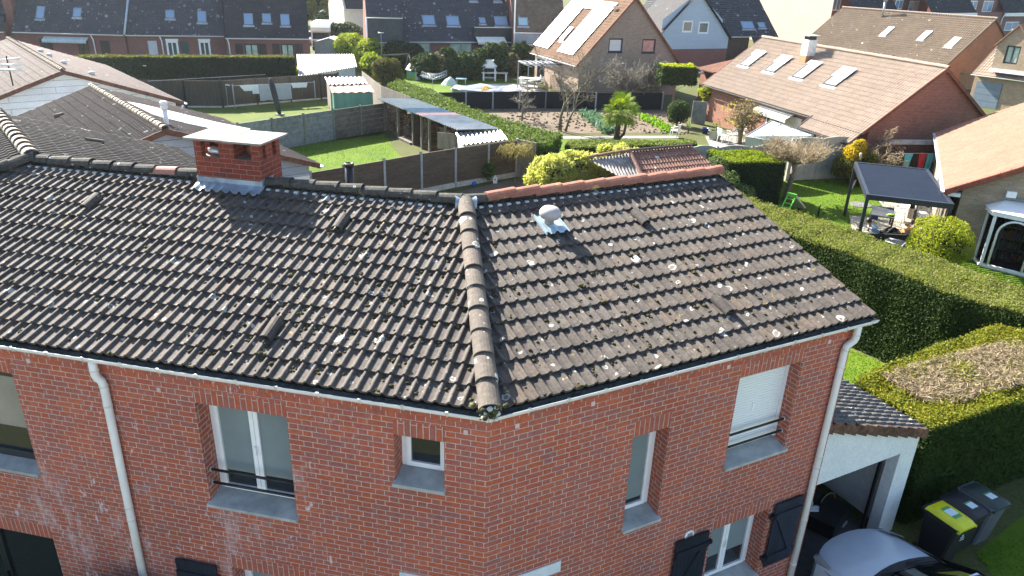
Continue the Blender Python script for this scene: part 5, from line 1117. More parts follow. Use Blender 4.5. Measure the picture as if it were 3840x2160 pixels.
hedge('clipped_hedge', 'square dark hedge block with bright upright shoots on the right lawn', [(9.7, 26.0), (12.4, 26.3), (12.3, 28.6), (9.3, 28.3)], 1.95, m_lf_dark, 900, .06, 6, .06, top_mat=leafmat('privet_shoots', [(.10, .16, .01), (.17, .22, .012), (.24, .26, .02)], .4))
bush('leafy_shrub', 'pale leaved shrub against the corner of the square hedge', [(9.5, 25.4, .9, .7, .7, .9), (9.3, 26.2, 1.7, .55, .5, .5), (10.3, 25.3, .6, .7, .5, .6)], leafmat('pale_privet', [(.08, .13, .04), (.13, .19, .06), (.2, .25, .1)], .35), 600, .055, 9, 'shrub')
yb = at(3, 1280, 1395, 0); bush('golden_shrub', 'golden leaved shrub beside the wavy concrete fence', [(17.35, 30.6, 1.5, .55, .55, .55), (17.5, 30.5, 1.95, .35, .35, .35)], m_lf_gold, 900, .06, 10, 'shrub')
bush('evergreen_shrub', 'dark olive shrub under the golden one by the pergola', [(17.1, 30.4, .9, .8, .6, .6), (18.0, 30.2, .95, .6, .6, .9), (17.9, 30.5, .5, .9, .6, .5)], leafmat('olive_leaf', [(.03, .05, .01), (.09, .10, .012), (.25, .2, .015)], .3), 700, .055, 11, 'shrub')
bare_tree('bare_creeper', 'tangle of pale bare branches hanging over the golden shrub', (18.6, 30.5, 0), 3.1, .05, 5, 15, m_bark2, .75, (3, 5), 'creeper', up=-.05, twist=.4, minr=.008)
mb = MB(); P = at(3, 1325, 1350, 0); mb.tube([at(3, 1270, 1430, 0), at(3, 1305, 1360, .35)], .05, 6); mb.tube([P, at(3, 1345, 1160, 1.75)], .06, 6); o = mb.build('leaning_prop', m_conc2); o['label'] = 'grey leaning wooden prop under the golden shrub'; o['category'] = 'prop'
# brick garden wall with a pale coping, washing on a line in front of it
WL, WR = at(3, 1540, 1066, 2.15), at(3, 1965, 1070, 2.15); gw = thing('garden_wall', (WL+WR)/2*1.0-Z*2.15, 'dark brick garden wall with pale coping behind the washing line', 'wall'); e = (WR-WL); e.normalize(); nn = Vector((-e.y, e.x, 0))
mb = MB(); mb.obox(Vector((WL.x, WL.y, 0)), e*((WR-WL).length+2.2), nn*.2, Z*2.0); mb.build('wall', brick('dark_brick', [(.13, .05, .035), (.17, .06, .04), (.10, .045, .035)], (.14, .1, .09), flemish=False), gw)
mb = MB(); mb.obox(WL-e*.05-nn*.05-Z*.15, e*((WR-WL).length+2.3), nn*.3, Z*.2); mb.build('coping', m_conc2, gw)
LN = [at(3, 1640, 1157, 1.75), at(3, 1960, 1157, 1.75)]; le = (LN[1]-LN[0]).normalized(); lnn = Vector((-le.y, le.x, 0))
wl = thing('washing_line', LN[0]-Z*1.75, 'washing line in front of the dark brick wall', 'washing line'); mb = MB(); mb.tube([LN[0]-le*.5, LN[1]+le*.2], .006, 4); mb.build('cord', m_white, wl)
for q in (LN[0]-le*.5, LN[1]+le*.2): mb = MB(); mb.tube([Vector((q.x, q.y, 0)), q], .02, 5); mb.build('post', m_anth, wl)
def cloth(P, e, w0, w1, h, mat, lab, k=0, group=None, name='garment', cat='garment', sag=.03):
    e = Vector(e).normalized(); nn = Vector((-e.y, e.x, 0)); mb = MB(); n, m = 8, 6; vs = []
    for j in range(m+1):
        for i in range(n+1):
            u = i/n-.5; v = j/m; wv = w0+(w1-w0)*v; vs.append(P+e*(wv*u)+nn*(sag*math.sin(i*1.6+k+v*2)*(.3+v))-Z*(h*v*(1-.02*math.cos(i*2.2+k))))
    b_ = [v+nn*.012 for v in vs]; nV = len(vs); fs = [(j*(n+1)+i, j*(n+1)+i+1, (j+1)*(n+1)+i+1, (j+1)*(n+1)+i) for j in range(m) for i in range(n)]
    mb.add(vs+b_, fs+[tuple(nV+q for q in reversed(f)) for f in fs], 0, True); o = mb.build(name, mat); o['label'] = lab; o['category'] = cat
    if group: o['group'] = group
    return o
m_turq = simple('turquoise_cloth', (.10, .42, .52), .9, .12, 8); m_blk = simple('black_cloth', (.010, .011, .014), .9, .15, 8); m_redc = simple('red_cloth', (.42, .03, .05), .9, .12, 8); m_gry = simple('grey_purple_cloth', (.2, .2, .28), .9, .1, 8)
for k, (x, w0, w1, h, m, lab) in enumerate(((1630, .55, .5, .85, m_blk, 'large black garment at the left end of the washing line'), (1715, .5, .3, .8, m_turq, 'turquoise trousers hanging between two black garments'), (1760, .34, .4, .8, m_blk, 'black garment hanging left of the red one'), (1815, .42, .3, .75, m_redc, 'red trousers on the washing line'), (1872, .36, .34, .82, m_turq, 'turquoise trousers hanging right of the red ones'), (1925, .5, .3, .45, m_gry, 'short grey garment at the right end of the washing line'))):
    P = onwall(3, x, 1157, LN[0], LN[1]); P.z = 1.74; cloth(P, le, w0, w1, h, m, lab, k, 'washing on the line by the brick wall')
# small things on that lawn
sw_ = at(6, 830, 100, 0); th_ = thing('toy_slide', at(6, 815, 110, 0), 'small green toy slide with a white chute on the right lawn', 'slide')
tpz = at(6, 825, 25, .85); mb = MB(); a_ = Vector((tpz.x, tpz.y, 0)); e1 = (at(6, 862, 140, 0)-a_); e1.z = 0; e1 = e1.normalized(); s1 = Vector((-e1.y, e1.x, 0))
mb.obox(a_-s1*.16+e1*.02+Z*.80, s1*.32, e1*1.15-Z*.78, Z*.05); mb.obox(a_-s1*.2+Z*.82, s1*.05, e1*1.15-Z*.78, Z*.1); mb.obox(a_+s1*.15+Z*.82, s1*.05, e1*1.15-Z*.78, Z*.1); mb.build('chute', simple('toy_white', (.72, .7, .66), .45, .05, 5), th_)
mb = MB()
for q in (-.2, .16): mb.obox(a_+s1*q+Z*.86, s1*.05, -e1*.62-Z*.86, e1*.06)
for k in range(4): mb.obox(a_-s1*.18-e1*(.12+.12*k)+Z*(.68-.17*k), s1*.36, e1*.05, Z*.03)
mb.obox(a_-s1*.22-e1*.06+Z*.84, s1*.44, e1*.1, Z*.1); mb.build('ladder', simple('toy_green', (.12, .5, .04), .45, .08, 6), th_)
mb = MB(); P = at(6, 1020, 185, 0); mb.tube([P, P+Z*.55], .035, 6); o = mb.build('stake', m_anth); o['label'] = 'short dark stake standing in the right lawn'; o['category'] = 'stake'
for k, (x, y) in enumerate(((1510, 92), (1622, 115))):
    P = at(6, x, y, 0); mb = MB(); mb.tube([P, P+Z*.6], .05, 6); mb.cbox(P+Z*.6, .14, .14, .05); o = mb.build('lawn_post', m_wplast); o['label'] = ('white lawn post behind the grey table', 'white lawn post nearer the wooden screen')[k]; o['category'] = 'post'; o['group'] = 'white lawn posts'
mb = MB(); P = at(6, 1345, 98, 0); mb.lathe(P, [(.5, 0), (.5, .02), (.45, .03), (0, .03)], 18); o = mb.build('paving_disc', m_concd); o['label'] = 'round grey slab lying in the lawn behind the pergola post'; o['category'] = 'slab'
A2, B2 = at(6, 1688, 228, 0), at(6, 1683, 62, 0); scr = thing('screen_panel', (A2+B2)/2, 'pale wooden screen panels beside the drying rack', 'screen'); mb = MB(); e = (B2-A2); mb.obox(A2+(B2-A2)*.15, (B2-A2)*.8, Vector((.05, 0, 0)), Z*.95); mb.build('panel', m_deck, scr)
# ------------------------------------------------------------------ neighbouring houses
def slope_axes(F, W, ez, rz):
    th = math.atan2(rz-ez, W/2); return th, F.n*math.cos(th)+Z*math.sin(th), -F.n*math.cos(th)+Z*math.sin(th)
def gable_house(name, label, F, L, W, ez, rz, wallm, tilem, over=.3, side=.2, g=.36, pitch=.2, rh=.035, lip=.03, prof=PROF5, seed=1, capm=None, vergem=None, front_ops=(), end_ops=(), gutm=None, wallm_top=None, cap_r=.13, top_split=None, cat='house', L0=0.0, group=None, back_g=None):
    """F: eave corner frame, s along the eaves, d across; returns root and its front slope's helper"""
    root = thing(name, F((L+L0)/2, W/2, 0), label, cat, group); th, S1, S2 = slope_axes(F, W, ez, rz); tn = math.tan(th)
    gz_ = lambda s: ez+min(s, W-s)*tn-.03
    mb = MB(); wallms = [wallm, wallm_top or wallm]
    wall_panel(mb, Fr(F(L0+side, over, 0), F.a, F.n), 0, L-L0-2*side, 0, ez+.2*tn-.03, [(a-L0-side, b-L0-side, c, d) + tuple(r) for a, b, c, d, *r in front_ops], rev=.12)
    wall_panel(mb, Fr(F(L0+side, W-over, 0), F.a, -F.n), 0, L-L0-2*side, 0, ez)
    for e, ops in ((L-side, end_ops), (L0+side, ())):
        Fe = Fr(F(e, 0, 0), F.n, F.a*(-1 if e > L/2 else 1))
        zs = top_split if top_split else ez
        wall_panel(mb, Fe, over, W-over, 0, zs, [o for o in ops if o[3] <= zs+1e-6], rev=.12)
        o2 = [o for o in ops if o[3] > zs]
        if o2:                                              # gable triangle with windows in it
            ztop = max(o[3] for o in o2); lo = [o[0] for o in o2]; a_, b_ = min(lo)-.05, max(o[1] for o in o2)+.05
            wall_panel(mb, Fe, a_, b_, zs, ztop, o2, rev=.12, mi=1)
            for s0, s1, zb in ((over, a_, zs), (b_, W-over, zs), (a_, b_, ztop)):
                ss = sorted({s0, s1} | ({W/2} if s0 < W/2 < s1 else set()))
                for p, q in zip(ss, ss[1:]): mb.poly([Fe(p, 0, zb), Fe(q, 0, zb), Fe(q, 0, max(zb, gz_(q))), Fe(p, 0, max(zb, gz_(p)))], 1)
        else:
            ss = [over, W/2, W-over]
            for p, q in zip(ss, ss[1:]): mb.poly([Fe(p, 0, zs), Fe(q, 0, zs), Fe(q, 0, gz_(q)), Fe(p, 0, gz_(p))], 1)
    mb.build('wall', wallms, root)
    LS_ = (W/2)/math.cos(th)
    tile_roof('roof_slope', tilem, root, F(0, 0, ez), F.a, S1, LS_, lambda t: L0, lambda t: L, g=g, pitch=pitch, rh=rh, lip=lip, prof=prof, seed=seed, jit=.006)
    tile_roof('roof_slope', tilem, root, F(0, W, ez), F.a, S2, LS_, lambda t: L0, lambda t: L, g=back_g or g, pitch=pitch, rh=rh, lip=lip, prof=prof, seed=seed+1, jit=.006)
    mb = MB(); cap_row(mb, F(L0, W/2, rz+.02), F(L+.02, W/2, rz+.02), r=cap_r, ln=.38, seed=seed, nseg=7, raise_=.035); mb.build('ridge_cap', capm or tilem, root)
    vm = vergem or tilem
    for e in (L0, L):
        mb = MB(); n = max(4, int(LS_/.36))
        for sgn in (0, 1):
            for i in range(n):
                d0, d1 = W/2*i/n, W/2*(i+1)/n+.02
                if sgn: d0, d1 = W-d0, W-d1
                z0, z1 = ez+min(d0, W-d0)*tn, ez+min(d1, W-d1)*tn
                mb.obox(F(e-.02 if e > L/2 else e-.02, d0, z0-.13), F.a*.04, F.n*(d1-d0)+Z*(z1-z0), Z*.2)
        mb.build('verge_tile', vm, root)
    if gutm:
        mb = MB(); gutter_run(mb, F(L0-.05, -.01, ez-.03), F(L+.05, -.01, ez-.03), -F.n, .07); mb.build('gutter', gutm, root)
    def sl(s, t, h=0.0): return F(s, t*math.cos(th), ez+t*math.sin(th)) + S1.cross(F.a)*(h if S1.cross(F.a).z > 0 else -h)
    return root, sl, (F, W, ez, rz, th)
m_skyf = simple('skylight_frame', (.16, .17, .18), .4, .1, 5); m_skyg = glass('skylight_glass', (.10, .16, .24), .06, 1.0); m_skyw = simple('skylight_shutter', (.70, .70, .68), .4, .06, 4)
def skylight(root, sl, s, t, w_, h, shut=0.0, fm=None, gm=None, lead=True, lab=None):
    mb = MB(); f = .07
    def blk(a, b, c, d, h0, h1): mb.add([sl(a, c, h0), sl(b, c, h0), sl(b, d, h0), sl(a, d, h0), sl(a, c, h1), sl(b, c, h1), sl(b, d, h1), sl(a, d, h1)], [(3, 2, 1, 0), (4, 5, 6, 7), (0, 1, 5, 4), (1, 2, 6, 5), (2, 3, 7, 6), (3, 0, 4, 7)])
    blk(s, s+f, t, t+h, .02, .13); blk(s+w_-f, s+w_, t, t+h, .02, .13); blk(s+f, s+w_-f, t, t+f, .02, .13); blk(s+f, s+w_-f, t+h-f, t+h, .02, .13)
    o = mb.build('skylight', fm or m_skyf, root)
    if lab: o['label'] = lab
    mb = MB(); mb.poly([sl(s+f, t+f, .10), sl(s+w_-f, t+f, .10), sl(s+w_-f, t+h-f, .10), sl(s+f, t+h-f, .10)]); mb.build('pane', gm or m_skyg, o)
    if lead: mb = MB(); blk(s-.1, s+w_+.1, t-.22, t-.01, .05, .062); mb.build('flashing', simple_lead, o)
    if shut:
        mb = MB(); blk(s-.01, s+w_+.01, t+h*(1-shut), t+h+.2, .135, .17); mb.build('roller_shutter', m_skyw, o)
    return o
simple_lead = simple('grey_flashing', (.4, .42, .44), .5, .2, 6, metal=.2)
def wall_window(root, F, s0, s1, z0, z1, d=.10, fm=None, gm=None, leaves=2, name='window', shutters=None, shm=None, sill_m=None, blind=None, lab=None, fw=.06):
    o = sash_window(root, F, s0, s1, z0, z1, d, fm or m_white, gm or m_glass, leaves=leaves, name=name, fw=fw, sw=.05, blind=blind, blind_to=.02, handle=False)
    if lab: o['label'] = lab
    if sill_m: mb = MB(); mb.obox(F(s0-.05, -.04, z0-.06), F.a*(s1-s0+.1), F.n*.14, Z*.06); mb.build('sill', sill_m, o)
    if shutters:
        for a, b in shutters:
            mb = MB()
            for k in range(5): mb.obox(F(a+(b-a)*k/5, -.05, z0-.02), F.a*((b-a)/5*.95), F.n*.04, Z*(z1-z0+.04))
            mb.build('shutter', shm, root)
    return o
def on_slope(n, x, y, sl):                                                # sighted point on a roof slope -> (s, t)
    O, U_, S_ = sl(0, 0), sl(1, 0)-sl(0, 0), sl(0, 1)-sl(0, 0); N_ = U_.cross(S_); v = ray(n, x, y); P = CAM + v*((O-CAM).dot(N_)/v.dot(N_)); q = P-O; return q.dot(U_), q.dot(S_)
# --- wing behind the main roof on the left
m_tile2 = tilemat('dull_brown_tile', [(.072, .061, .052), (.096, .083, .072), (.121, .105, .091)], lichen=.35, scale=.8)
m_capl = tilemat('pale_ridge_tile', [(.252, .198, .150), (.300, .246, .192), (.336, .288, .228)], lichen=.2, dirt=.2)
m_browncap = simple('brown_verge_tile', (.15, .065, .04), .85, .3, 8, bmp=.3)
m_siding_l = brick('white_siding', [(.66, .67, .7), (.7, .71, .74), (.62, .64, .67)], (.33, .34, .37), h=.3, flemish=False, L=4.0, mw=.025, rough=.6); m_siding_b = brick('grey_blue_siding', [(.32, .365, .42), (.35, .40, .455), (.30, .345, .40)], (.18, .2, .24), h=.3, flemish=False, L=4.0, mw=.025, rough=.6)
J0 = FL(JS, DR, RZ+.0); Q = at(1, 0, 905, RZ); wd_ = (Q-J0); wd_.z = 0; wd_.normalize(); wn_ = Vector((wd_.y, -wd_.x, 0))
if wn_.x < 0: wn_ = -wn_
FW = Fr(J0-Z*RZ, wd_, wn_)                                             # along the wing's ridge, to the right
wE, wL = 3.46, 4.8; wth = math.atan2(RZ-EZ, wE); WS = -wn_*math.cos(wth)+Z*math.sin(wth); WSl = wn_*math.cos(wth)+Z*math.sin(wth)
wing = thing('roof_wing', FW(wL/2, 0, 0), 'back wing of the row with dull ribbed tiles behind the left ridge', 'house')
mb = MB(); mb.obox(FW(.2, -3.2, 0), wd_*(wL-.4), wn_*6.4, Z*(EZ-.12)); mb.build('wall', m_siding_b, wing)
q_ = wE/math.cos(wth)
v1 = -dL; kR = v1.dot(wd_)/max(.05, v1.dot(wn_)); v2 = FL(JS+3.2, -EV, 0)-FL(JS, DR, 0); kL = v2.dot(wd_)/max(.05, v2.dot(-wn_))
tile_roof('roof_slope', m_tile2, wing, FW(0, wE, EZ), wd_, WS, q_, lambda t: kR*(wE-t*math.cos(wth)), lambda t: wL, g=.34, pitch=.17, rh=.06, lip=.02, prof=PROF, seed=61)
tile_roof('roof_slope', m_tile2, wing, FW(0, -wE, EZ), wd_, WSl, q_, lambda t: kL*(wE-t*math.cos(wth)), lambda t: wL, g=.34, pitch=.17, rh=.06, lip=.02, prof=PROF, seed=62)
mb = MB(); cap_row(mb, FW(.02, 0, RZ+.05), FW(wL, 0, RZ+.03), r=.135, ln=.36, seed=3, raise_=.04); mb.build('ridge_cap', m_capl, wing)
mb = MB(); rg = random.Random(2)
for i in range(13): d0 = wE*i/13; mb.obox(FW(wL-.02, d0, RZ-(RZ-EZ)*d0/wE-.10), wd_*.04, wn_*(wE/13+.02)-Z*((RZ-EZ)/13), Z*.15)
mb.build('verge_tile', m_tile2, wing)
for s, d in ((3.2, 1.3), (2.0, 3.6), (1.0, 2.5)):
    A = FW(s, d, RZ-(RZ-EZ)*(d)/wE+.05); B = FW(s, d+.32, RZ-(RZ-EZ)*(d+.32)/wE+.07); mb = MB(); cap_row(mb, A, B, r=.085, ln=.34, over=0, raise_=0); mb.build('vent_tile', m_tile2, wing)
# hip running down to the left from the junction
mb = MB(); cap_row(mb, FL(JS, DR, RZ+.05), FL(JS+3.2, -EV, EZ+.05), r=.125, ln=.37, seed=12); mb.build('hip_cap', m_capdark, house)
# --- two low houses with grey siding
m_tile3 = tilemat('brown_grey_tile', [(.087, .067, .058), (.110, .087, .075), (.136, .110, .096)], lichen=.5, scale=.7)
R0, R1 = at(1, 1250, 985, 4.35), at(1, 690, 655, 4.35); hd_ = (R1-R0); L2 = hd_.length; hd_.normalize(); hr = Vector((hd_.y, -hd_.x, 0))
B0 = at(1, 2310, 1198, 2.45); W2 = 2*abs((B0-R0).dot(hr)); F2 = Fr(R0-Z*4.35+hr*W2/2, hd_, -hr)      # eave on the right side; s away from camera
h2, sl2, _ = gable_house('low_house', 'low house with grey siding and brown tiles just behind the chimney', F2, L2, W2, 2.45, 4.35, simple('white_lower_wall', (.72, .72, .68), .8, .06, 4), m_tile3, over=.35, side=.25, g=.34, pitch=.18, rh=.055, lip=.03, prof=PROF, seed=71, capm=m_capl, vergem=m_browncap, wallm_top=m_siding_b, gutm=m_white, top_split=2.05)
n = 8
gl_strip = simple('white_sheeting', (.80, .81, .80), .35, .06, 1.5)
mb = MB()
for q in ([(955, 785), (1075, 805), (1230, 905), (1150, 880)], [(1060, 802), (1380, 878), (1440, 955), (1225, 902)], [(1370, 876), (1640, 940), (1660, 1000), (1435, 952)], [(1630, 938), (1890, 988), (1800, 1010), (1655, 998)]):
    P_ = [on_slope(1, x, y, sl2) for x, y in q]; mb.prism([sl2(a, b, .07) for a, b in P_], Z*.03)
mb.build('sheeting', gl_strip, h2)
P = onwall(1, 1258, 955, R0, R0+hr); P = at(1, 1262, 960, 4.15); mb = MB(); mb.tube([P-Z*.4, P+Z*.62], .085, 10); mb.lathe(P+Z*.62, [(.12, 0), (.12, .1), (.09, .12), (.13, .16), (.13, .24), (.1, .28), (0, .29)], 12); mb.build('flue_pipe', m_pvc, h2)
def off_slope(root, F, W, ez, rz, s, t, shape, mat, nm):                # small fittings on a far slope (left side)
    th = math.atan2(rz-ez, W/2); P = F(s, W-t*math.cos(th), ez+t*math.sin(th)); mb = MB(); shape(mb, P); mb.build(nm, mat, root)
off_slope(h2, F2, W2, 2.45, 4.35, L2*.62, 3.0, lambda mb, P: mb.lathe(P, [(.1, 0), (.1, .1), (.2, .12), (.22, .2), (.12, .28), (0, .3)], 14), simple('pinkish_vent', (.62, .45, .42), .5, .08, 6), 'roof_vent')
off_slope(h2, F2, W2, 2.45, 4.35, L2*.55, 1.0, lambda mb, P: mb.tube([P+Z*.12, P+hd_*.5+Z*.14], .1, 8), m_skyw, 'roof_vent')
for s, t in ((L2*.72, 3.9), (L2*.2, 3.6)): off_slope(h2, F2, W2, 2.45, 4.35, s, t, lambda mb, P: mb.tube([P+Z*.05, P-hr*.34+Z*.0], .09, 8), m_tile3, 'vent_tile')
R0, R1 = at(1, 478, 540, 4.4), at(1, 10, 262, 4.4); hd_ = (R1-R0); hd_.normalize(); hr = Vector((hd_.y, -hd_.x, 0)); L3 = 17.0
B0 = at(1, 1340, 752, 2.5); W3 = 2*abs((B0-R0).dot(hr)); F3 = Fr(R0-Z*4.4+hr*W3/2, hd_, -hr)
h3, sl3, _ = gable_house('low_house', 'farther low house with white board gable at the left edge', F3, L3, W3, 2.5, 4.4, simple('white_plinth_wall', (.7, .7, .67), .8, .06, 4), tilemat('dusty_pink_tile', [(.155, .118, .102), (.186, .143, .124), (.211, .167, .146)], lichen=.2, scale=.6), over=.35, side=.3, g=.34, pitch=.17, seed=75, capm=m_capl, vergem=m_browncap, wallm_top=m_siding_l, gutm=m_white, top_split=2.0)
mb = MB(); mb.tube([F3(-.05, .1, 2.4), F3(.0, .2, 2.1), F3(.1, .35, 1.9), F3(.12, .35, 0)], .05, 8); mb.build('downpipe', m_white, h3)
for s, t in ((2.4, 3.9), (5.5, 4.6), (9, 4.7), (11, 4.8)):
    mb = MB(); mb.lathe(sl3(s, t, .02), [(.1, 0), (.16, .1), (.16, .18), (0, .22)], 10); mb.build('roof_vent', m_skyw, h3)
anp = at(1, 60, 480, 4.9); ant = thing('aerial', anp-Z*.9, 'white bladed aerial at the left edge above the farther low house', 'aerial'); mb = MB(); mb.tube([anp-Z*1.0, anp+Z*.35], .03, 6); mb.build('mast', m_black, ant)
for y0, y1, x1 in ((455, 440, 150), (490, 488, 165), (525, 532, 175)):
    mb = MB(); mb.tube([at(1, 5, y0, 4.9), at(1, x1, y1, 4.9)], .05, 6); mb.build('blade', m_skyw, ant)
# --- terrace at the top left
m_slate = tilemat('dark_flat_tile', [(.035, .038, .047), (.052, .055, .066), (.07, .072, .08)], lichen=1.5, scale=.42, lc=(.28, .29, .3), dirt=.3)  # terrace roof colours lightened to mimic distance haze
m_slate2 = tilemat('dark_flat_tile_clean', [(.022, .022, .026), (.034, .034, .038), (.048, .046, .05)], lichen=.4, scale=.4, lc=(.3, .3, .3), dirt=.3)
m_terbrick = brick('terrace_brick', [(.22, .08, .065), (.26, .10, .085), (.19, .075, .065), (.24, .09, .075)], (.28, .2, .17), flemish=False, mw=.012)
m_darkshut = simple('brown_shutter', (.035, .022, .018), .6, .2, 6); m_greenshut = simple('green_shutter', (.03, .075, .06), .6, .2, 5)
m_curt = glass('curtained_glass', (.34, .42, .36), .1, .5, .35)
def row_house(label, n0, n1, zg, rise, run, n_split, mat, seed, back=9.0, zr=None, drop=0.0, ops=(), name='terraced_house', gutx=0.0, extra_slope=None, group='terraced houses'):
    A = at(*n0, zg); B = at(*n1, zg); d = (B-A); L = d.length; d.normalize(); n = Vector((-d.y, d.x, 0))
    if n.y < 0: n = -n
    F = Fr(Vector((A.x, A.y, 0)), d, n); root = thing(name, F(L/2, 3, 0), label, 'house', group); th = math.atan2(rise, run); S = n*math.cos(th)+Z*math.sin(th)
    mb = MB(); fr = [(a, b, c, e) for a, b, c, e, *_ in ops]; wall_panel(mb, Fr(F(0, .25, 0), d, n), 0, L, 0, zg+.15, fr, rev=.12)
    Fl, Fr_ = Fr(F(0, .25, 0), n, d), Fr(F(L, .25, 0), n, -d)
    for Fq in (Fl, Fr_): mb.poly([Fq(0, 0, 0), Fq(run*2, 0, 0), Fq(run*2, 0, zg), Fq(run, 0, zg+rise-.1), Fq(0, 0, zg)])
    mb.poly([F(0, 2*run, 0), F(L, 2*run, 0), F(L, 2*run, zg), F(0, 2*run, zg)]); mb.build('wall', m_terbrick, root)
    tile_roof('roof_slope', mat, root, F(0, 0, zg), d, S, math.hypot(rise, run), lambda t: -.02, lambda t: L+.02, g=.27, pitch=.25, rh=.018, lip=.03, prof=PROF3, seed=seed, jit=.008)
    mb = MB(); mb.poly([F(0, run, zg+rise), F(L, run, zg+rise), F(L, 2*run, zg), F(0, 2*run, zg)]); mb.build('back_slope', mat, root)
    mb = MB(); gutter_run(mb, F(0, -.02, zg-.02), F(L, -.02, zg-.02), -n, .09); mb.build('gutter', m_white, root)
    def sl(s, t, h=0.0):
        nn = S.cross(d); nn = nn if nn.z > 0 else -nn; return F(s, t*math.cos(th), zg+t*math.sin(th)) + nn*h
    return root, F, L, sl, S
def sky_at(root, sl, n, x0, y0, x1, y1, **k):
    a = on_slope(n, x0, y1, sl); b = on_slope(n, x1, y0, sl); return skylight(root, sl, a[0], a[1], b[0]-a[0], b[1]-a[1], **k)
def wxz(F, n, x, y):
    P = onwall(n, x, y, F(0, 0, 0), F(1, 0, 0)); return F.sz(P)
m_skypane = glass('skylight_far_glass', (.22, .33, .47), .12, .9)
m_skyframe2 = simple('skylight_far_frame', (.2, .25, .3), .5, .1, 5)
T0a, FT0, LT0, slT0, _ = row_house('next house of the terrace cut by the top left corner', (1, -900, 225), (1, 30, 238), 2.65, 7.2, 5.0, 0, m_slate2, 80)
T1a, FT1, LT1, slT1, _ = row_house('left house of the dark roofed terrace with a pale awning', (1, 95, 238), (1, 930, 262), 2.65, 7.2, 5.0, 0, m_slate, 81)
T2a, FT2, LT2, slT2, _ = row_house('middle house of the terrace with lichen spotted roof and two white glazed doors', (1, 948, 262), (1, 1690, 270), 2.65, 7.2, 5.0, 0, m_slate, 82)
T3a, FT3, LT3, slT3, _ = row_house('right end house of the terrace with brown shutters and three skylights', (1, 1700, 285), (1, 2335, 291), 2.6, 7.0, 5.0, 0, m_slate2, 83)
mb = MB(); mb.tube([slT1(LT1+.12, t, .05) for t in (0, 3, 6, 8.7)], .10, 6); mb.build('party_flashing', simple('pale_blue_zinc', (.45, .52, .6), .4, .1, 5, metal=.3), T1a)
for (x0, y0, x1, y1) in ((272, 52, 345, 142), (552, 65, 622, 130)): sky_at(T1a, slT1, 1, x0, y0, x1, y1, gm=m_skypane, fm=m_skyframe2)
for (x0, y0, x1, y1) in ((1252, 80, 1315, 140), (1493, 88, 1555, 170)): sky_at(T2a, slT2, 1, x0, y0, x1, y1, gm=m_skypane, fm=m_skyframe2, shut=.0)
for (x0, y0, x1, y1) in ((1843, 105, 1907, 190), (1982, 107, 2043, 172), (2120, 112, 2182, 195)): sky_at(T3a, slT3, 1, x0, y0, x1, y1, gm=m_skypane, fm=m_skyframe2)
def f_op(root, F, n, x0, y0, x1, y1, z0=None, **k):
    Fq = Fr(F(0, .235, 0), F.a, F.n); a, zt = wxz(Fq, n, x0, y0); b, _ = wxz(Fq, n, x1, y0); zb = z0 if z0 is not None else wxz(Fq, n, x0, y1)[1]; return wall_window(root, Fq, a, b, zb, zt, d=-.03, **k)
f_op(T3a, FT3, 1, 1842, 330, 1948, 428, z0=.05, fm=m_darkshut, gm=m_curt, name='patio_door', fw=.07); f_op(T3a, FT3, 1, 2118, 330, 2216, 428, z0=.05, fm=m_darkshut, gm=m_curt, name='patio_door', fw=.07)
def panel(root, F, n, x0, y0, x1, y1, mat, nm, z0=None, dp=.05, d=.19):
    Fq = Fr(F(0, d, 0), F.a, F.n); a, zt = wxz(Fq, n, x0, y0); b, _ = wxz(Fq, n, x1, y0); zb = z0 if z0 is not None else wxz(Fq, n, x0, y1)[1]; mb = MB(); k = max(3, int((b-a)/.14))
    for i in range(k): mb.obox(Fq(a+(b-a)*i/k, 0, zb), F.a*((b-a)/k*.95), F.n*dp, Z*(zt-zb))
    return mb.build(nm, mat, root)
for x0, x1 in ((1772, 1830), (1952, 2008), (2052, 2108), (2222, 2280)): panel(T3a, FT3, 1, x0, 330, x1, 430, m_darkshut, 'shutter', .05)
for x0, x1 in ((1250, 1340), (1496, 1582)):
    f_op(T2a, FT2, 1, x0, 308, x1, 440, z0=.03, fm=m_white, gm=glass('door_glass', (.05, .08, .07), .06, .6), name='patio_door', fw=.12); panel(T2a, FT2, 1, x0-4, 293, x1+4, 308, m_white, 'shutter_box')
panel(T2a, FT2, 1, 1358, 310, 1420, 430, m_greenshut, 'shutter', .05); panel(T2a, FT2, 1, 1112, 308, 1180, 430, simple('pale_door', (.55, .58, .6), .5, .08, 4), 'door', .03)
panel(T1a, FT1, 1, 292, 290, 385, 350, m_darkshut, 'garage_door', .05); panel(T1a, FT1, 1, 750, 305, 820, 380, m_darkshut, 'shutter', .05)
f_op(T1a, FT1, 1, 580, 295, 660, 420, z0=.03, fm=m_darkshut, name='patio_door')
Fq = Fr(FT1(0, .2, 0), FT1.a, FT1.n); a, z_ = wxz(Fq, 1, 330, 265); b, _ = wxz(Fq, 1, 662, 270); mb = MB(); mb.obox(Fq(a, -.55, z_-.42), Fq.a*(b-a), Fq.n*.6+Z*.28, Z*.05)
for i in range(30): mb.obox(Fq(a+(b-a)*i/30, -.56, z_-.60), Fq.a*((b-a)/30*.8), Fq.n*.02, Z*.18)
mb.build('awning', simple('pale_awning', (.6, .68, .68), .7, .1, 4), T1a)
for T_, F_, L_, x in ((T1a, FT1, LT1, 690), (T2a, FT2, LT2, 1208), (T3a, FT3, LT3, 1715)):
    a, _ = wxz(F_, 1, x, 300); mb = MB(); mb.tube([F_(a, .0, 2.5), F_(a+.1, .12, 2.1), F_(a+.12, .15, 0)], .06, 6); mb.build('downpipe', m_white, T_)
mb = MB(); q_ = FT1(-.9, 1.0, 0); mb.obox(q_, FT1.a*.75, FT1.n*5, Z*9.5); o = mb.build('wall', m_terbrick, T1a)
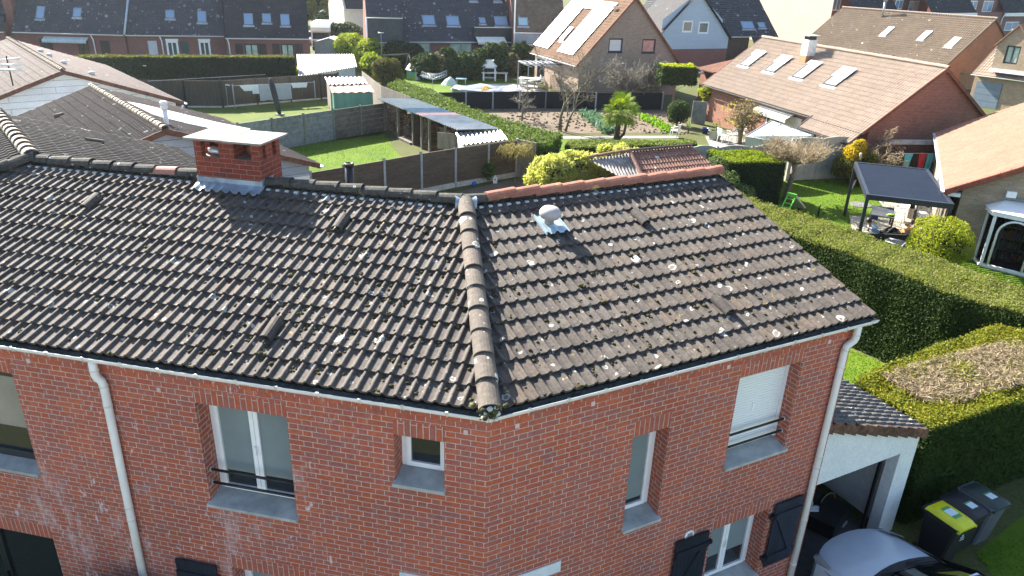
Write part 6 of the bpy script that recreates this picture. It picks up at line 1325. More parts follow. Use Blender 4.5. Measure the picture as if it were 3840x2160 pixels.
# --- second terrace, behind the conifers
m_cladd = simple('dark_slate_cladding', (.045, .055, .065), .7, .25, 3, c2=(.025, .03, .038)); m_bluecl = simple('blue_grey_cladding', (.27, .34, .42), .6, .1, 3)
U1, FU1, LU1, slU1, _ = row_house('terrace house with a dark spotted roof behind the conifer hedge', (2, 470, 313), (2, 1300, 315), 2.7, 6.2, 5.0, 0, m_slate, 91, group='terraced houses behind the conifers')
U2, FU2, LU2, slU2, _ = row_house('end terrace house with brown sunlit tiles and blue grey cladding', (2, 1306, 330), (2, 1700, 338), 2.7, 6.4, 5.0, 0, tilemat('sunlit_brown_tile', [(.12, .085, .06), (.17, .12, .08), (.24, .18, .12)], lichen=.3, scale=.5), 92, group='terraced houses behind the conifers')
U0, FU0, LU0, slU0, _ = row_house('gable end of the second terrace with slate hung upper wall', (2, 205, 315), (2, 462, 318), 2.7, 6.2, 5.0, 0, m_slate, 93, group='terraced houses behind the conifers')
mb = MB(); mb.obox(FU0(-.05, -.12, 2.55), FU0.a*(LU0+.1), FU0.n*1.0, Z*2.3); mb.build('slate_hanging', m_cladd, U0); mb = MB(); gutter_run(mb, FU0(-.1, -.14, 4.9), FU0(LU0+.05, -.14, 4.9), -FU0.n, .08); mb.tube([FU0(-.12, -.1, 4.9), FU0(-.12, -.1, 0)], .06, 6); mb.build('gutter', m_white, U0)
mb = MB(); mb.poly([FU0(-.06, -.05, 0), FU0(-.06, 10.1, 0), FU0(-.06, 10.1, 2.2), FU0(-.06, -.05, 2.2)]); mb.build('side_wall', simple('cream_render', (.75, .64, .5), .8, .06, 4), U0)
a, zt = wxz(FU2, 2, 1306, 232); mb = MB(); mb.obox(FU2(-.02, -.02, 2.0), FU2.a*(LU2+.1), FU2.n*.4, Z*1.75); mb.build('cladding', m_bluecl, U2); mb = MB(); gutter_run(mb, FU2(-.1, -.1, 3.78), FU2(LU2, -.1, 3.78), -FU2.n, .08); mb.tube([FU2(-.05, -.1, 8), FU2(-.05, -.1, 0)], .06, 6); mb.build('gutter', m_white, U2)
aw, _ = wxz(FU1, 2, 1003, 222); mb = MB(); mb.obox(FU1(aw, -.05, 2.3), FU1.a*(LU1-aw), FU1.n*.8, Z*1.75); mb.build('cladding', simple('black_cladding', (.022, .03, .038), .6, .2, 3), U1); mb = MB(); gutter_run(mb, FU1(aw-.05, -.06, 4.1), FU1(LU1, -.06, 4.1), -FU1.n, .08); mb.build('gutter', m_white, U1)
a0, z0_ = wxz(Fr(FU1(0, -.05, 0), FU1.a, FU1.n), 2, 1015, 275); a1, _ = wxz(Fr(FU1(0, -.05, 0), FU1.a, FU1.n), 2, 1230, 275); mb = MB(); mb.obox(FU1(a0, -.9, z0_-.5), FU1.a*(a1-a0), FU1.n*.9+Z*.45, Z*.05)
for i in range(26): mb.obox(FU1(a0+(a1-a0)*i/26, -.92, z0_-.68), FU1.a*((a1-a0)/26*.8), FU1.n*.02, Z*.2)
mb.build('awning', simple('cream_awning', (.78, .77, .7), .7, .06, 4), U1)
for (x0, y0, x1, y1) in ((617, 120, 698, 190), (798, 125, 880, 195), (1042, 137, 1082, 180), (1160, 128, 1243, 195), (968, -25, 1018, 10), (1150, -25, 1198, 12)): sky_at(U1, slU1, 2, x0, y0, x1, y1, gm=m_skypane, fm=m_skyframe2)
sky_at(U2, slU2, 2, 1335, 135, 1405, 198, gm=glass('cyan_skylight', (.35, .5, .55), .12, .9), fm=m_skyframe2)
for x0, x1 in ((488, 670), (820, 985)): f_op(U1, FU1, 2, x0, 322, x1, 380, z0=.03, fm=m_skyframe2, gm=m_curt, name='patio_door', leaves=2)
f_op(U1, FU1, 2, 1065, 310, 1150, 385, z0=.03, fm=m_white, gm=glass('door_glass_b', (.06, .09, .07), .06, .6), name='patio_door', fw=.1)
f_op(U0, FU0, 2, 285, 312, 380, 355, z0=.5, fm=m_cladd, gm=m_curt)
# house beyond, seen as a white gable sliver left of the second terrace
A, B = at(2, 25, 200, 2.0), at(2, 80, 200, 2.0); e = (B-A).normalized(); n2 = Vector((-e.y, e.x, 0)); FX = Fr(Vector((A.x, A.y, 0)), e, n2)
hx = thing('far_house', FX(2, 4, 0), 'dark roofed house with a sunlit cream gable left of the second terrace', 'house'); zt = hgt(2, 60, 60, FX(.0, 0, 0)); 
mb = MB(); mb.obox(FX(0, 0, 0), e*6, n2*9, Z*4.2); mb.prism([FX(0, 0, 4.2), FX(0, 9, 4.2), FX(0, 4.5, 9.5)], e*.3); mb.build('wall', simple('cream_gable', (.78, .68, .56), .8, .06, 3), hx)
mb = MB(); mb.add([FX(.25, -.3, 4.1), FX(6, -.3, 4.1), FX(6, 4.5, 9.6), FX(.25, 4.5, 9.6), FX(6, 9.3, 4.1), FX(.25, 9.3, 4.1)], [(0, 1, 2, 3), (3, 2, 4, 5)]); mb.build('roof', m_slate2, hx); mb = MB(); gutter_run(mb, FX(.3, -.32, 4.1), FX(6, -.32, 4.1), -n2, .08); mb.build('gutter', m_white, hx)
# --- solar-panel house
m_stile = tilemat('tan_wave_tile', [(.225, .128, .075), (.270, .158, .094), (.315, .195, .120)], lichen=0, dirt=.2, scale=.5)
ang = math.radians(-67.9); d = Vector((math.cos(ang), math.sin(ang), 0)); n = Vector((-d.y, d.x, 0)); FSo = Fr((1.18, 63.6, 0), d, n); LSo, WSo, eSo, rSo = 9.5, 9.9, 2.55, 7.8
m_sbrick = brick('greige_brick', [(.32, .235, .175), (.36, .27, .2), (.28, .2, .15), (.34, .25, .19)], (.38, .33, .28), flemish=False, mw=.012)
FSe = Fr(FSo(LSo-.2, 0, 0), n, -d)
def gop(F, n_, x0, y0, x1, y1): a, z1 = wxz(F, n_, x0, y0); b, z0 = wxz(F, n_, x1, y1); return (a, b, z0, z1)
so1, so2 = gop(FSe, 2, 2022, 290, 2118, 395), gop(FSe, 2, 2275, 295, 2365, 400)
solar, slS, _ = gable_house('solar_house', 'steep gabled house with solar panels on its tan roof', FSo, LSo, WSo, eSo, rSo, m_sbrick, m_stile, over=.35, side=.2, g=.3, pitch=.22, rh=.05, lip=.03, seed=95, vergem=m_overge, end_ops=[so1, so2], gutm=m_white)
wall_window(solar, FSe, *so1, d=.08, fm=m_cladd, gm=simple('closed_white_blind', (.66, .66, .64), .5, .05, 3, stretch=(1, 1, 12)), leaves=1, sill_m=m_cladd, lab='window closed by a white blind'); wall_window(solar, FSe, *so2, d=.08, fm=m_cladd, gm=glass('painted_pink_reflection', (.5, .25, .22), .1, .5, .3), leaves=1, sill_m=m_cladd, lab='window with a pink reflection painted into its pane')  # pink reflection is put into the pane's base colour
mb = MB(); mb.obox(FSo(.4, .32, .3), d*.01, n*.01, Z*.01); mb.build('wall_plate', m_sbrick, solar)
FSf = Fr(FSo(.2, .33, 0), d, n); a = wxz(FSf, 2, 1480, 470)[0]; wall_window(solar, FSf, .6, 2.2, .05, 2.1, d=.0, fm=m_darkshut, gm=m_glass, name='patio_door'); mb = MB(); mb.obox(FSf(.4, -.12, 2.2), d*3.4, n*.2, Z*.2); mb.build('awning_box', m_white, solar)
m_solar, t_, b_ = _mat('solar_panel'); b_.inputs['Base Color'].default_value = (.06, .065, .08, 1); b_.inputs['Roughness'].default_value = .34; b_.inputs['Specular IOR Level'].default_value = 1.0; b_.inputs['Coat Weight'].default_value = 1.0; b_.inputs['Coat Roughness'].default_value = .3
cr = [on_slope(2, *q, slS) for q in ((1470, 330), (1575, 362), (1645, 385), (1760, 415), (2085, 30), (1700, -10), (1770, 125), (1840, 135))]
uA, uB, uC, uD = cr[0][0], cr[1][0], cr[2][0]-.05, cr[3][0]; tb_ = .75; tt = min(cr[4][1], 7.0); tg = cr[6][1]
pan = None
def solar_panel(s0, s1, t0, t1):
    mb = MB(); v = [slS(s0+.015, t0+.015, .11), slS(s1-.015, t0+.015, .11), slS(s1-.015, t1-.015, .11), slS(s0+.015, t1-.015, .11)]; w2 = [slS(s0+.015, t0+.015, .15), slS(s1-.015, t0+.015, .15), slS(s1-.015, t1-.015, .15), slS(s0+.015, t1-.015, .15)]
    mb.add(v+w2, [(3, 2, 1, 0), (4, 5, 6, 7), (0, 1, 5, 4), (1, 2, 6, 5), (2, 3, 7, 6), (3, 0, 4, 7)]); o = mb.build('solar_panel', m_solar, solar)
    return o
rows = 6; rhh = (tt-tb_)/rows
for r in range(rows):
    t0 = tb_+rhh*r
    for k in range(2): solar_panel(uA+(uB-uA)*k/2, uA+(uB-uA)*(k+1)/2, t0, t0+rhh)
    for k in range(2): solar_panel(uC+(uD-uC)*k/2, uC+(uD-uC)*(k+1)/2, t0, t0+rhh)
    if t0 > tg: solar_panel(uB, uC, t0, t0+rhh)
a = on_slope(2, 1660, 305, slS); b = on_slope(2, 1745, 225, slS); skylight(solar, slS, (uB+uC)/2-.35, a[1], .7, 1.2, shut=1.0)
mb = MB(); P = slS(*on_slope(2, 2065, 90, slS), .1); mb.lathe(P, [(.08, 0), (.08, .2), (.18, .25), (.18, .4), (0, .45)], 10); mb.build('roof_vent', m_skyw, solar)
# --- big light-tiled house with four skylights
m_ltile = tilemat('light_tan_tile', [(.266, .205, .155), (.302, .234, .180), (.338, .266, .209)], lichen=.12, lc=(.3, .12, .08), dirt=.18, scale=.6)
ang = math.radians(-73.5); d = Vector((math.cos(ang), math.sin(ang), 0)); n = Vector((-d.y, d.x, 0)); FR1 = Fr((13.21, 47.2, 0), d, n); LR1, WR1 = 16.6, 8.6
m_rbrick = brick('rosy_brick', [(.26, .11, .075), (.30, .13, .09), (.22, .095, .07), (.28, .12, .08)], (.34, .24, .18), flemish=False, mw=.012)
FRf = Fr(FR1(.2, .5, 0), d, n)
r1, slR, _ = gable_house('tan_roof_house', 'long house with a light tan tiled roof and four skylights', FR1, LR1, WR1, 2.5, 5.66, m_rbrick, m_ltile, over=.5, side=.2, g=.33, pitch=.2, rh=.05, lip=.03, prof=PROF5, seed=97, vergem=simple('rust_verge', (.2, .075, .045), .8, .2, 8), gutm=simple('dark_gutter', (.06, .065, .07), .4, .1, 5), capm=m_ltile)
for k, (x0, y0, x1, y1, sh) in enumerate(((430, 385, 640, 505, .22), (615, 420, 840, 553, .42), (825, 470, 1065, 603, .12), (1060, 512, 1315, 660, .5))):
    bl = on_slope(3, (430, 618, 825, 1060)[k], (493, 538, 585, 640)[k], slR); br = on_slope(3, (505, 695, 910, 1160)[k], (507, 553, 604, 660)[k], slR); tr = on_slope(3, (635, 838, 1062, 1312)[k], (400, 440, 485, 530)[k], slR)
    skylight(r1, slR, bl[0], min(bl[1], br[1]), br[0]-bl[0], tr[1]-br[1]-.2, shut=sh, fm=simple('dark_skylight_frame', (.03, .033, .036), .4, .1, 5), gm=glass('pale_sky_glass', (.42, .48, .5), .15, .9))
P = slR(*on_slope(3, 935, 450, slR), 0); mb = MB(); mb.cbox(P-Z*.3, .62, .62, 1.5, ang); ch2 = mb.build('chimney', simple('white_chimney', (.72, .70, .66), .8, .12, 5), r1); mb = MB(); mb.cbox(P-Z*.3, .66, .66, .55, ang); mb.build('chimney_base', simple('orange_base', (.42, .2, .1), .8, .15, 5), ch2); mb = MB(); mb.cbox(P+Z*1.2, .5, .5, .22, ang); mb.build('chimney_pot', m_black, ch2); mb = MB(); mb.cbox(P+Z*1.42, .8, .8, .06, ang); mb.build('cap_slab', m_conc2, ch2)
# lower extension of that slope by the gable
sE = wxz(Fr(FR1(0, 0, 0), d, n), 3, 975, 885)[0]; th, S1, S2 = slope_axes(FR1, WR1, 2.5, 5.66)
tile_roof('eave_extension', m_ltile, r1, FR1(0, 0, 2.5)-S1*.92, d, S1, .95, lambda t: sE, lambda t: LR1, g=.33, pitch=.2, rh=.05, lip=.03, prof=PROF5, seed=99)
mb = MB(); gutter_run(mb, FR1(sE, 0, 2.47)-S1*.92, FR1(LR1, 0, 2.47)-S1*.92, -n, .07); mb.obox(FR1(sE-.03, 0, 2.5)-S1*.95, d*.04, S1*1.0, Z*.1); mb.build('gutter', m_cladd, r1)
a, zt = wxz(FRf, 3, 645, 830); wall_window(r1, FRf, a, a+1.5, .05, 2.1, d=-.03, fm=m_white, gm=m_glass, name='patio_door'); mb = MB()
for k in range(3): mb.obox(FRf(a+1.65+k*.62, -.08, .1), d*.58, n*.05, Z*2.0)
mb.build('shutter', simple('cream_shutter', (.68, .62, .5), .6, .08, 4), r1); mb = MB(); mb.obox(FRf(a+3.9, -.03, .9), d*1.0, n*.02, Z*1.2); mb.build('window', m_glass, r1)
a0, z0_ = wxz(Fr(FRf(0, -.35, 0), d, n), 3, 575, 785); a1, _ = wxz(Fr(FRf(0, -.35, 0), d, n), 3, 825, 860); mb = MB(); mb.obox(FRf(a0, -.7, 1.98), d*(a1-a0), n*.65+Z*.3, Z*.04)
for i in range(20): mb.obox(FRf(a0+(a1-a0)*i/20, -.72, 1.78), d*((a1-a0)/20*.8), n*.02, Z*.22)
mb.build('awning', simple('grey_cream_awning', (.62, .6, .55), .7, .08, 4), r1)
mb = MB(); mb.cbox(FR1(sE+.8, -.35, .75), .95, .4, .75, ang); ac = mb.build('air_conditioner', m_white, r1)
# orange lean-to roof at its far end
P = [at(3, 100, 515, 2.5), at(3, 235, 550, 2.5), at(3, 460, 390, 3.6), at(3, 390, 378, 3.6)]
ex = thing('tiled_extension', (P[0]+P[1])/2-Z*2.5, 'small orange tiled extension at the far end of the tan roofed house', 'extension'); e = (P[1]-P[0]).normalized(); up_ = ((P[2]+P[3])/2-(P[0]+P[1])/2); up_ = (up_-e*up_.dot(e)); Lx = up_.length
tile_roof('roof', m_otile, ex, P[0], e, up_, min(Lx, 5.5), lambda t: 0, lambda t: (P[1]-P[0]).length+.8*t*.5, g=.33, pitch=.2, rh=.04, prof=PROF5, seed=101); nn = Vector((up_.x, up_.y, 0)).normalized()
mb = MB(); mb.obox(Vector((P[0].x, P[0].y, 0))+nn*.5, e*(P[1]-P[0]).length, nn*.2, Z*2.5); mb.build('wall', m_rbrick, ex); mb = MB(); gutter_run(mb, P[0], P[1], -nn, .07); mb.obox(P[0]-nn*.6-Z*.25, e*1.6, nn*.7, Z*.06); mb.build('gutter', m_cladd, ex)
# --- brown roof with three skylights and an orange gable
m_btile = tilemat('brown_tan_tile', [(.136, .100, .068), (.168, .124, .084), (.208, .156, .108)], lichen=.3, scale=.45, dirt=.25)
ang = math.radians(-59.4); d = Vector((math.cos(ang), math.sin(ang), 0)); n = Vector((-d.y, d.x, 0)); FBr = Fr((34.7, 76.05, 0), d, n)
LB_, WB_ = 11.5, 12.8
bh, slB, _ = gable_house('brown_roof_house', 'brown tiled house with three skylights and an orange brick gable', FBr, LB_, WB_, 2.4, 6.6, brick('orange_brick', [(.38, .14, .07), (.43, .17, .085), (.34, .12, .06)], (.42, .26, .16), flemish=False, mw=.012), m_btile, over=.3, side=.15, g=.34, pitch=.25, rh=.055, lip=.035, prof=PROF5, seed=103, L0=-6.0, capm=m_ltile)
for (x0, y0, x1, y1, x2, y2) in ((1492, 265, 1530, 275, 1595, 205), (1770, 300, 1815, 308, 1885, 235), (1980, 352, 2030, 362, 2105, 285)):
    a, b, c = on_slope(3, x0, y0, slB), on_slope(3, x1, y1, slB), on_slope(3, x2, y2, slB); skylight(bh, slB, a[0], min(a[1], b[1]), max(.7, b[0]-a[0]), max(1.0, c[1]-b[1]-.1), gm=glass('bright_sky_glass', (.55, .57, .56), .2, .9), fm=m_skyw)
P = slB(*on_slope(3, 1505, 130, slB), 0); mb = MB(); mb.tube([P, P+Z*1.6], .12, 8); mb.lathe(P+Z*1.6, [(.2, 0), (.2, .35), (.26, .36), (.26, .42), (0, .45)], 10); mb.build('flue_pipe', simple('steel_flue', (.5, .5, .5), .3, .1, 5, metal=.7), bh)
mb = MB(); q = slB(*on_slope(3, 1580, 440, slB), 0); a = on_slope(3, 1580, 440, slB); mb.add([slB(a[0], a[1], .05), slB(a[0]+1.4, a[1]+.1, .05), slB(a[0]+1.2, a[1]+1.3, .05), slB(a[0]+.1, a[1]+.1, .35)], [(0, 1, 2, 3)]); mb.build('roof_step', m_btile, bh)
# --- dormer house on the right
A = at(3, 2185, 558, 2.6); B = at(3, 2445, 592, 2.6); d = (B-A).normalized(); n = Vector((-d.y, d.x, 0)); FD = Fr(Vector((A.x, A.y, 0)), d, n)
LD_ = (B-A).length; dh, slD, _ = gable_house('dormer_house', 'pale brick house with a tall dormer and a grey garage door', FD, LD_+6, 9, 2.6, 6.0, m_palebrick, m_ltile, over=.35, side=.1, g=.34, pitch=.22, rh=.045, prof=PROF5, seed=107, gutm=m_white)
FDf = Fr(FD(0, .33, 0), d, n); a, zt = wxz(FDf, 3, 2225, 610); b, _ = wxz(FDf, 3, 2415, 640); panel_m = simple('grey_garage_door', (.16, .21, .27), .5, .06, 3)
mb = MB()
for k in range(4): mb.obox(FDf(a, -.04, .02+k*.52), d*(b-a), n*.05, Z*.5)
mb.build('garage_door', panel_m, dh)
A2 = FD(0, 0, 0); s0 = wxz(FD, 3, 2360, 500)[0]; Pd = at(3, 2400, 500, 3.5); q = FD.sz(Pd); dd = (Pd-FD(0, 0, 0)).dot(n); wd2 = 2.6; z0d = 3.0; sD = q[0]-.7
mb = MB(); FDd = Fr(FD(sD, dd, 0), d, n); wall_panel(mb, FDd, 0, wd2, z0d, 5.2, [(.75, 1.85, 3.75, 5.15)], rev=.15, top=(lambda s: 5.2+min(s, wd2-s)*1.15, wd2/2)); mb.poly([FDd(wd2, 0, z0d), FDd(wd2, 3.4, z0d), FDd(wd2, 3.4, 5.2), FDd(wd2, 0, 5.2)]); mb.poly([FDd(0, 0, z0d), FDd(0, 3.4, z0d), FDd(0, 3.4, 5.2), FDd(0, 0, 5.2)]); dm = mb.build('dormer', m_palebrick, dh)
wall_window(dm, FDd, .75, 1.85, 3.75, 5.15, d=.1, fm=m_cladd, gm=m_curt, sub=True) if False else sash_window(dh, FDd, .75, 1.85, 3.75, 5.15, .1, m_cladd, m_curt, name='window', handle=False)
mb = MB(); ov = .18; 
for sg in (0, 1):
    e0 = -ov if sg == 0 else wd2+ov; mb.add([FDd(e0, -.15, 5.2-ov*1.15), FDd(wd2/2, -.15, 5.2+wd2/2*1.15+.02), FDd(wd2/2, 4, 5.2+wd2/2*1.15+.02), FDd(e0, 4, 5.2-ov*1.15), FDd(e0, -.15, 5.32-ov*1.15), FDd(wd2/2, -.15, 5.32+wd2/2*1.15+.02), FDd(wd2/2, 4, 5.32+wd2/2*1.15+.02), FDd(e0, 4, 5.32-ov*1.15)], [(0, 1, 2, 3), (4, 5, 6, 7), (0, 1, 5, 4), (0, 3, 7, 4), (2, 3, 7, 6)])
mb.build('dormer_roof', m_otile, dm); mb = MB(); mb.obox(FDd(-.1, -.06, z0d), d*(wd2+.2), n*.1, Z*.28); mb.build('flashing', m_white, dm)
gf = at(3, 2110, 690, 0); gt = thing('green_gate', gf, 'green barred gate beside the grey garage door', 'gate'); mb = MB(); e = d
for k in range(9): mb.cbox(gf+e*(k*.16-.7), .03, .03, 1.7)
mb.obox(gf-e*.75+Z*1.6, e*1.45, n*.03, Z*.06); mb.obox(gf-e*.75+Z*.2, e*1.45, n*.03, Z*.06); mb.build('bars', simple('gate_green', (.03, .2, .12), .5, .1, 5), gt)
# --- pale blue gabled house
A = at(3, -170, 335, 2.7); B = at(3, 340, 330, 2.7); d = (B-A).normalized(); n = Vector((-d.y, d.x, 0)); FB2 = Fr(Vector((A.x, A.y, 0)), d, n); LBl = (B-A).length
ap = FB2.sz(onwall(3, 125, -60, A, B)); m_bluew = simple('pale_blue_boards', (.42, .5, .6), .6, .06, 2, stretch=(1, 1, 10)); slp = (ap[1]-3.4)/(LBl-ap[0])
mb = MB(); bl = thing('blue_house', FB2(LBl/2, 3, 0), 'pale blue boarded house with two white windows and a dark roof', 'house')
top_ = lambda s: ap[1]-abs(s-ap[0])*slp
ops = [gop(FB2, 3, 5, 155, 72, 245), gop(FB2, 3, 125, 163, 193, 255)]
wall_panel(mb, FB2, 0, LBl, 0, 2.2); wall_panel(mb, FB2, 0, LBl, 2.2, 3.3, mi=1); zt = max(o[3] for o in ops)+.1
wall_panel(mb, FB2, 0, ap[0]+3.6, 3.3, zt, ops, rev=.1, mi=1)
mb.poly([FB2(ap[0]+3.6, 0, 3.3), FB2(LBl, 0, 3.3), FB2(ap[0]+3.6, 0, top_(ap[0]+3.6))], 1); mb.poly([FB2(0, 0, zt), FB2(ap[0]+3.6, 0, zt), FB2(ap[0]+3.6, 0, max(zt, top_(ap[0]+3.6))), FB2(ap[0], 0, ap[1]), FB2(0, 0, max(zt, top_(0)))], 1)
mb.poly([FB2(LBl, 0, 0), FB2(LBl, 5, 0), FB2(LBl, 5, 3.4), FB2(LBl, 0, 3.4)], 1); mb.build('wall', [m_terbrick, m_bluew], bl)
for o in ops: wall_window(bl, FB2, *o, d=.04, fm=m_white, gm=glass('blue_house_glass', (.12, .17, .19), .06, .7), leaves=1, fw=.12)
mb = MB(); k = 16
for sg in (-1, 1):
    e0 = LBl+.25 if sg > 0 else -.25; q0, q1 = FB2(e0, -.3, top_(e0)+.05), FB2(ap[0], -.3, ap[1]+.05); mb.add([q0, q1, q1+n*6, q0+n*6, q0+Z*.12, q1+Z*.12, q1+n*6+Z*.12, q0+n*6+Z*.12], [(0, 1, 2, 3), (4, 5, 6, 7), (0, 1, 5, 4), (1, 2, 6, 5), (0, 3, 7, 4)])
mb.build('roof', m_slate2, bl)
mbx = [at(3, 640, 250, 3.3), at(3, 870, 320, 3.3)]; e = d
tile_roof('roof_slope', m_slate, bl, FB2(LBl-2.8, 1.5, 3.3), d, n*math.cos(math.radians(48))+Z*math.sin(math.radians(48)), 8.6, lambda t: .0, lambda t: 11.2-t*.12, g=.27, pitch=.25, rh=.018, prof=PROF3, seed=111)
mb = MB(); mb.obox(FB2(LBl, 1.7, 0), d*4.4, n*4, Z*3.3); mb.build('side_wall', simple('brown_boards', (.07, .045, .035), .7, .2, 4), bl); thq = math.radians(48); Sq = n*math.cos(thq)+Z*math.sin(thq); tile_roof('roof_slope', m_slate, bl, FB2(LBl-2.8, 1.5, 3.3)-Sq*3.4, d, Sq, 3.4, lambda t: 7.2, lambda t: 11.6-t*.12, g=.27, pitch=.25, rh=.018, prof=PROF3, seed=112); mb = MB(); gutter_run(mb, FB2(LBl, 1.4, 3.3), FB2(LBl+4.2, 1.4, 3.3), -n, .08); mb.tube([FB2(LBl+.1, 1.3, 3.3), FB2(LBl+.1, 1.3, 0)], .06, 6); mb.build('gutter', m_white, bl)
thb = math.radians(48); slBl = lambda s, t, h=0: FB2(LBl-2.8+s, 1.5+t*math.cos(thb), 3.3+t*math.sin(thb)) + (-n*math.sin(thb)+Z*math.cos(thb))*h
for (x0, y0, x1, y1) in ((450, 165, 520, 220), (572, 172, 610, 212)): sky_at(bl, slBl, 3, x0, y0, x1, y1, gm=m_skypane, fm=m_skyframe2)
bx_ = at(2, 2300, 40, 6); A = at(2, 2290, 160, 4.5); B = at(2, 2576, 190, 4.5); d = (B-A).normalized(); n = Vector((-d.y, d.x, 0)); FDk = Fr(Vector((A.x, A.y, 0)), d, n); dk_ = thing('far_house', FDk(3, 4, 0), 'dark roof with one skylight between the solar house and the blue house', 'house')
mb = MB(); mb.obox(FDk(0, 0, 0), d*4, n*9, Z*4.3); mb.build('wall', m_terbrick, dk_); sDk = n*.7+Z*.714; tile_roof('roof_slope', m_slate, dk_, FDk(0, -.2, 4.3), d, sDk, 7.5, lambda t: -2, lambda t: 4.2, g=.27, pitch=.25, rh=.018, prof=PROF3, seed=113); slDk = lambda s, t, h=0: FDk(s, -.2, 4.3)+sDk.normalized()*t+(-n*.714+Z*.7)*h
sky_at(dk_, slDk, 2, 2452, 85, 2512, 142, gm=m_skypane, fm=m_skyframe2)
# --- brick town houses at the top right
m_town = brick('town_brick', [(.24, .12, .10), (.28, .14, .115), (.21, .105, .09)], (.27, .18, .15), flemish=False, mw=.012); m_pinkr = simple('pink_beige_render', (.72, .5, .38), .85, .05, 1)
G_ = at(3, 1070, 372, 0); Pw = at(3, 860, 300, 0); dW = Vector((Pw.x-G_.x, Pw.y-G_.y, 0)).normalized(); Pf = at(3, 1240, 372, 0); dF = Vector((Pf.x-G_.x, Pf.y-G_.y, 0)).normalized()
tw = thing('town_house', G_, 'tall brick town house with a pink beige gable wall', 'house', 'brick town houses'); dF = Vector((.87, .49, 0)); dB = Vector((-.49, .87, 0)); FTn = Fr(G_, dF, dB)
mb = MB(); wall_panel(mb, FTn, 0, 6.5, 0, 12); mb.build('wall', m_town, tw); lw = 16
mb = MB(); A, B = G_, at(3, 790, 100, 0); side = (onwall(3, 800, 200, G_, G_+Vector((-.72, .69, 0)))-G_); dS = Vector((-.45, .893, 0)); mb.poly([G_, G_+dS*34, G_+dS*34+Z*14, G_+Z*14]); mb.build('side_wall', m_pinkr, tw)
for (x0, y0, x1, y1) in ((1140, -10, 1180, 80), (1110, 155, 1170, 250)):
    a, z1 = wxz(FTn, 3, x0, y0); b, z0 = wxz(FTn, 3, x1, y1); wall_window(tw, FTn, a, b, z0, z1, d=-.04, fm=m_white, gm=m_skypane)
bal = thing('balcony', G_+dF*.8-dB*.8, 'small white balcony with grey steps on the town house', 'balcony'); zb = FTn.sz(onwall(3, 1060, 285, G_, G_+dF))[1]; mb = MB(); a, z1 = wxz(FTn, 3, 1050, 230); b, _ = wxz(FTn, 3, 1140, 240)
for k in range(5): mb.obox(FTn(a, -1.2, zb+.1+k*.2), dF*(b-a), -dB*.05, Z*.17)
mb.obox(FTn(a, -1.2, zb), dF*(b-a), dB*1.2, Z*.12); mb.build('railing', m_white, bal); mb = MB(); k = 12
for i in range(k): mb.obox(FTn(b+.25*i, -1.1, zb-(zb)*i/k), dF*.3, dB*.8, Z*.05)
for q in (-1.15, -.25): mb.tube([FTn(b, q, zb+.9), FTn(b+.25*k, q, .9)], .03, 5); mb.tube([FTn(b, q, zb), FTn(b+.25*k, q, 0)], .05, 5)
mb.build('stairs', simple('grey_steel', (.12, .13, .15), .5, .1, 5, metal=.4), bal)
def town(label, x0, y0, x1, y1, x2, wins, back):
    A, B = at(3, x0, y0, 5.6), at(3, x1, y1, 5.6); d = (B-A).normalized(); n = Vector((-d.y, d.x, 0)); F = Fr(Vector((A.x, A.y, 0)), d, n); L = (B-A).length; r = thing('town_house', F(L/2, 4, 0), label, 'house', 'brick town houses')
    mb = MB(); wall_panel(mb, F, -1.0, L+9, 0, 5.6); wall_panel(mb, Fr(F(0, 1.4, 0), d, n), L, L+12, 0, 13); mb.poly([F(L, 1.4, 0), F(L, 9, 0), F(L, 9, 13), F(L, 1.4, 13)]); mb.build('wall', m_town, r)
    th = math.radians(50); S = n*math.cos(th)+Z*math.sin(th); tile_roof('roof_slope', m_slate2, r, F(0, -.3, 5.5), d, S, 8, lambda t: 0, lambda t: L, g=.27, pitch=.25, rh=.018, prof=PROF3, seed=int(x0)); mb = MB(); mb.obox(F(0, -.45, 5.0), d*(L+.05), n*.3, Z*.5); mb.build('fascia', m_white, r); mb = MB(); mb.tube([F(-.2, -.4, 5.4), F(-.2, -.1, 4.6), F(-.2, -.1, 0)], .09, 6); mb.build('downpipe', m_white, r)
    Fb = Fr(F(0, 1.4, 0), d, n)
    for (a0, b0, a1, b1, up) in wins:
        FF_ = Fb if up else F; s0, z1 = wxz(FF_, 3, a0, b0); s1, z0 = wxz(FF_, 3, a1, b1); wall_window(r, FF_, s0, s1, z0, z1, d=-.05, fm=m_white, gm=m_skypane)
    return r
town('brick town house behind the flue of the brown roof', 1285, 85, 1615, 82, 0, [(1295, 165, 1360, 258, False), (1610, 0, 1650, 70, True), (1715, 5, 1765, 95, True)], 0)
town('brick town house behind the right end of the brown roof', 1865, 92, 2205, 92, 0, [(2165, 5, 2210, 70, True), (2275, 5, 2325, 90, True)], 0)
town('brick town house cut by the top right corner', 2425, 92, 2700, 92, 0, [(2440, 165, 2520, 230, False)], 0)
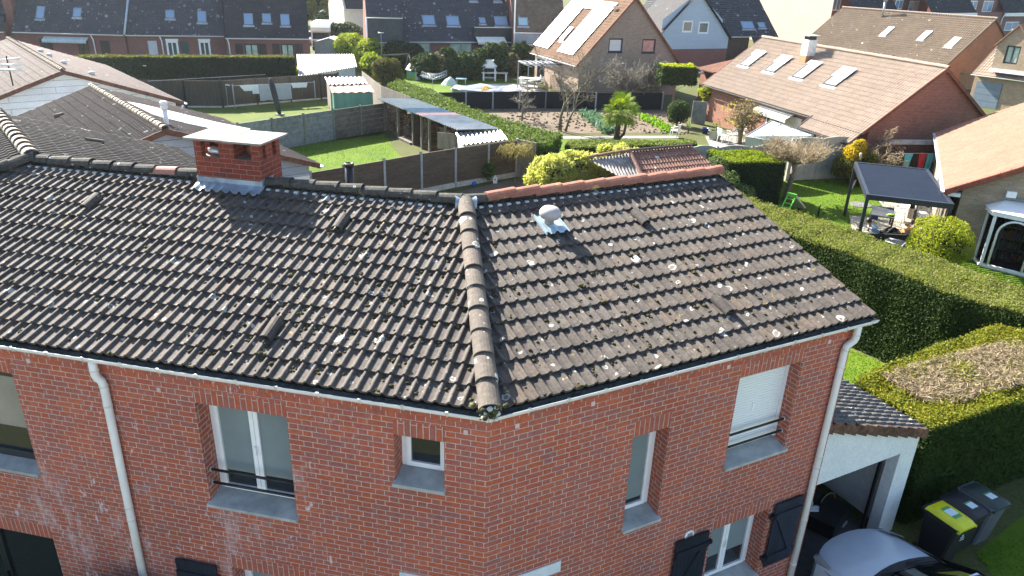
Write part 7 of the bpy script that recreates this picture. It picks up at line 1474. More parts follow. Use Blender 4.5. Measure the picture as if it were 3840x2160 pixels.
# ------------------------------------------------------------------ gardens
m_concg = simple('grey_fence_concrete', (.22, .23, .22), .95, .25, 5, bmp=.4, c2=(.12, .13, .12)); m_board = simple('brown_fence_board', (.105, .075, .05), .9, .3, 4, c2=(.05, .038, .027), stretch=(1, 1, 6), bmp=.4)
m_post = simple('pale_post', (.34, .37, .38), .9, .15, 8); m_palew = simple('weathered_wood', (.24, .21, .17), .9, .3, 5, stretch=(6, 6, 1), c2=(.13, .11, .09))
m_reed = simple('reed_screen', (.085, .068, .05), .95, .45, 12, c2=(.035, .03, .024), stretch=(6, 6, .5), bmp=.6); m_corr = simple('galvanised_sheet', (.36, .38, .38), .5, .2, 3, metal=.2, c2=(.25, .28, .28)); m_corrw = simple('white_fibre_sheet', (.36, .355, .34), .6, .15, 3, c2=(.27, .265, .25))
def panel_fence(label, P, h, mat, postm=None, step=2.0, th=.06, boards=6, name='panel_fence', cat='fence', wavy=0, post_up=.06, base=None):
    """posts and panels along a polyline; every bay is its own part"""
    P = [Vector((p[0], p[1], 0)) for p in P]; root = thing(name, P[0], label, cat)
    for a, b in zip(P, P[1:]):
        L = (b-a).length; e = (b-a).normalized(); nn = Vector((-e.y, e.x, 0)); n = max(1, round(L/step)); st = L/n
        for i in range(n):
            q = a+e*st*i; mb = MB(); z0 = base or 0; hb = (h-z0)/boards
            for k in range(boards):
                zt = z0+hb*(k+1)-.012
                if wavy and k == boards-1:
                    m = 8; pts = [q-nn*th/2+Z*(z0+hb*k)]+[q-nn*th/2+e*(st*j/m)+Z*(zt+wavy*math.sin(math.pi*j/m)) for j in range(m+1)]+[q-nn*th/2+e*st+Z*(z0+hb*k)]; mb.prism(pts, nn*th)
                else: mb.obox(q-nn*(th/2-.004*(k % 2))+Z*(z0+hb*k), e*st, nn*th, Z*(zt-z0-hb*k))
            mb.build('panel', mat, root)
            if base: mb = MB(); mb.obox(q-nn*th/2, e*st, nn*th, Z*(base-.01)); mb.build('gravel_board', m_conc2, root)
        if postm:
            for i in range(n+1): mb = MB(); mb.obox(a+e*(st*i-.05)-nn*.06, e*.1, nn*.12, Z*(h+post_up)); mb.build('post', postm, root)
    return root
near = [at(2, x, y, 1.9) for x, y in ((20, 1255), (320, 1205), (600, 1155), (860, 1115), (1110, 1080), (1330, 1050))]
d0 = (near[1]-near[0]); fl_ = [near[0]-d0*2.2, near[0]]
panel_fence('brown board fence with pale concrete posts behind the ridge', [near[0]-d0*1.6]+near, 1.88, m_board, m_post, 2.0, boards=8, base=.26)
e_ = near[5]; panel_fence('short run of dark vertical planks beside the bamboo', [e_, at(2, 1470, 1075, 1.9)], 1.9, m_palew, None, .16, boards=1, name='plank_fence')
cf = [Vector((-17.0, 28.5, 0)), Vector((-10.6, 36.5, 0))]
panel_fence('long grey concrete panel fence between the two lawns', cf, 1.74, m_concg, simple('mossy_post', (.2, .2, .15), .9, .3, 8), 2.0, boards=6)
panel_fence('browner end of the concrete fence beside the firewood shed', [cf[1], Vector((-8.0, 39.5, 0))], 1.74, simple('brown_grey_panel', (.15, .13, .10), .95, .3, 5, c2=(.08, .07, .055)), m_concg, 2.0, boards=6)
rf = [at(1, 1170, 645, 1.8), at(1, 1410, 812, 0), at(1, 1685, 813, 0), at(1, 1945, 790, 0), at(1, 2200, 770, 0), at(1, 2425, 750, 0), at(1, 2560, 735, 0)]
rf[0] = rf[1]+(rf[1]-rf[2])*1.6
panel_fence('brown reed screen fence along the back of the left lawn', rf, 1.85, m_reed, m_black, 2.6, .05, boards=1, name='reed_fence', base=.12)
hz_ = [at(1, 560, 432, 2.6), at(1, 2215, 434, 2.6)]; e = (hz_[1]-hz_[0]).normalized(); nn = Vector((-e.y, e.x, 0))
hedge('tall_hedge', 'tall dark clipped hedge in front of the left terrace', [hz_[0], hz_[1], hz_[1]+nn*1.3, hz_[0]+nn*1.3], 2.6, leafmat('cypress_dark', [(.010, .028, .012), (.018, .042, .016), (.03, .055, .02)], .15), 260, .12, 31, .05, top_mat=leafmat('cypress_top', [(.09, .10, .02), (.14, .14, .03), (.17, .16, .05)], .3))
bush('yellow_bush', 'small bright yellow bush at the end of the tall dark hedge', [(*at(1, 2215, 570, .9).xy, 1.0, .7, .6, .75)], m_lf_spring, 300, .1, 32)
# washing line with quilts, furled parasol
def pole(P, h, lab, name='pole', mat=None, r=.03, cross=None, cat='pole', group=None):
    o = thing(name, P, lab, cat, group); mb = MB(); mb.tube([P, Vector(P)+Z*h], r, 6); mb.build('mast', mat or m_post, o)
    if cross: mb = MB(); mb.tube([Vector(P)+Z*h-Vector(cross), Vector(P)+Z*h+Vector(cross)], r*1.5, 6); mb.build('crossbar', m_white, o)
    return o
LA, LBq = at(1, 1800, 645, 1.55), at(1, 2330, 622, 1.55); le = (LBq-LA).normalized()
wl2 = thing('washing_line', LA-Z*1.55, 'washing line with quilts across the left lawn', 'washing line'); mb = MB(); mb.tube([LA-le*.4, LBq+le*.4], .012, 4); mb.build('cord', m_white, wl2)
for q in (LA-le*.4, LBq+le*.4): mb = MB(); mb.tube([Vector((q.x, q.y, 0)), q+Z*.1], .04, 6); mb.build('post', m_post, wl2)
m_whcl = simple('white_cloth', (.82, .82, .82), .9, .05, 3); m_qu = simple('grey_quilt', (.46, .45, .46), .9, .06, 3, stretch=(1, 1, 7), bmp=.6, bdist=.03)
for k, (x0, x1, w1, h, m, lab) in enumerate(((1805, 1945, .55, .40, m_whcl, 'white sheet at the left end of the line with quilts'), (1900, 1950, 1.0, .62, m_whcl, 'small white cloth left of the grey quilt'), (1952, 2195, 1.0, 1.12, m_qu, 'grey quilt hanging in the middle of the left lawn'), (2195, 2322, .8, .34, m_whcl, 'long white sheet at the right end of the line with quilts'))):
    a, b = onwall(1, x0, 640, LA, LBq), onwall(1, x1, 635, LA, LBq); P = (a+b)/2; P.z = 1.55; w0 = (b-a).length; cloth(P, le, w0, w0*w1, h, m, lab, k, 'bed linen on the line', 'bed_linen', 'bed linen', .05)
pr = at(1, 2112, 866, 0); pt = pr + (at(1, 2066, 590, 2.4)-Vector((pr.x, pr.y, 0)))*1.0; pt = Vector((pr.x-.42, pr.y, 2.42)); ps = thing('parasol', pr, 'tall furled parasol in a dark cover leaning on the left lawn', 'parasol')
mb = MB(); ax_ = pt-pr; mb.tube([pr+ax_*t for t in (.02, .2, .5, .8, .93, 1.0)], [.12, .17, .20, .19, .15, .05], 9); mb.build('cover', simple('dark_cover', (.028, .035, .042), .85, .15, 5, bmp=.5), ps); mb = MB(); mb.cbox(pr, .5, .5, .06); mb.build('base', m_concg, ps)
pole(at(1, 2010, 640, 0), 2.0, 'green pole with a white crossbar by the reed fence', 'line_pole', simple('green_pole', (.03, .12, .08), .5), .03, Vector((.35, -.1, 0)), group='washing line poles')
pole(at(1, 1108, 700, 0), 2.0, 'pole with a white crossbar near the farther low house', 'line_pole', m_post, .03, Vector((.3, -.1, 0)), group='washing line poles'); pole(at(1, 1722, 810, 0), 1.55, 'slim pole with a white crossbar left of the quilts', 'line_pole', m_post, .025, Vector((.35, -.2, 0)), group='washing line poles')
mb = MB(); a, b = at(1, 1115, 612, 2.0), at(1, 2005, 562, 2.0); mb.tube([a, b], .012, 4); o = mb.build('clothes_wire', m_white); o['label'] = 'thin bare wire strung in front of the tall dark hedge'; o['category'] = 'wire'
# sheds
def sheet_roof(mb, a, b, c, d, pitch=.18, amp=.03, mi=0, th=.02):
    """corrugated sheet: a-b lower edge, d-c upper edge; ribs run up the slope"""
    a, b, c, d = (Vector(q) for q in (a, b, c, d)); n = max(2, int((b-a).length/pitch)*4); nn = (b-a).cross(d-a).normalized(); nn = nn if nn.z > 0 else -nn; vs = []
    for i in range(n+1):
        t = i/n; o = nn*(amp*math.sin(2*math.pi*i/4)); p, q = a.lerp(b, t)+o, d.lerp(c, t)+o; vs += [p, q, p-nn*th, q-nn*th]
    fs = []
    for i in range(n): k = 4*i; fs += [(k, k+4, k+5, k+1), (k+2, k+3, k+7, k+6), (k, k+2, k+6, k+4), (k+1, k+5, k+7, k+3)]
    mb.add(vs, fs, mi, False)
def shed(name, label, corners, wallm, roofm, ins=.15, pitch=.18, amp=.03, cat='shed'):
    a, b, c, d = corners; ctr = (a+b+c+d)/4; root = thing(name, (ctr.x, ctr.y, 0), label, cat); mb = MB(); sheet_roof(mb, a, b, c, d, pitch, amp); mb.build('roof', roofm, root)
    mb = MB(); q = [ctr+(p-ctr)*.93 for p in corners]
    for i in range(4): p, r = q[i], q[(i+1) % 4]; mb.poly([Vector((p.x, p.y, 0)), Vector((r.x, r.y, 0)), r-Z*.06, p-Z*.06])
    mb.build('wall', wallm, root); return root
shed('corrugated_shed', 'white walled shed with a pale corrugated roof by the bright bushes', [at(1, 2252, 577, 1.45), at(2, 118, 502, 1.45), at(2, 92, 408, 1.9), at(1, 2238, 410, 1.9)], simple('shed_white', (.66, .66, .63), .8, .1, 4), m_corrw, pitch=.32, amp=.05)
shed('purple_roof_shed', 'low shed with a purple ribbed roof behind the green one', [at(1, 2480, 640, 1.8), at(2, 198, 628, 1.8), at(2, 160, 580, 2.0), at(1, 2450, 582, 2.0)], m_palew, simple('purple_sheet', (.25, .12, .17), .5, .15, 5), pitch=.3, amp=.05)
m_gstripe = simple('green_metal_wall', (.09, .24, .19), .5, .15, 2, stretch=(9, 9, .3), c2=(.055, .17, .135)); gs = shed('metal_shed', 'green metal shed with a faded pink roof', [at(1, 2505, 700, 1.8), at(2, 248, 692, 1.8), at(2, 215, 640, 2.0), at(1, 2490, 655, 2.0)], m_gstripe, simple('faded_pink_sheet', (.55, .32, .24), .6, .12, 3), pitch=.5, amp=.03)
bxx = thing('storage_box', at(2, 120, 790, .0), 'dark storage box with a pale lid in front of the green shed', 'box'); qs = [at(2, 40, 800, .55), at(2, 212, 780, .55), at(2, 205, 755, .55), at(2, 45, 765, .55)]
qs = [at(2, 38, 768, .85), at(2, 212, 752, .85), at(2, 182, 730, .9), at(2, 30, 745, .9)]; ctr = sum(qs, Vector())/4; mb = MB(); mb.prism([Vector((ctr.x+(q.x-ctr.x)*.94, ctr.y+(q.y-ctr.y)*.94, 0)) for q in qs], Z*.84); mb.build('body', simple('anthracite_box', (.03, .04, .05), .6, .1, 5), bxx); mb = MB(); mb.prism(qs, Z*.06); mb.build('lid', simple('pale_lid', (.5, .56, .6), .45, .08, 4), bxx)
# firewood shed
wf = [at(2, 330, 990), at(2, 510, 1090), at(2, 605, 1122), at(2, 700, 1150)]; e = (wf[2]-wf[0]).normalized(); nn = Vector((-e.y, e.x, 0)); nn = nn if nn.x > 0 else -nn
FWd = Fr(wf[0], e, nn); Lw = 8.2; ws = thing('firewood_shed', FWd(Lw/2, 1, 0), 'long open firewood shed with a corrugated sheet roof', 'shed')
sheets = [simple('sheet_pale', (.30, .34, .32), .5, .15, 3, c2=(.22, .25, .24)), simple('sheet_blue', (.12, .2, .26), .45, .2, 3), simple('sheet_pink', (.46, .3, .27), .5, .15, 3), m_corr]
for a, b, mi in ((-.2, 3.6, 0), (3.55, 5.3, 1), (5.25, 6.2, 2), (6.15, 8.6, 3), (8.55, 10.2, 3)):
    mb = MB(); sheet_roof(mb, FWd(a, -.35, 1.98-.03*(mi == 1)), FWd(a, 2.15, 1.85), FWd(b, 2.15, 1.85+.004*mi), FWd(b, -.35, 1.98+.02*mi), .25, .03); 
    mb = MB(); n = int((b-a)/.24); vs = []
    A_, B_, C_, D_ = FWd(a, -.35, 2.0+.02*mi), FWd(b, -.35, 2.0+.02*mi), FWd(b, 2.15, 1.84+.02*mi), FWd(a, 2.15, 1.84+.02*mi); sheet_roof(mb, A_, B_, C_, D_, .24, .035); mb.build('roof_sheet', sheets[mi], ws)
for s in (0, 2.05, 4.15, 5.3, 6.3, 8.2): mb = MB(); mb.obox(FWd(s-.06, -.06, 0), e*.12, nn*.12, Z*1.95); mb.build('post', m_palew, ws)
mb = MB(); mb.obox(FWd(0, 1.95, 0), e*Lw, nn*.06, Z*1.8); mb.obox(FWd(4.2, 0, 0), e*.06, nn*1.9, Z*1.85); mb.build('back_wall', m_board, ws)
m_log = simple('split_log', (.30, .2, .12), .95, .4, 9, island=.65, c2=(.12, .08, .05))
def log_stack(s0, s1, d0, h, lab, seed):
    rg = random.Random(seed); mb = MB(); z = .08
    while z < h:
        s = s0+rg.uniform(0, .05)
        while s < s1:
            r = rg.uniform(.05, .085); k = rg.choice((5, 6, 3, 4)); a0 = rg.uniform(0, 6); pts = [FWd(s+r*math.cos(a0+6.283*j/k), d0+rg.uniform(-.05, .03), z+r*math.sin(a0+6.283*j/k)*.85) for j in range(k)]; mb.prism(pts, nn*.5); s += r*1.95
        z += .115
    o = mb.build('log_stack', m_log); o['kind'] = 'stuff'; o['label'] = lab; o['category'] = 'firewood'
log_stack(.1, 2.0, .15, 1.75, 'stacked split firewood in the left bay of the shed', 1); log_stack(2.1, 2.9, .35, 1.4, 'lower stack of firewood beside the left bay', 5); log_stack(5.4, 6.25, .1, 1.7, 'narrow stack of firewood by the partition', 2); log_stack(6.4, 8.0, .4, 1.5, 'stack of firewood behind the zinc roofed shed', 3)
chair(FWd(3.3, .5, 0), math.atan2(-nn.y, -nn.x), simple('dark_plastic', (.05, .06, .07), .5), 'dark chair standing in the open bay of the firewood shed'); mb = MB()
for i in range(7): mb.obox(FWd(2.3+i*.26, -.2, .02), e*.18, nn*1.2, Z*.1)
o = mb.build('pallet', m_palew); o['label'] = 'weathered wooden pallet on the ground before the firewood shed'; o['category'] = 'pallet'
zs = [at(2, 915, 1092, 1.62), at(2, 1255, 1050, 1.62), at(2, 1200, 978, 1.85), at(2, 860, 1002, 1.85)]; s_ = shed('zinc_shed', 'small pale shed with a shiny zinc sheet roof behind the board fence', zs, simple('pale_boards', (.5, .46, .38), .8, .12, 3, stretch=(7, 7, 1)), simple('bright_zinc', (.33, .345, .36), .45, .15, 3, metal=.3), pitch=.26, amp=.045)
mb = MB(); q = [at(2, 725, 990, 1.8), at(2, 862, 1002, 1.8)]; mb.obox(Vector((q[0].x, q[0].y, .9)), (q[1]-q[0]), nn*.04, Z*.85); mb.build('board_panel', m_palew, s_)
# long hedge, palisade
hl = [at(2, x, y, 1.4) for x, y in ((345, 640), (520, 735), (760, 850), (1000, 965), (1250, 1060), (1560, 1090))]; hr_ = [at(2, x, y, 1.4) for x, y in ((1655, 1010), (1400, 950), (1100, 862), (900, 780), (700, 690), (440, 606))]
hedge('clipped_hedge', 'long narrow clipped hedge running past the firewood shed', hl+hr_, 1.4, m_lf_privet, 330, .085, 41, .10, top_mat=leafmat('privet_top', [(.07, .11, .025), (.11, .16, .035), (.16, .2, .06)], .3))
pf = [at(2, 155, 530, 1.8), at(2, 300, 640, 1.8), at(2, 520, 722, 1.8)]; panel_fence('weathered grey palisade fence behind the green shed', pf, 1.75, m_palew, None, .14, .03, 1, name='palisade_fence')
# net fence, pool garden
nf = [at(2, 740, 697, 1.25), at(2, 940, 693, 1.25), at(2, 1345, 690, 1.25), at(2, 1545, 690, 1.25), at(2, 1760, 690, 1.25), at(2, 1925, 700, 1.25), at(2, 2430, 700, 1.25)]
panel_fence('black netted fence between the pool garden and the vegetable plot', nf, 1.25, simple('black_net', (.008, .009, .012), .9, .2, 6), m_post, 2.6, .03, 1, name='net_fence')
pl = thing('swimming_pool', at(2, 1080, 670, 0), 'round above ground pool under a shiny grey cover', 'pool'); pc = (at(2, 820, 690, 1.1)+at(2, 1350, 690, 1.1))/2; rx = (at(2, 1350, 690, 1.1)-at(2, 820, 690, 1.1)).length/2; pc = pc+Vector((0, rx*.62, 0)); pc.z = 0
mb = MB(); n = 28; vs = []
for z, r in ((0, .96), (1.05, 1), (1.1, 1.02)): vs += [pc+Vector((math.cos(6.283*j/n)*rx*r, math.sin(6.283*j/n)*rx*.62*r, z)) for j in range(n)]
mb.add(vs, [(i*n+j, i*n+(j+1) % n, (i+1)*n+(j+1) % n, (i+1)*n+j) for i in range(2) for j in range(n)], 0, True); mb.build('wall', simple('grey_liner', (.2, .24, .3), .5, .1, 3), pl)
mb = MB(); vs = []; rg = random.Random(6)
for k, r in enumerate((0, .25, .5, .75, .95, 1.04)): vs += [pc+Vector((math.cos(6.283*j/n)*rx*r, math.sin(6.283*j/n)*rx*.62*r, 1.12+.10*math.sin(j*1.3+k)*(r > 0)-.12*(r < .9)*(1-r)+rg.uniform(-.02, .02)-.12*(r > 1))) for j in range(n)]
mb.add(vs, [(i*n+j, i*n+(j+1) % n, (i+1)*n+(j+1) % n, (i+1)*n+j) for i in range(5) for j in range(n)], 0, True); mb.build('cover', simple('pool_cover', (.30, .33, .38), .3, .15, 2), pl)
bq = thing('barbecue', at(2, 1115, 612), 'white masonry barbecue with a tapered hood before the conifers', 'barbecue'); P = at(2, 1115, 612); PB = P; mb = MB()
for sx_ in (-.42, .34): mb.obox(P+V3(sx_, 0, 0), V3(.1, 0, 0), V3(0, .6, 0), Z*.75)
mb.obox(P+V3(1.05, 0, 0), V3(.1, 0, 0), V3(0, .5, 0), Z*.7); mb.obox(P+V3(-.5, -.05, .72), V3(1.0, 0, 0), V3(0, .7, 0), Z*.08); mb.obox(P+V3(-.45, .1, .25), V3(.85, 0, 0), V3(0, .5, 0), Z*.06); mb.build('stand', m_wplast, bq)
mb = MB(); mb.obox(P+V3(.5, -.05, .72), V3(.72, 0, 0), V3(0, .6, 0), Z*.06); mb.build('worktop', simple('worktop', (.55, .48, .38), .8, .1, 5), bq); mb = MB()
mb.obox(P+V3(-.42, .1, .8), V3(.1, 0, 0), V3(0, .5, 0), Z*.5); mb.obox(P+V3(.32, .1, .8), V3(.1, 0, 0), V3(0, .5, 0), Z*.5); mb.obox(P+V3(-.42, .5, .8), V3(.84, 0, 0), V3(0, .1, 0), Z*.5); mb.obox(P+V3(-.42, .1, 1.18), V3(.84, 0, 0), V3(0, .4, 0), Z*.12)
def frustum(mb, c, w0, d0, w1, d1, z0, z1): mb.add([c+V3(-w0, -d0, z0), c+V3(w0, -d0, z0), c+V3(w0, d0, z0), c+V3(-w0, d0, z0), c+V3(-w1, -d1, z1), c+V3(w1, -d1, z1), c+V3(w1, d1, z1), c+V3(-w1, d1, z1)], [(3, 2, 1, 0), (4, 5, 6, 7), (0, 1, 5, 4), (1, 2, 6, 5), (2, 3, 7, 6), (3, 0, 4, 7)])
c = P+V3(0, .35, 0); frustum(mb, c, .48, .32, .48, .32, 1.3, 1.38); frustum(mb, c, .45, .3, .24, .2, 1.38, 1.68); frustum(mb, c, .24, .2, .24, .2, 1.68, 1.86); frustum(mb, c, .29, .25, .29, .25, 1.86, 1.93); mb.build('hood', m_wplast, bq); mb = MB(); mb.obox(P+V3(-.32, .3, .82), V3(.64, 0, 0), V3(0, .19, 0), Z*.45); mb.build('firebox', m_dark, bq)
for ch_ in list(bq.children): ch_.scale = (1.4, 1.3, .95); ch_.location = (0, 0, 0)
ph = thing('playhouse', at(2, 555, 605), 'small plastic playhouse in green, blue and cream', 'playhouse'); P = at(2, 515, 607); f1 = (at(2, 600, 605)-at(2, 560, 610)).normalized(); f2 = (at(2, 505, 600)-at(2, 560, 610)).normalized(); c0 = at(2, 560, 608)
mb = MB(); mb.poly([c0, c0+f1*1.0, c0+f1*1.0+Z*.85, c0+f1*.5+Z*1.25, c0+Z*.85]); mb.poly([c0+f1+f2*1.2, c0+f1, c0+f1+Z*.85, c0+f1+f2*1.2+Z*.85]); mb.build('front_wall', simple('cream_toy', (.72, .72, .66), .5, .05, 4), ph); mb = MB(); mb.poly([c0, c0+f2*1.2, c0+f2*1.2+Z*.85, c0+Z*.85]); mb.build('side_wall', simple('lime_toy', (.3, .45, .12), .5, .05, 4), ph)
mb = MB(); nl = f1.cross(Z); nl = nl if nl.y < 0 else -nl; mb.obox(c0+f1*.35+nl*.01, f1*.5, nl*.02, Z*.35); nl2 = f2.cross(Z); nl2 = nl2 if nl2.x < 0 else -nl2; mb.obox(c0+f2*.3+nl2*.01+Z*.35, f2*.5, nl2*.02, Z*.35); mb.build('door', simple('sky_blue_toy', (.12, .42, .65), .5, .05, 4), ph); mb = MB(); mb.obox(c0+f1*.38+nl*.02+Z*.38, f1*.42, nl*.02, Z*.38); mb.build('window', m_dark, ph)
mb = MB(); r0, r1_ = c0+f1*.5+Z*1.3-f2*.1, c0+f1*.5+Z*1.3+f2*1.3
for q in (-.12, 1.12): a = c0+f1*q+Z*.8; mb.add([a-f2*.1, r0, r1_, a+f2*1.3, a-f2*.1+Z*.05, r0+Z*.05, r1_+Z*.05, a+f2*1.3+Z*.05], [(0, 1, 2, 3), (4, 5, 6, 7), (0, 1, 5, 4), (2, 3, 7, 6)])
mb.build('roof', simple('grey_toy_roof', (.25, .28, .32), .5, .08, 4), ph)
sg = thing('swing_frame', at(2, 520, 590), 'tall green wooden swing frame beside the playhouse', 'swing'); a, b = at(2, 320, 418, 2.15), at(2, 508, 408, 2.15); mb = MB(); mb.tube([a, b], .06, 6); mb.build('crossbar', simple('mossy_wood', (.12, .15, .1), .9, .2, 6), sg)
for tp_, ft in ((b, at(2, 570, 605)), (b, at(2, 468, 560)), (a, at(2, 385, 570)), (a, at(2, 322, 540))): mb = MB(); mb.tube([tp_, ft], .05, 6); mb.build('leg', m_palew, sg)
ar = thing('rotary_airer', at(2, 690, 692), 'white rotary clothes airer folded out in the pool garden', 'airer'); P = at(2, 690, 692); mb = MB(); mb.tube([P, P+Z*1.15], .02, 5); mb.build('mast', m_post, ar); mb = MB()
for k in range(4): a = .5+k*math.pi/2; mb.tube([P+Z*1.0, P+V3(math.cos(a)*1.1, math.sin(a)*1.1, 1.35)], .015, 4)
for q in (.4, .6, .8, 1.0):
    for k in range(4): a, b = .5+k*math.pi/2, .5+(k+1)*math.pi/2; mb.tube([P+V3(math.cos(a)*1.1*q, math.sin(a)*1.1*q, 1.0+.35*q), P+V3(math.cos(b)*1.1*q, math.sin(b)*1.1*q, 1.0+.35*q)], .008, 3)
mb.build('line_frame', m_white, ar)
nb = thing('rope_bridge', at(2, 700, 590), 'white netted toy bridge between the playhouse and the blue stool', 'toy bridge'); a, b = at(2, 610, 580, .5), at(2, 795, 570, .5); mb = MB()
for q in (0, .45): mb.tube([a.lerp(b, t)+Z*(q-.3*math.sin(math.pi*t)) for t in (0, .25, .5, .75, 1)], .03, 5)
for i in range(15): t = i/14; p = a.lerp(b, t)-Z*.3*math.sin(math.pi*t); mb.tube([p, p+Z*.45], .022, 4)
mb.build('netting', m_white, nb)
st = thing('stool', at(2, 810, 600), 'bright blue plastic stool on the pool lawn', 'stool'); P = at(2, 810, 603); mb = MB(); mb.cbox(P+Z*.42, .62, .4, .06); mb.build('seat', simple('bright_blue', (.03, .35, .6), .45, .05, 4), st)
for q in ((-.26, -.15), (.26, -.15), (.26, .15), (-.26, .15)): mb = MB(); mb.tube([P+V3(*q, 0), P+V3(*q, .42)], .03, 5); mb.build('leg', simple('bright_blue_leg', (.03, .35, .6), .45), st)
tt_ = thing('play_tent', at(2, 815, 640), 'pale pop up tent on the pool lawn', 'tent'); P = at(2, 815, 640); mb = MB(); ring = [P+V3(math.cos(6.283*j/10)*.75, math.sin(6.283*j/10)*.6, 0) for j in range(10)]; r2 = [P+V3(.05+math.cos(6.283*j/10)*.45, math.sin(6.283*j/10)*.35, .42) for j in range(10)]; mb.add(ring+r2+[P+V3(.12, 0, .72)], [(j, (j+1) % 10, 10+(j+1) % 10, 10+j) for j in range(10)]+[(10+j, 10+(j+1) % 10, 20) for j in range(10)]); mb.build('shell', simple('pale_tent', (.6, .68, .58), .8, .08, 3), tt_)
tq = thing('play_table', at(2, 905, 630), 'small pale blue play table beside the tent', 'table'); P = at(2, 905, 632); mb = MB(); mb.cbox(P+Z*.38, .95, .55, .1); mb.build('table_top', simple('pale_blue_toy', (.45, .6, .66), .5, .06, 4), tq)
for q in ((-.36, -.18), (.36, -.18), (.36, .18), (-.36, .18)): mb = MB(); mb.tube([P+V3(q[0]*1.1, q[1]*1.1, 0), P+V3(*q, .38)], .03, 5); mb.build('leg', m_wplast, tq)
gz_ = thing('gazebo', at(2, 1480, 680), 'open metal gazebo frame beside the solar house', 'gazebo'); gp_ = [at(2, 1330, 660), at(2, 1405, 690), at(2, 1655, 690), at(2, 1570, 655)]
for p in gp_: mb = MB(); mb.cbox(p, .09, .09, 2.25); mb.build('post', simple('grey_alu', (.3, .33, .36), .4, .1, 4, metal=.4), gz_)
mb = MB()
for a, b in zip(gp_, gp_[1:]+gp_[:1]): mb.tube([a+Z*2.22, b+Z*2.22], .06, 4)
for i in range(1, 6): t = i/6; mb.tube([gp_[0].lerp(gp_[3], t)+Z*2.25, gp_[1].lerp(gp_[2], t)+Z*2.25], .04, 4)
mb.build('beam', simple('grey_alu_beam', (.36, .39, .42), .4, .1, 4, metal=.4), gz_); mb = MB()
for i in range(0, 6): a0, a1 = gp_[0].lerp(gp_[3], i/6), gp_[0].lerp(gp_[3], (i+.8)/6); b0_, b1_ = gp_[1].lerp(gp_[2], i/6), gp_[1].lerp(gp_[2], (i+.8)/6); mb.poly([a0+Z*2.15, b0_+Z*2.15, b1_+Z*1.98, a1+Z*1.98])
mb.build('canopy', simple('white_canopy', (.75, .76, .78), .8, .05, 3), gz_)
wt = thing('garden_table', at(2, 1420, 640), 'long white garden table under the gazebo', 'table'); P = at(2, 1420, 655); mb = MB(); mb.cbox(P+Z*.7, 1.9, .9, .06, -.2); mb.build('table_top', m_wplast, wt)
for q in (-.8, .8): mb = MB(); mb.cbox(P+V3(q, -q*.2, 0), .1, .6, .7, -.2); mb.build('leg', m_wplast, wt)
rt = thing('garden_table', at(2, 1450, 665), 'round dark garden table under the gazebo', 'table'); P = at(2, 1455, 672); mb = MB(); mb.lathe(P+Z*.66, [(0, 0), (.6, 0), (.6, .06), (0, .07)], 16); mb.build('table_top', simple('dark_marble', (.13, .12, .12), .5, .1, 5), rt); mb = MB(); mb.tube([P, P+Z*.66], .05, 6); mb.build('leg', m_post, rt)
for k, (x, y, l) in enumerate(((1370, 665, 'white chair at the left end of the white table under the gazebo'), (1500, 650, 'white chair right of the round table under the gazebo'), (1475, 640, 'white chair behind the round table under the gazebo'))): chair(at(2, x, y), 1.2+k, m_wplast, l)
o = None; lp = thing('trellis', at(2, 1620, 685), 'black trellis panel at the edge of the gazebo terrace', 'trellis'); P, Q = at(2, 1575, 688), at(2, 1660, 690); mb = MB()
for i in range(9): mb.tube([P.lerp(Q, i/8), P.lerp(Q, i/8)+Z*1.3], .02, 4)
for i in range(8): mb.tube([P+Z*(.1+.17*i), Q+Z*(.1+.17*i)], .02, 4)
mb.build('lattice', m_black, lp)
# conifers and bushes round the pool garden
def vb(x, y, n=2, z=0): return at(n, x, y, z)
def conifer(lab, x, y, w_, h, seed, mat=None, n=2, name='conifer', dens=140, size=.16, cat='conifer', group='conifers round the pool garden', dp=.8):
    P = at(n, x, y); rg = random.Random(seed); bl = [(P.x, P.y, h*.42, w_/2, w_/2*dp, h*.45)]
    for k in range(4): a = rg.uniform(0, 6.3); bl.append((P.x+math.cos(a)*w_*.24, P.y+math.sin(a)*w_*.2, h*rg.uniform(.55, .8), w_*.24, w_*.22, h*.24))
    return bush(name, lab, bl, mat or m_lf_dark, dens, size, seed, cat, group, stem=.1)
m_lf_con = leafmat('conifer_mid', [(.022, .045, .014), (.045, .075, .02), (.085, .105, .03)], .2); m_lf_brown = leafmat('browned_conifer', [(.10, .09, .05), (.16, .14, .08), (.22, .19, .12)], .2)
for k, (x, y, w_, h, m, lab) in enumerate(((640, 600, 3.0, 3.0, m_lf_con, 'dark conifer just right of the playhouse'), (745, 600, 2.0, 3.1, m_lf_brown, 'browned thin conifer between two dark ones'), (860, 600, 3.2, 3.5, m_lf_con, 'broad dark conifer left of the middle of the row'), (985, 598, 3.2, 3.5, m_lf_con, 'broad conifer just left of the barbecue'), (1160, 590, 2.6, 4.0, m_lf_con, 'tall conifer with light tips right of the barbecue'), (1265, 570, 2.4, 3.0, m_lf_brown, 'browned low conifer right of the tall one'), (1365, 560, 2.6, 3.8, m_lf_con, 'conifer beside the solar house'))): conifer(lab, x, y, w_, h*.8, 60+k, m)
conifer('dark conifer behind the swing frame', 470, 545, 4.4, 3.2, 70, m_lf_dark); conifer('dark bush behind the swing crossbar', 330, 520, 2.6, 3.2, 71, m_lf_dark)
conifer('olive brown conifer in front of the swing frame', 345, 632, 2.7, 2.3, 72, leafmat('olive_conifer', [(.05, .06, .01), (.10, .105, .018), (.18, .13, .03)], .3), dens=260, size=.10); conifer('dark rounded tree at the end of the second terrace', 60, 380, 5.0, 3.4, 73, m_lf_con, dens=90)
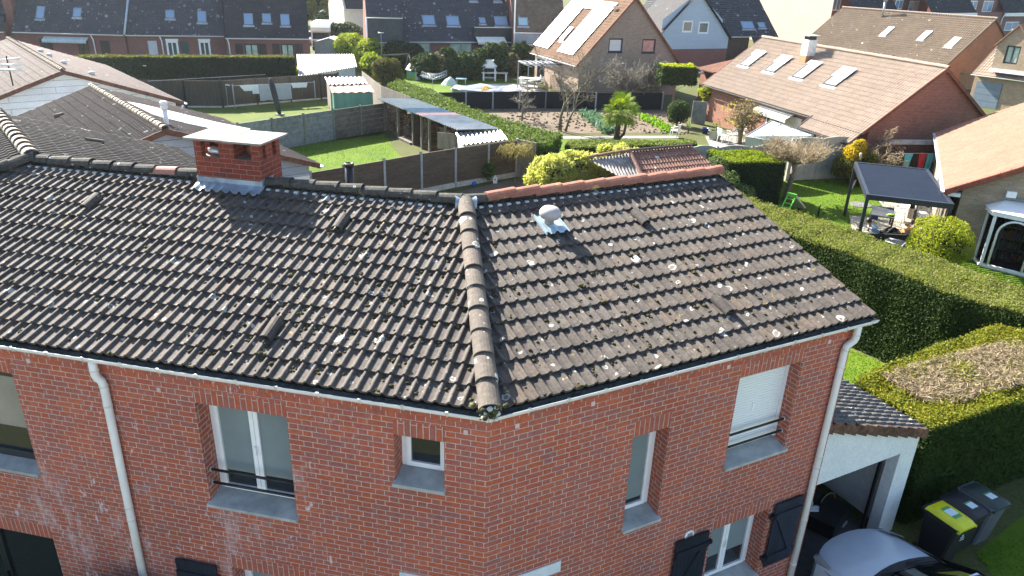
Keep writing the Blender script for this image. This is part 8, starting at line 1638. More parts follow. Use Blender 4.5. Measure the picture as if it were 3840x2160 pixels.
bush('bright_bush', 'big bright yellow green bush beside the corrugated shed', [(*vb(105, 500).xy, 1.6, 1.5, 1.6, 1.5), (*vb(215, 540).xy, 1.5, 1.5, 1.5, 1.5), (*vb(60, 450).xy, 1.4, 1.5, 1.4, 1.3), (*vb(235, 590).xy, 1.1, 1.1, 1.0, 1.1)], leafmat('lime_leaf', [(.13, .2, .02), (.24, .3, .03), (.36, .38, .06)], .45), 170, .14, 74)
bush('round_shrub', 'small round clipped shrub at the head of the long hedge', [(*vb(432, 632).xy, .4, .5, .45, .42)], m_lf_privet, 300, .08, 75, 'shrub')
wv = pole(at(2, 312, 600), 4.0, 'thin pole with a white weather vane above the bushes', 'weather_pole', m_post, .02, Vector((.25, 0, 0)))
mb = MB(); a, b = at(2, 525, 390, 1.6), at(2, 645, 385, 1.6); cloth((a+b)/2+Z*.25, (b-a), (b-a).length, (b-a).length*.95, .95, m_whcl, 'white sheet drying behind the dark conifers', 2, None, 'bed_linen', 'bed linen')
kh = thing('kennel', at(2, 735, 385), 'pale grey kennel shaped shed against the second terrace', 'kennel'); P = at(2, 735, 388); mb = MB(); mb.prism([P+V3(-1, 0, 0), P+V3(1, 0, 0), P+V3(1, 0, 1.3), P+V3(0, 0, 1.95), P+V3(-1, 0, 1.3)], V3(0, 1.4, 0)); mb.build('wall', simple('pale_grey_boards', (.36, .4, .42), .7, .1, 3), kh); mb = MB()
for sg_ in (-1, 1): mb.add([P+V3(sg_*1.15, -.1, 1.22), P+V3(0, -.1, 2.0), P+V3(0, 1.5, 2.0), P+V3(sg_*1.15, 1.5, 1.22)], [(0, 1, 2, 3)])
mb.build('roof', m_skyw, kh)
# vegetable plot
P = at(2, 2075, 1050); pm = thing('palm_tree', P, 'fan palm with bright yellow green leaves in the vegetable plot', 'palm'); mb = MB(); mb.tube([P, P+V3(.02, 0, .5), P+V3(.05, 0, 1.0), P+V3(.1, 0, 1.5)], [.2, .18, .17, .2], 10); mb.tube([P+V3(.1, -.05, 0), P+V3(.42, -.1, .35), P+V3(.5, -.1, .9), P+V3(.35, 0, 1.4)], [.1, .09, .08, .07], 7); mb.build('trunk', simple('palm_trunk', (.11, .07, .045), .95, .4, 14, bmp=1, c2=(.05, .035, .025)), pm)
V, F_ = [], []; rg = random.Random(9); c = P+V3(.12, 0, 1.65)
for k in range(64):
    a = rg.uniform(0, 6.283); el = rg.uniform(-.65, 1.35); d = Vector((math.cos(a)*math.cos(el), math.sin(a)*math.cos(el), math.sin(el))); L = rg.uniform(.62, .95); b0_ = c+d*L; up = (Z-d*d.z).normalized() if abs(d.z) < .99 else Vector((1, 0, 0)); sd = d.cross(up); R = rg.uniform(.48, .64); nb_ = 15
    i0 = len(V); V += [c-sd*.012, c+sd*.012, b0_+sd*.012, b0_-sd*.012]; F_.append((i0, i0+1, i0+2, i0+3))
    for j in range(nb_):
        t = (j/(nb_-1)-.5)*2*2.0; dr = (d*math.cos(t)+sd*math.sin(t)); tip = b0_+dr*R-Z*(.10+.22*abs(math.sin(t))**2*R); m = b0_+dr*R*.55+up*.03; w_ = up.cross(dr).normalized()*.028
        i0 = len(V); V += [b0_, m-w_, tip, m+w_]; F_.append((i0, i0+1, i0+2, i0+3))
link_mesh('crown', V, F_, m_lf_palm, pm)
bare_tree('bare_fruit_tree', 'tall bare fruit tree with greenish branches in front of the solar house', at(2, 1650, 992), 4.5, .10, 5, 81, simple('mossy_bark', (.15, .13, .085), .95, .35, 10, c2=(.08, .07, .045)), .55, (2, 4), up=.10, lean=(.12, 0), minr=.011, first=.42)
bare_tree('bare_fruit_tree', 'second bare stem leaning right beside the tall bare fruit tree', at(2, 1692, 992), 3.6, .07, 5, 82, simple('mossy_bark_b', (.15, .13, .085), .95, .35, 10, c2=(.08, .07, .045)), .6, (2, 4), up=.08, lean=(.35, .1), minr=.010)
bare_tree('bare_fruit_tree', 'small bare tree before the black netted fence', at(2, 1362, 912), 2.1, .06, 4, 83, m_greytwig, .65, (3, 4), minr=.010)
for k, (x, y, l) in enumerate(((2150, 800, 'tangled grey bare bush left of the square topiary'), (2290, 790, 'second grey bare bush nearer the square topiary'))): bare_tree('bare_bush', l, at(2, x, y), 3.6, .05, 4, 84+k, m_greytwig, .75, (4, 5), 'bush', 'bare bushes by the topiary', minr=.010, stems=4, first=.35)
bush('forsythia', 'orange yellow flowering bush on the black netted fence', [(*vb(1090, 790).xy, .95, .42, .3, .42), (*vb(1090, 790).xy, .5, .22, .22, .35)], leafmat('orange_flower', [(.35, .2, .02), (.5, .3, .02), (.55, .38, .05)], .4), 420, .07, 88, core=False); bush('ivy_shrub', 'dark ivy climbing on the black netted fence', [(*vb(1190, 800).xy, .6, .55, .3, .5)], leafmat('ivy_leaf', [(.02, .05, .015), (.05, .09, .025), (.09, .13, .04)], .3), 300, .08, 89)
rng = np.random.default_rng(17)
def veg_row(a, b, n, h, size, mat, lab, seed, asp=3.0, wd=.22):
    rng = np.random.default_rng(seed); t = rng.random(n); P = np.array([a.x, a.y, 0])*(1-t)[:, None]+np.array([b.x, b.y, 0])*t[:, None]; P[:, :2] += rng.normal(0, wd*.5, (n, 2)); P[:, 2] = rng.random(n)*h+.03; V, F = quads(P, np.stack([rng.normal(size=n), rng.normal(size=n), .3+0*t], 1), size, rng, asp, .4); o = link_mesh_raw('vegetable_row', V, F, mat, None); o['kind'] = 'stuff'; o['label'] = lab; o['category'] = 'vegetables'
m_leek = leafmat('leek_leaf', [(.07, .15, .11), (.11, .2, .15), (.16, .25, .18)], .25); m_chard = leafmat('chard_leaf', [(.09, .2, .015), (.16, .3, .02), (.24, .36, .03)], .4)
for k in range(3): veg_row(at(2, 1815+k*42, 862+k*12), at(2, 1995+k*28, 1015-k*8), 260, .38, .14, m_leek, ('leek row nearest the bare trees', 'middle leek row beside the palm', 'leek row closest to the palm')[k], 90+k, 3.4)
veg_row(at(2, 2268, 890), at(2, 2475, 1000), 500, .32, .16, m_chard, 'bright green chard row right of the palm', 94, 1.4, .4)
mb = MB(); rg = random.Random(8)
for k in range(500):
    P = Vector((rg.uniform(-1, 11.5), rg.uniform(41.5, 48.5), 0)); mb.ball((P.x, P.y, .02), rg.uniform(.04, .13), 1, 1, .6, 5, 3, 0, .3, rg)
o = mb.build('clods', m_soil); o['kind'] = 'stuff'; o['label'] = 'clods of dug earth in the vegetable plot'
chair(at(2, 2512, 1035), 2.6, m_wplast, 'white chair by the garden path right of the palm'); pole(at(2, 1705, 880), 1.3, 'pale post between the bare trees', 'garden_post', m_palew, .05)
# topiary, low hedges, bamboo, small tree
P = at(2, 2490, 830); tp_ = thing('topiary_tree', P, 'square clipped topiary crown on a bare trunk by the tan roofed house', 'topiary'); mb = MB(); mb.tube([P, P+V3(.05, 0, 1.0), P+V3(.02, 0, 2.0)], [.13, .10, .12], 8); mb.build('trunk', m_bark2, tp_)
cA = at(2, 2425, 500, 3.2); wT = 2.9; q = [P+V3(-1.1, -.7, 0), P+V3(1.5, -.5, 0), P+V3(1.35, 1.2, 0), P+V3(-1.2, 1.0, 0)]; rng = np.random.default_rng(77); PS, NS = [], []
for i in range(4):
    a, b = q[i], q[(i+1) % 4]; n = 900; t = rng.random(n); z = 1.95+1.3*rng.random(n); e2 = (b-a); nv = Vector((e2.y, -e2.x, 0)).normalized(); PS.append(np.stack([a.x+e2.x*t, a.y+e2.y*t, z], 1)+rng.normal(0, .04, (n, 3))); NS.append(np.tile([nv.x, nv.y, .2], (n, 1)))
leaves('foliage', m_lf_con, tp_, np.concatenate(PS), np.concatenate(NS), .12, 7); n = 1500; x, y = rng.uniform(P.x-1.3, P.x+1.6, n), rng.uniform(P.y-.8, P.y+1.3, n); k = in_poly(x, y, q); leaves('top_shoots', m_lf_spring, tp_, np.stack([x[k], y[k], 3.25+rng.normal(0, .05, k.sum())], 1), np.tile([0, 0, 1.0], (k.sum(), 1)), .12, 8)
mb = MB(); cc = sum(q, Vector())/4; mb.prism([cc+(p-cc)*.93+Z*1.98 for p in q], Z*1.2); mb.build('branches', m_hcore, tp_)
low = [at(2, 1690, 1085, .85), at(2, 1740, 1120, .85), at(2, 2100, 1105, .85), at(2, 2576, 1095, .85), at(3, 110, 1080, .85), at(3, 100, 1062, .85), at(2, 2576, 1062, .85), at(2, 1720, 1062, .85)]
hedge('low_hedge', 'low clipped hedge between the garden path and the red tiled shed', low, .85, m_lf_hedge, 420, .08, 43, .05, top_mat=leafmat('low_top', [(.09, .13, .03), (.14, .18, .045), (.2, .22, .08)], .35))
bb = []
for x, y, z, r in ((1560, 1370, .8, 1.0), (1700, 1350, 1.1, 1.2), (1870, 1330, 1.1, 1.2), (2050, 1330, .9, 1.1), (2190, 1330, .8, .8), (2270, 1335, .6, .6), (2120, 1300, 1.2, .8), (2000, 1270, 1.4, .8), (1620, 1300, 1.6, .9), (1760, 1260, 1.7, .9), (1540, 1300, 1.2, .8)):
    P = at(2, x, y, z); bb.append((P.x, P.y, z, r, r*.8, r*.85))
rb = random.Random(33)
for k in range(26):
    q = rb.choice(bb[:8]); r = rb.uniform(.28, .5); bb.append((q[0]+rb.uniform(-.9, .9), q[1]+rb.uniform(-.5, .5), q[2]+rb.uniform(.0, .7), r, r, r*1.1))
bush('bamboo_clump', 'pale straw and lime bamboo clump behind the terracotta ridge', bb, m_lf_bamboo, 620, .07, 96, 'bamboo', aspect=3.2, tilt=1.1)
P = Vector((.17, 28.4, 0)); cw_ = thing('corkscrew_tree', P, 'small weeping tree with yellowish twisted twigs before the board fence', 'tree'); mb = MB(); mb.tube([P, P+Z*.8, P+V3(.03, 0, 1.45)], [.035, .03, .035], 6); mb.build('trunk', m_bark2, cw_); mb = MB(); rg = random.Random(21); tt0 = P+Z*1.4
for k in range(60):
    a = rg.uniform(0, 6.283); e2 = Vector((math.cos(a), math.sin(a), 0)); r = rg.uniform(.35, .95); h_ = rg.uniform(.1, .55); pts = [tt0, tt0+e2*r*.4+Z*h_, tt0+e2*r*.8+Z*(h_*.9)+Vector((rg.gauss(0, .07), rg.gauss(0, .07), 0)), tt0+e2*r+Z*(h_*.2)+Vector((rg.gauss(0, .1), rg.gauss(0, .1), 0)), tt0+e2*r*1.05-Z*rg.uniform(0, .3)]; mb.tube(pts, [.014, .011, .009, .007, .005], 4, caps=False)
    for q in range(5): p = pts[2]+Vector((rg.gauss(0, .12), rg.gauss(0, .12), rg.gauss(.05, .12))); mb.tube([pts[rg.randint(1, 3)], p, p+Vector((rg.gauss(0, .12), rg.gauss(0, .12), -.12))], .006, 3, caps=False)
mb.build('crown', leafmat('yellow_twig', [(.24, .2, .05), (.34, .29, .08), (.42, .36, .12)], .2), cw_)
bush('garden_shrub', 'sparse shrub at the foot of the board fence', [(*at(2, 1085, 1370).xy, .6, .55, .45, .5)], m_lf_privet, 260, .075, 97, 'shrub'); bush('garden_shrub', 'dark low shrub left of the sparse one', [(*at(2, 770, 1400).xy, .4, .6, .4, .4)], m_lf_dark, 260, .07, 98, 'shrub')
bhs = thing('bird_house', at(2, 1160, 1385), 'white bird house on the ground by the board fence', 'bird house'); P = at(2, 1160, 1385); mb = MB(); mb.prism([P+V3(-.1, 0, 0), P+V3(.1, 0, 0), P+V3(.11, 0, .24), P+V3(0, 0, .4), P+V3(-.11, 0, .24)], V3(0, .16, 0)); mb.build('box', m_wplast, bhs); mb = MB(); mb.lathe(P+V3(0, -.004, .2), [(.035, 0), (.035, .006), (0, .006)], 10, axis=V3(0, -1, 0)); mb.build('hole', m_dark, bhs)
mb = MB(); P = at(2, 1003, 1405); mb.ball(P+Z*.12, .12); o = mb.build('blue_ball', simple('ball_blue', (.02, .1, .5), .35, .05, 5)); o['label'] = 'small blue ball on the soil by the board fence'; o['category'] = 'ball'
tr = thing('plant_trellis', at(2, 985, 1390), 'dark trellis standing against the board fence', 'trellis'); P = at(2, 985, 1390); e2 = (near[4]-near[3]).normalized(); mb = MB()
for k in range(5): mb.tube([P+e2*(k*.12-.24), P+e2*(k*.12-.24)+Z*1.3], .012, 4)
for k in range(7): mb.tube([P-e2*.26+Z*(.2+.18*k), P+e2*.26+Z*(.2+.18*k)], .012, 4)
mb.build('lattice', m_dark, tr)
# red-tiled garden shed
a, b = at(2, 2175, 1148, 2.45), at(3, 62, 1108, 2.45); e2 = (b-a).normalized(); n2 = Vector((e2.y, -e2.x, 0)); n2 = n2 if n2.y < 0 else -n2; L = (b-a).length
rs = thing('tiled_shed', (a+b)/2-Z*2.45, 'garden shed with a red brown tiled hip roof behind the ridge', 'shed'); up_ = (-n2*math.cos(.5)+Z*math.sin(.5)); ln_ = 2.5; O = a-up_*ln_
m_rtile = tilemat('red_brown_tile', [(.19, .095, .07), (.25, .13, .095), (.31, .17, .125)], lichen=.4, scale=.7)
tile_roof('roof_slope', m_rtile, rs, O, e2, up_, ln_, lambda t: -.0+(t-ln_)*.15+.02, lambda t: L+(ln_-t)*.32, g=.33, pitch=.16, rh=.045, prof=PROF, seed=121); tile_roof('roof_slope', m_rtile, rs, a-(n2*math.cos(.5)+Z*math.sin(.5))*ln_, e2, n2*math.cos(.5)+Z*math.sin(.5), ln_, lambda t: 0, lambda t: L, g=.33, pitch=.16, rh=.045, prof=PROF5, seed=122)
mb = MB(); cap_row(mb, a+Z*.03, b+Z*.03, r=.09, ln=.36, seed=3); mb.build('ridge_cap', simple('dark_brown_cap', (.1, .07, .06), .85, .25, 9), rs); mb = MB(); cap_row(mb, a+Z*.03, O-e2*.35+Z*.04, r=.1, ln=.36, seed=4); c2_ = at(2, 1870, 1192, 2.3); cap_row(mb, a+Z*.03, c2_, r=.1, ln=.36, seed=5); mb.build('hip_cap', m_rtile, rs)
mb = MB(); sheet_roof(mb, O-e2*.4-Z*.02, c2_-n2*-.2-up_*.2, c2_-Z*.06, a-Z*.05, .2, .025); mb.build('sheet_roof', simple('grey_sheet', (.3, .27, .24), .7, .3, 4), rs); mb = MB(); mb.obox(Vector((O.x, O.y, 0))+e2*.1-n2*.2, e2*(L-.1), -n2*4.0, Z*(O.z-.08)); mb.build('wall', m_rbrick, rs)
for k in range(2): pass
# right garden: wavy fence, greenhouse, tree, chairs
w1 = [at(3, x, y, 1.95) for x, y in ((-60, 1108), (70, 1105), (265, 1107), (530, 1105), (795, 1085))]; m_wavy = simple('pale_wavy_concrete', (.40, .385, .33), .92, .12, 4, c2=(.28, .275, .235))
panel_fence('pale concrete fence with arched panel tops behind the umbrella tree', w1, 1.9, m_wavy, m_wavy, 1.95, .06, 5, wavy=.13, name='arched_fence')
w2 = [at(3, x, y, 2.2) for x, y in ((835, 1045), (1055, 1038), (1305, 1030))]; panel_fence('taller pale concrete fence with arched tops left of the golden shrub', w2, 2.15, m_wavy, m_wavy, 2.0, .06, 6, wavy=.1, name='arched_fence')
gh = thing('greenhouse', at(3, 700, 1060), 'low greenhouse with a pale glazed roof before the tan roofed house', 'greenhouse'); g = [at(3, 478, 1028, 1.35), at(3, 800, 1085, 1.35), at(3, 985, 1022, 2.0), at(3, 672, 912, 2.0)]; mb = MB(); mb.prism(g, -Z*.05); mb.build('glazed_roof', glass('greenhouse_pane', (.50, .56, .58), .25, .8), gh); mb = MB()
for i in range(5): t = i/4; mb.tube([g[0].lerp(g[1], t)+Z*.03, g[3].lerp(g[2], t)+Z*.03], .03, 4)
mb.tube([g[0], g[1], g[2], g[3], g[0]], .035, 4); mb.build('frame', m_post, gh); mb = MB()
for i in range(4): p, r = g[i], g[(i+1) % 4]; mb.poly([Vector((p.x, p.y, 0)), Vector((r.x, r.y, 0)), r, p])
mb.build('wall', glass('greenhouse_wall', (.28, .33, .28), .3, .6), gh)
bare_tree('fruit_tree', 'gnarled tree with small yellowish young leaves on the terrace', at(3, 430, 1087), 2.6, .1, 5, 131, simple('gnarled_bark', (.2, .15, .09), .95, .35, 10, c2=(.1, .075, .05)), .65, (3, 4), minr=.012, stems=2, first=.4)
tq_ = [o for o in bpy.data.objects if o.get('label', '').startswith('gnarled tree')][0]; P = at(3, 430, 1087); Pp, Nn = blobs_leaves([(P.x-.25, P.y, 1.9, 1.15, 1.0, .85), (P.x+.3, P.y, 1.6, .9, .9, .8)], 50, np.random.default_rng(5)); leaves('young_leaves', leafmat('young_leaf', [(.25, .22, .06), (.35, .3, .09), (.42, .37, .14)], .4), tq_, Pp, Nn, .07, 5)
for k, (x, y, an, l) in enumerate(((300, 1080, .4, 'white plastic chair left of the gnarled tree'), (365, 1070, 2.0, 'white plastic chair behind the gnarled tree'), (415, 1065, 3.4, 'white plastic chair right of the gnarled tree'))): chair(at(3, x, y), an, m_wplast, l, 1.1, 'white chairs on the terrace')
bucket(at(3, 240, 1055), .42, .6, simple('grey_pot', (.33, .36, .33), .8, .1, 6), 'big pale grey flower pot on the terrace', 'flower_pot', 'pot'); bush('potted_plant', 'thin plant growing in the big pale pot', [(*at(3, 240, 1055).xy, .9, .25, .25, .4)], m_lf_privet, 120, .08, 133, 'plant', core=False)
bucket(at(3, 165, 1010), .22, .4, simple('blue_pot', (.02, .06, .25), .4, .1, 6), 'dark blue flower pot beside the grey panel', 'flower_pot', 'pot')
P = at(3, 175, 900); lp_ = bush('lollipop_tree', 'small clipped lollipop tree with bright leaves at the corner of the tan roofed house', [(P.x, P.y, 1.95, .85, .7, .5)], m_lf_spring, 420, .08, 134, 'tree', stem=.05)
for k, (x, y, h_, l) in enumerate(((140, 905, 1.5, 'slim yellow green conifer before the grey panel'), (205, 870, 1.6, 'second slim conifer nearer the house'))): P = at(3, x, y); bush('slim_conifer', l, [(P.x, P.y, h_*.55, .17, .17, h_*.5)], m_lf_spring, 700, .07, 135+k, 'conifer', 'slim conifers')
a, b = at(3, 60, 930), at(3, 165, 940); sp = thing('garden_screen', a, 'grey panel screen in the corner of the terrace garden', 'screen'); mb = MB(); mb.obox(a, b-a, V3(0, .06, 0), Z*1.55); mb.build('panel', m_concg, sp)
P = at(3, 20, 935); bush('round_evergreen', 'round glossy evergreen beside the square topiary', [(*at(2, 2530, 950).xy, .95, .75, .7, .85)], leafmat('glossy_leaf', [(.02, .045, .012), (.05, .085, .02), (.10, .13, .04)], .25), 500, .08, 137, 'shrub')
P = at(3, 40, 1000); V = []; F_ = []; rg = random.Random(4); yk = thing('yucca', P, 'small spiky yucca by the garden path', 'yucca')
for k in range(30):
    a = rg.uniform(0, 6.28); el = rg.uniform(.1, 1.3); d = Vector((math.cos(a)*math.cos(el), math.sin(a)*math.cos(el), math.sin(el))); s2 = d.cross(Z).normalized()*.03; i0 = len(V); q = P+Z*.25; V += [q-s2, q+s2, q+d*.6+s2*.1, q+d*.6-s2*.1]; F_.append((i0, i0+1, i0+2, i0+3))
link_mesh('leaf_rosette', V, F_, m_lf_privet, yk); mb = MB(); mb.tube([P, P+Z*.28], .06, 6); mb.build('stem', m_bark, yk)
P = at(3, 625, 1110); bush('young_pine', 'young open pine in front of the greenhouse', [(P.x, P.y, .7, .3, .3, .35), (P.x, P.y, 1.15, .35, .35, .25), (P.x+.1, P.y, 1.5, .15, .15, .25)], leafmat('pine_needle', [(.08, .13, .03), (.15, .2, .05), (.22, .26, .09)], .3), 260, .1, 138, 'pine', core=False, aspect=4)
# translucent fence before the blue house, tubs and play pole
a, b = at(3, -60, 478, .0), at(3, 240, 505, .0); a, b = at(3, -40, 480), at(3, 262, 420); a = at(3, 0, 470, .0); b = at(3, 235, 440, .0); panel_fence('white translucent panel fence before the blue house', [a+(a-b)*.3, b], 1.7, simple('milky_panel', (.66, .78, .8), .3, .05, 2), simple('green_post', (.08, .2, .18), .5), 2.4, .04, 1, name='translucent_fence')
o = bucket(at(3, 530, 390, 0), .35, .5, simple('magenta_plastic', (.4, .06, .25), .5, .1, 5), 'magenta tub by the dark house wall', 'tub', 'tub')
# things on the terrace behind the hedge
pb = thing('paddling_pool', at(1, 1090, 445), 'blue paddling pool leaning on the left terrace', 'pool'); P = at(1, 1090, 470); mb = MB(); mb.lathe(P+Z*.2, [(.2, -.05), (1.3, 0), (1.4, .25), (1.3, .5), (1.1, .62), (.4, .7), (0, .7)], 18); mb.build('shell', simple('pool_blue', (.03, .4, .65), .4, .06, 4), pb)
o = bucket(at(1, 1195, 470), .5, 1.0, simple('tub_blue', (.02, .12, .5), .4, .1, 5), 'dark blue tub left of the white glazed doors', 'tub', 'tub')
ft = thing('garden_swing', at(1, 1790, 470), 'white metal frame of a garden seat on the terrace', 'frame'); P = at(1, 1735, 470); mb = MB()
for q in (((0, 0, 0), (.1, 0, 2.6)), ((.1, 0, 2.6), (.5, 0, 1.6)), ((.5, 0, 1.6), (2.6, 0, 1.5)), ((2.6, 0, 1.5), (2.2, 0, 0)), ((0, 0, .1), (2.3, 0, .1)), ((1.5, 0, 1.5), (1.3, 0, .1))): mb.tube([P+Vector(q[0]), P+Vector(q[1])], .05, 5)
mb.build('tubes', m_white, ft)
cv = thing('covered_furniture', at(1, 1665, 470), 'stack of covered white furniture between the two glazed doors and the pipe', 'furniture'); P = at(1, 1670, 470); mb = MB(); mb.cbox(P, 2.0, .8, 1.1); mb.add([P+V3(-1, -.1, 1.1), P+V3(.9, -.1, 1.1), P+V3(1.0, .3, 2.4), P+V3(-.9, .3, 2.5)], [(0, 1, 2, 3)]); mb.build('cover', simple('dirty_cover', (.5, .52, .52), .8, .25, 3), cv)
bk_ = thing('clutter_table', at(1, 1300, 470), 'dark table with odds and ends before a white glazed door', 'table'); P = at(1, 1305, 470); mb = MB(); mb.cbox(P+Z*.75, 1.6, .8, .06); mb.build('table_top', m_anth, bk_)
for q in (-.7, .7): mb = MB(); mb.tube([P+V3(q, 0, 0), P+V3(q, 0, .75)], .05, 5); mb.build('leg', m_anth, bk_)
mb = MB(); mb.ball(P+V3(-.3, 0, 1.0), .35, 1.2, 1, .7, 9, 6, 0, .1); mb.build('bag', simple('teal_bag', (.04, .12, .13), .7), bk_)
scn = panel_fence('dark slatted screen between two terrace gardens', [at(1, 840, 450), at(1, 950, 438)], 1.9, simple('grey_slat', (.05, .065, .065), .7, .1, 4), None, 2.5, .05, 7, name='slatted_screen')
mb = MB(); P = at(1, 1000, 465); 
sr = thing('garden_parasol_frame', P, 'white lounger frame standing on the left terrace', 'lounger'); mb.tube([P+V3(-.4, 0, 1.1), P+V3(1.3, 0, 1.6)], .06, 5); mb.tube([P, P+V3(.3, 0, 1.2)], .05, 5); mb.tube([P+V3(1.2, 0, 0), P+V3(.9, 0, 1.4)], .05, 5); mb.build('tubes', m_white, sr)
wb = thing('white_planter', at(1, 760, 430), 'white bench like planter below the shutter of the left terrace house', 'planter'); P = at(1, 765, 455); mb = MB(); mb.cbox(P, 2.6, .6, 1.0); mb.build('body', m_skyw, wb); mb = MB(); mb.cbox(P+Z*1.0, 2.7, .7, .06); mb.build('top', m_white, wb)
# car park at the back
def simple_car(P, ang, mat, lab, L=4.2, H=1.5, Wd=1.75, group='parked cars at the back'):
    r = thing('parked_car', P, lab, 'car', group); f = Vector((math.cos(ang), math.sin(ang), 0)); s = Vector((-f.y, f.x, 0)); P = Vector(P)
    prof = [(-.5, .35), (-.5, .75), (-.44, .85), (-.30, .92), (-.18, H), (.22, H), (.38, .95), (.5, .9), (.5, .35)]; mb = MB(); n = len(prof); vs = []
    for w_, k in ((-1, .86), (-1, 1), (1, 1), (1, .86)):
        for x, z in prof: vs.append(P+f*(x*L)+s*(w_*Wd/2*(k if z > .95 else 1))+Z*z)
    A_ = [P-s*Wd/2*(1 if z < .95 else .8)+f*x*L+Z*z for x, z in prof]; B_ = [P+s*Wd/2*(1 if z < .95 else .8)+f*x*L+Z*z for x, z in prof]
    mb.add(A_+B_, [tuple(range(n-1, -1, -1)), tuple(range(n, 2*n))]+[(i, (i+1) % n, n+(i+1) % n, n+i) for i in range(n)]); mb.build('body', mat, r)
    mb = MB(); g = lambda x, z, w_: P+f*x*L+s*w_*Wd/2+Z*z
    mb.poly([g(-.31, .97, -.8), g(-.31, .97, .8), g(-.195, H-.06, .74), g(-.195, H-.06, -.74)]); mb.poly([g(.385, .99, -.8), g(.385, .99, .8), g(.235, H-.06, .74), g(.235, H-.06, -.74)])
    for i, v in enumerate(mb.v): mb.v[i] = tuple(Vector(v)+(f*-.02 if i < 4 else f*.02)+Z*.015)
    mb.build('windscreen', m_tint, r)
    for x in (-.32, .3):
        for w_ in (-1, 1): mb = MB(); mb.lathe(P+f*x*L+s*w_*(Wd/2-.02)+Z*.32, [(0, -.1), (.32, -.1), (.32, .1), (0, .1)], 12, axis=s); mb.build('wheel', m_rub, r)
    return r
cp = at(1, 2430, 385); cvn = thing('camper_van', cp, 'white camper van with a rounded cab at the end of the left terrace', 'camper van'); f = Vector((.15, -.99, 0)); s = Vector((.99, .15, 0)); mb = MB(); L_ = [(0, .5), (-.15, 1.3), (.35, 1.75), (.25, 2.0), (-.1, 2.15), (-.2, 2.6), (.3, 2.95), (1.2, 3.05), (6.2, 3.0), (6.3, .5)]
A_ = [cp-s*1.12-f*x+Z*z for x, z in L_]; B_ = [cp+s*1.12-f*x+Z*z for x, z in L_]; n = len(L_); mb.add(A_+B_, [tuple(range(n-1, -1, -1)), tuple(range(n, 2*n))]+[(i, (i+1) % n, n+(i+1) % n, n+i) for i in range(n)]); mb.build('body', m_white, cvn)
mb = MB(); q = lambda x, z, w_: cp+s*w_-f*x+Z*z; mb.poly([q(-.14, 1.32, -.95), q(-.14, 1.32, .95), q(.28, 1.98, .9), q(.28, 1.98, -.9)]); mb.v = [tuple(Vector(v)+f*.05) for v in mb.v]; mb.build('windscreen', m_tint, cvn); mb = MB(); mb.cbox(cp+f*.12+Z*.55, 1.9, .1, .6, math.atan2(s.y, s.x)); mb.build('grille', m_rub, cvn)
for w_ in (-1, 1):
    mb = MB(); mb.lathe(cp+s*w_*1.0-f*.9+Z*.35, [(0, -.12), (.35, -.12), (.35, .12), (0, .12)], 12, axis=s); mb.build('wheel', m_rub, cvn)
simple_car(at(1, 2350, 330), 1.5, simple('grey_car_paint', (.35, .37, .4), .3, .05, 3, metal=.5), 'grey car behind the camper van'); simple_car(at(2, 0, 310), 1.45, simple('silver_car_paint', (.45, .45, .46), .3, .05, 3, metal=.5), 'silver car right of the camper van')
kd = thing('garden_cabin', at(1, 2490, 400), 'small pale cabin with a pitched roof in front of the camper van', 'cabin'); P = at(1, 2490, 440); mb = MB(); mb.prism([P+V3(-1.6, 0, 0), P+V3(1.6, 0, 0), P+V3(1.6, 0, 1.6), P+V3(0, 0, 2.05), P+V3(-1.6, 0, 1.6)], V3(0, 2.2, 0)); mb.build('wall', simple('pale_blue_boards_b', (.5, .56, .58), .7, .08, 3), kd); mb = MB()
for sg_ in (-1, 1): mb.add([P+V3(sg_*1.85, -.2, 1.55), P+V3(0, -.2, 2.12), P+V3(0, 2.4, 2.12), P+V3(sg_*1.85, 2.4, 1.55)], [(0, 1, 2, 3)])
mb.build('roof', m_skyw, kd)
# far trees behind everything
m_far1 = leafmat('far_spring_tree', [(.14, .15, .03), (.2, .2, .05), (.27, .25, .08)], .3); m_far2 = leafmat('far_dark_tree', [(.03, .05, .02), (.05, .075, .03), (.08, .10, .045)], .2)
for k, (n, x, y, r, h, m, l) in enumerate(((1, 2395, 215, 4.2, 7.5, m_far1, 'pale yellow green tree at the end of the left terrace'), (2, 10, 200, 3.5, 5.0, m_far2, 'dark tree behind the car park'), (1, 2480, 120, 6, 7, m_far2, 'dark far tree above the car park'), (2, -60, 60, 7, 8, m_far1, 'far pale tree above the car park'), (3, 2520, 210, 4.5, 7.5, m_far2, 'tree behind the dormer house'))):
    P = at(n, x, y); bush('far_tree', l, [(P.x, P.y, h*.6, r, r*.8, h*.4), (P.x+r*.5, P.y, h*.45, r*.7, r*.6, h*.35), (P.x-r*.5, P.y, h*.42, r*.7, r*.6, h*.3)], m, 16, .45, 140+k, 'tree', 'trees at the back', stem=.25)
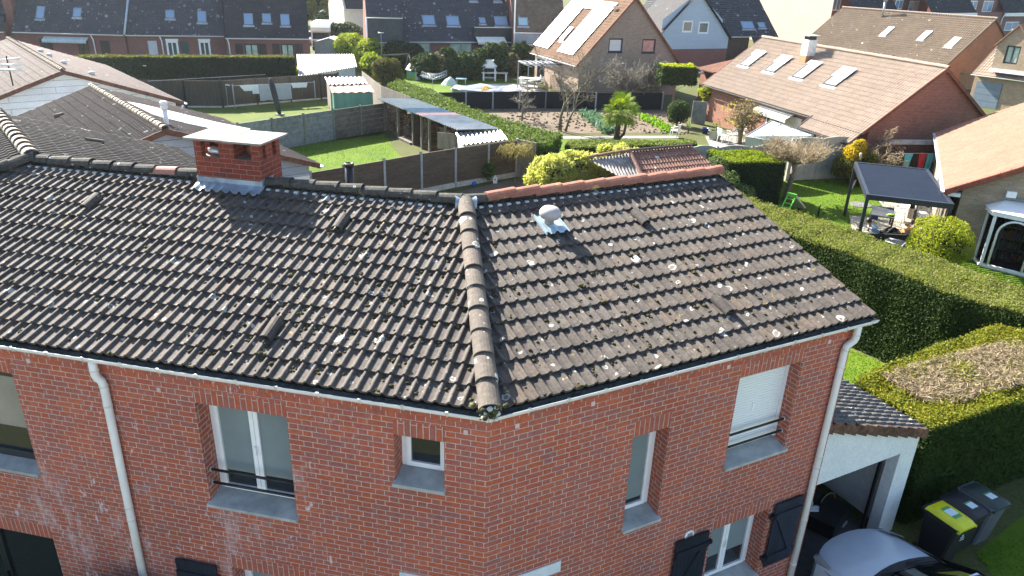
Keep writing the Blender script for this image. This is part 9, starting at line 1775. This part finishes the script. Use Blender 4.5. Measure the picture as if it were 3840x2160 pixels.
hd3 = [at(1, 2340, 195, 1.6), at(2, 90, 215, 1.6)]; e2 = (hd3[1]-hd3[0]).normalized(); n2 = Vector((-e2.y, e2.x, 0)); hedge('far_hedge', 'bright clipped hedge at the back of the car park', [hd3[0], hd3[1], hd3[1]+n2*3, hd3[0]+n2*3], 1.6, m_lf_privet, 50, .3, 150, .2, top_mat=m_lf_spring)
hd3 = [at(1, 2380, 110, 2.5), at(2, 120, 130, 2.5)]; hedge('far_hedge', 'dark hedge farther behind the car park', [hd3[0], hd3[1], hd3[1]+n2*4, hd3[0]+n2*4], 2.5, m_far2, 20, .45, 151, .3)
# dark conifer at the foot of the front wall, black flue behind the ridge
cB = [FL(4.80, -.5, 1.5), FL(5.2, -.55, 1.35), FL(4.45, -.5, 1.2), FL(4.15, -.45, .9)]
bush('cypress_bush', 'dark conifer bush at the foot of the front wall by the downpipe', [(*c.xy, c.z, .5, .42, .62) for c in cB], m_lf_dark, 2600, .035, 160, aspect=2.4)
FB_ = Fr(FL(0, 4.9, 0), dL, nL); P = onwall(2, 66, 1385, FB_(0, 0, 0), FB_(1, 0, 0)); P2 = onwall(2, 66, 1245, FB_(0, 0, 0), FB_(1, 0, 0)); mb = MB(); mb.tube([P-Z*.5, Vector((P.x, P.y, P2.z-.02))], .07, 10); mb.lathe(Vector((P.x, P.y, P2.z-.03)), [(.085, 0), (.085, .06), (.06, .065), (.06, .0)], 12); mb.build('flue_pipe', m_black, house, label='black metal flue standing behind the left ridge')
# ------------------------------------------------------------------ thin spring haze over the gardens
hm = bpy.data.materials.new('haze_air'); hm.use_nodes = True; t = hm.node_tree; t.nodes.clear(); ou = t.nodes.new('ShaderNodeOutputMaterial'); pv = t.nodes.new('ShaderNodeVolumePrincipled')
pv.inputs['Color'].default_value = (.86, .93, 1, 1); pv.inputs['Density'].default_value = .00018; pv.inputs['Anisotropy'].default_value = .6; t.links.new(pv.outputs[0], ou.inputs['Volume'])
mb = MB(); mb.obox((-460, -70, -1), (920, 0, 0), (0, 880, 0), (0, 0, 24)); o = mb.build('haze', hm); o['kind'] = 'stuff'; o['label'] = 'faint haze in the air over the gardens'
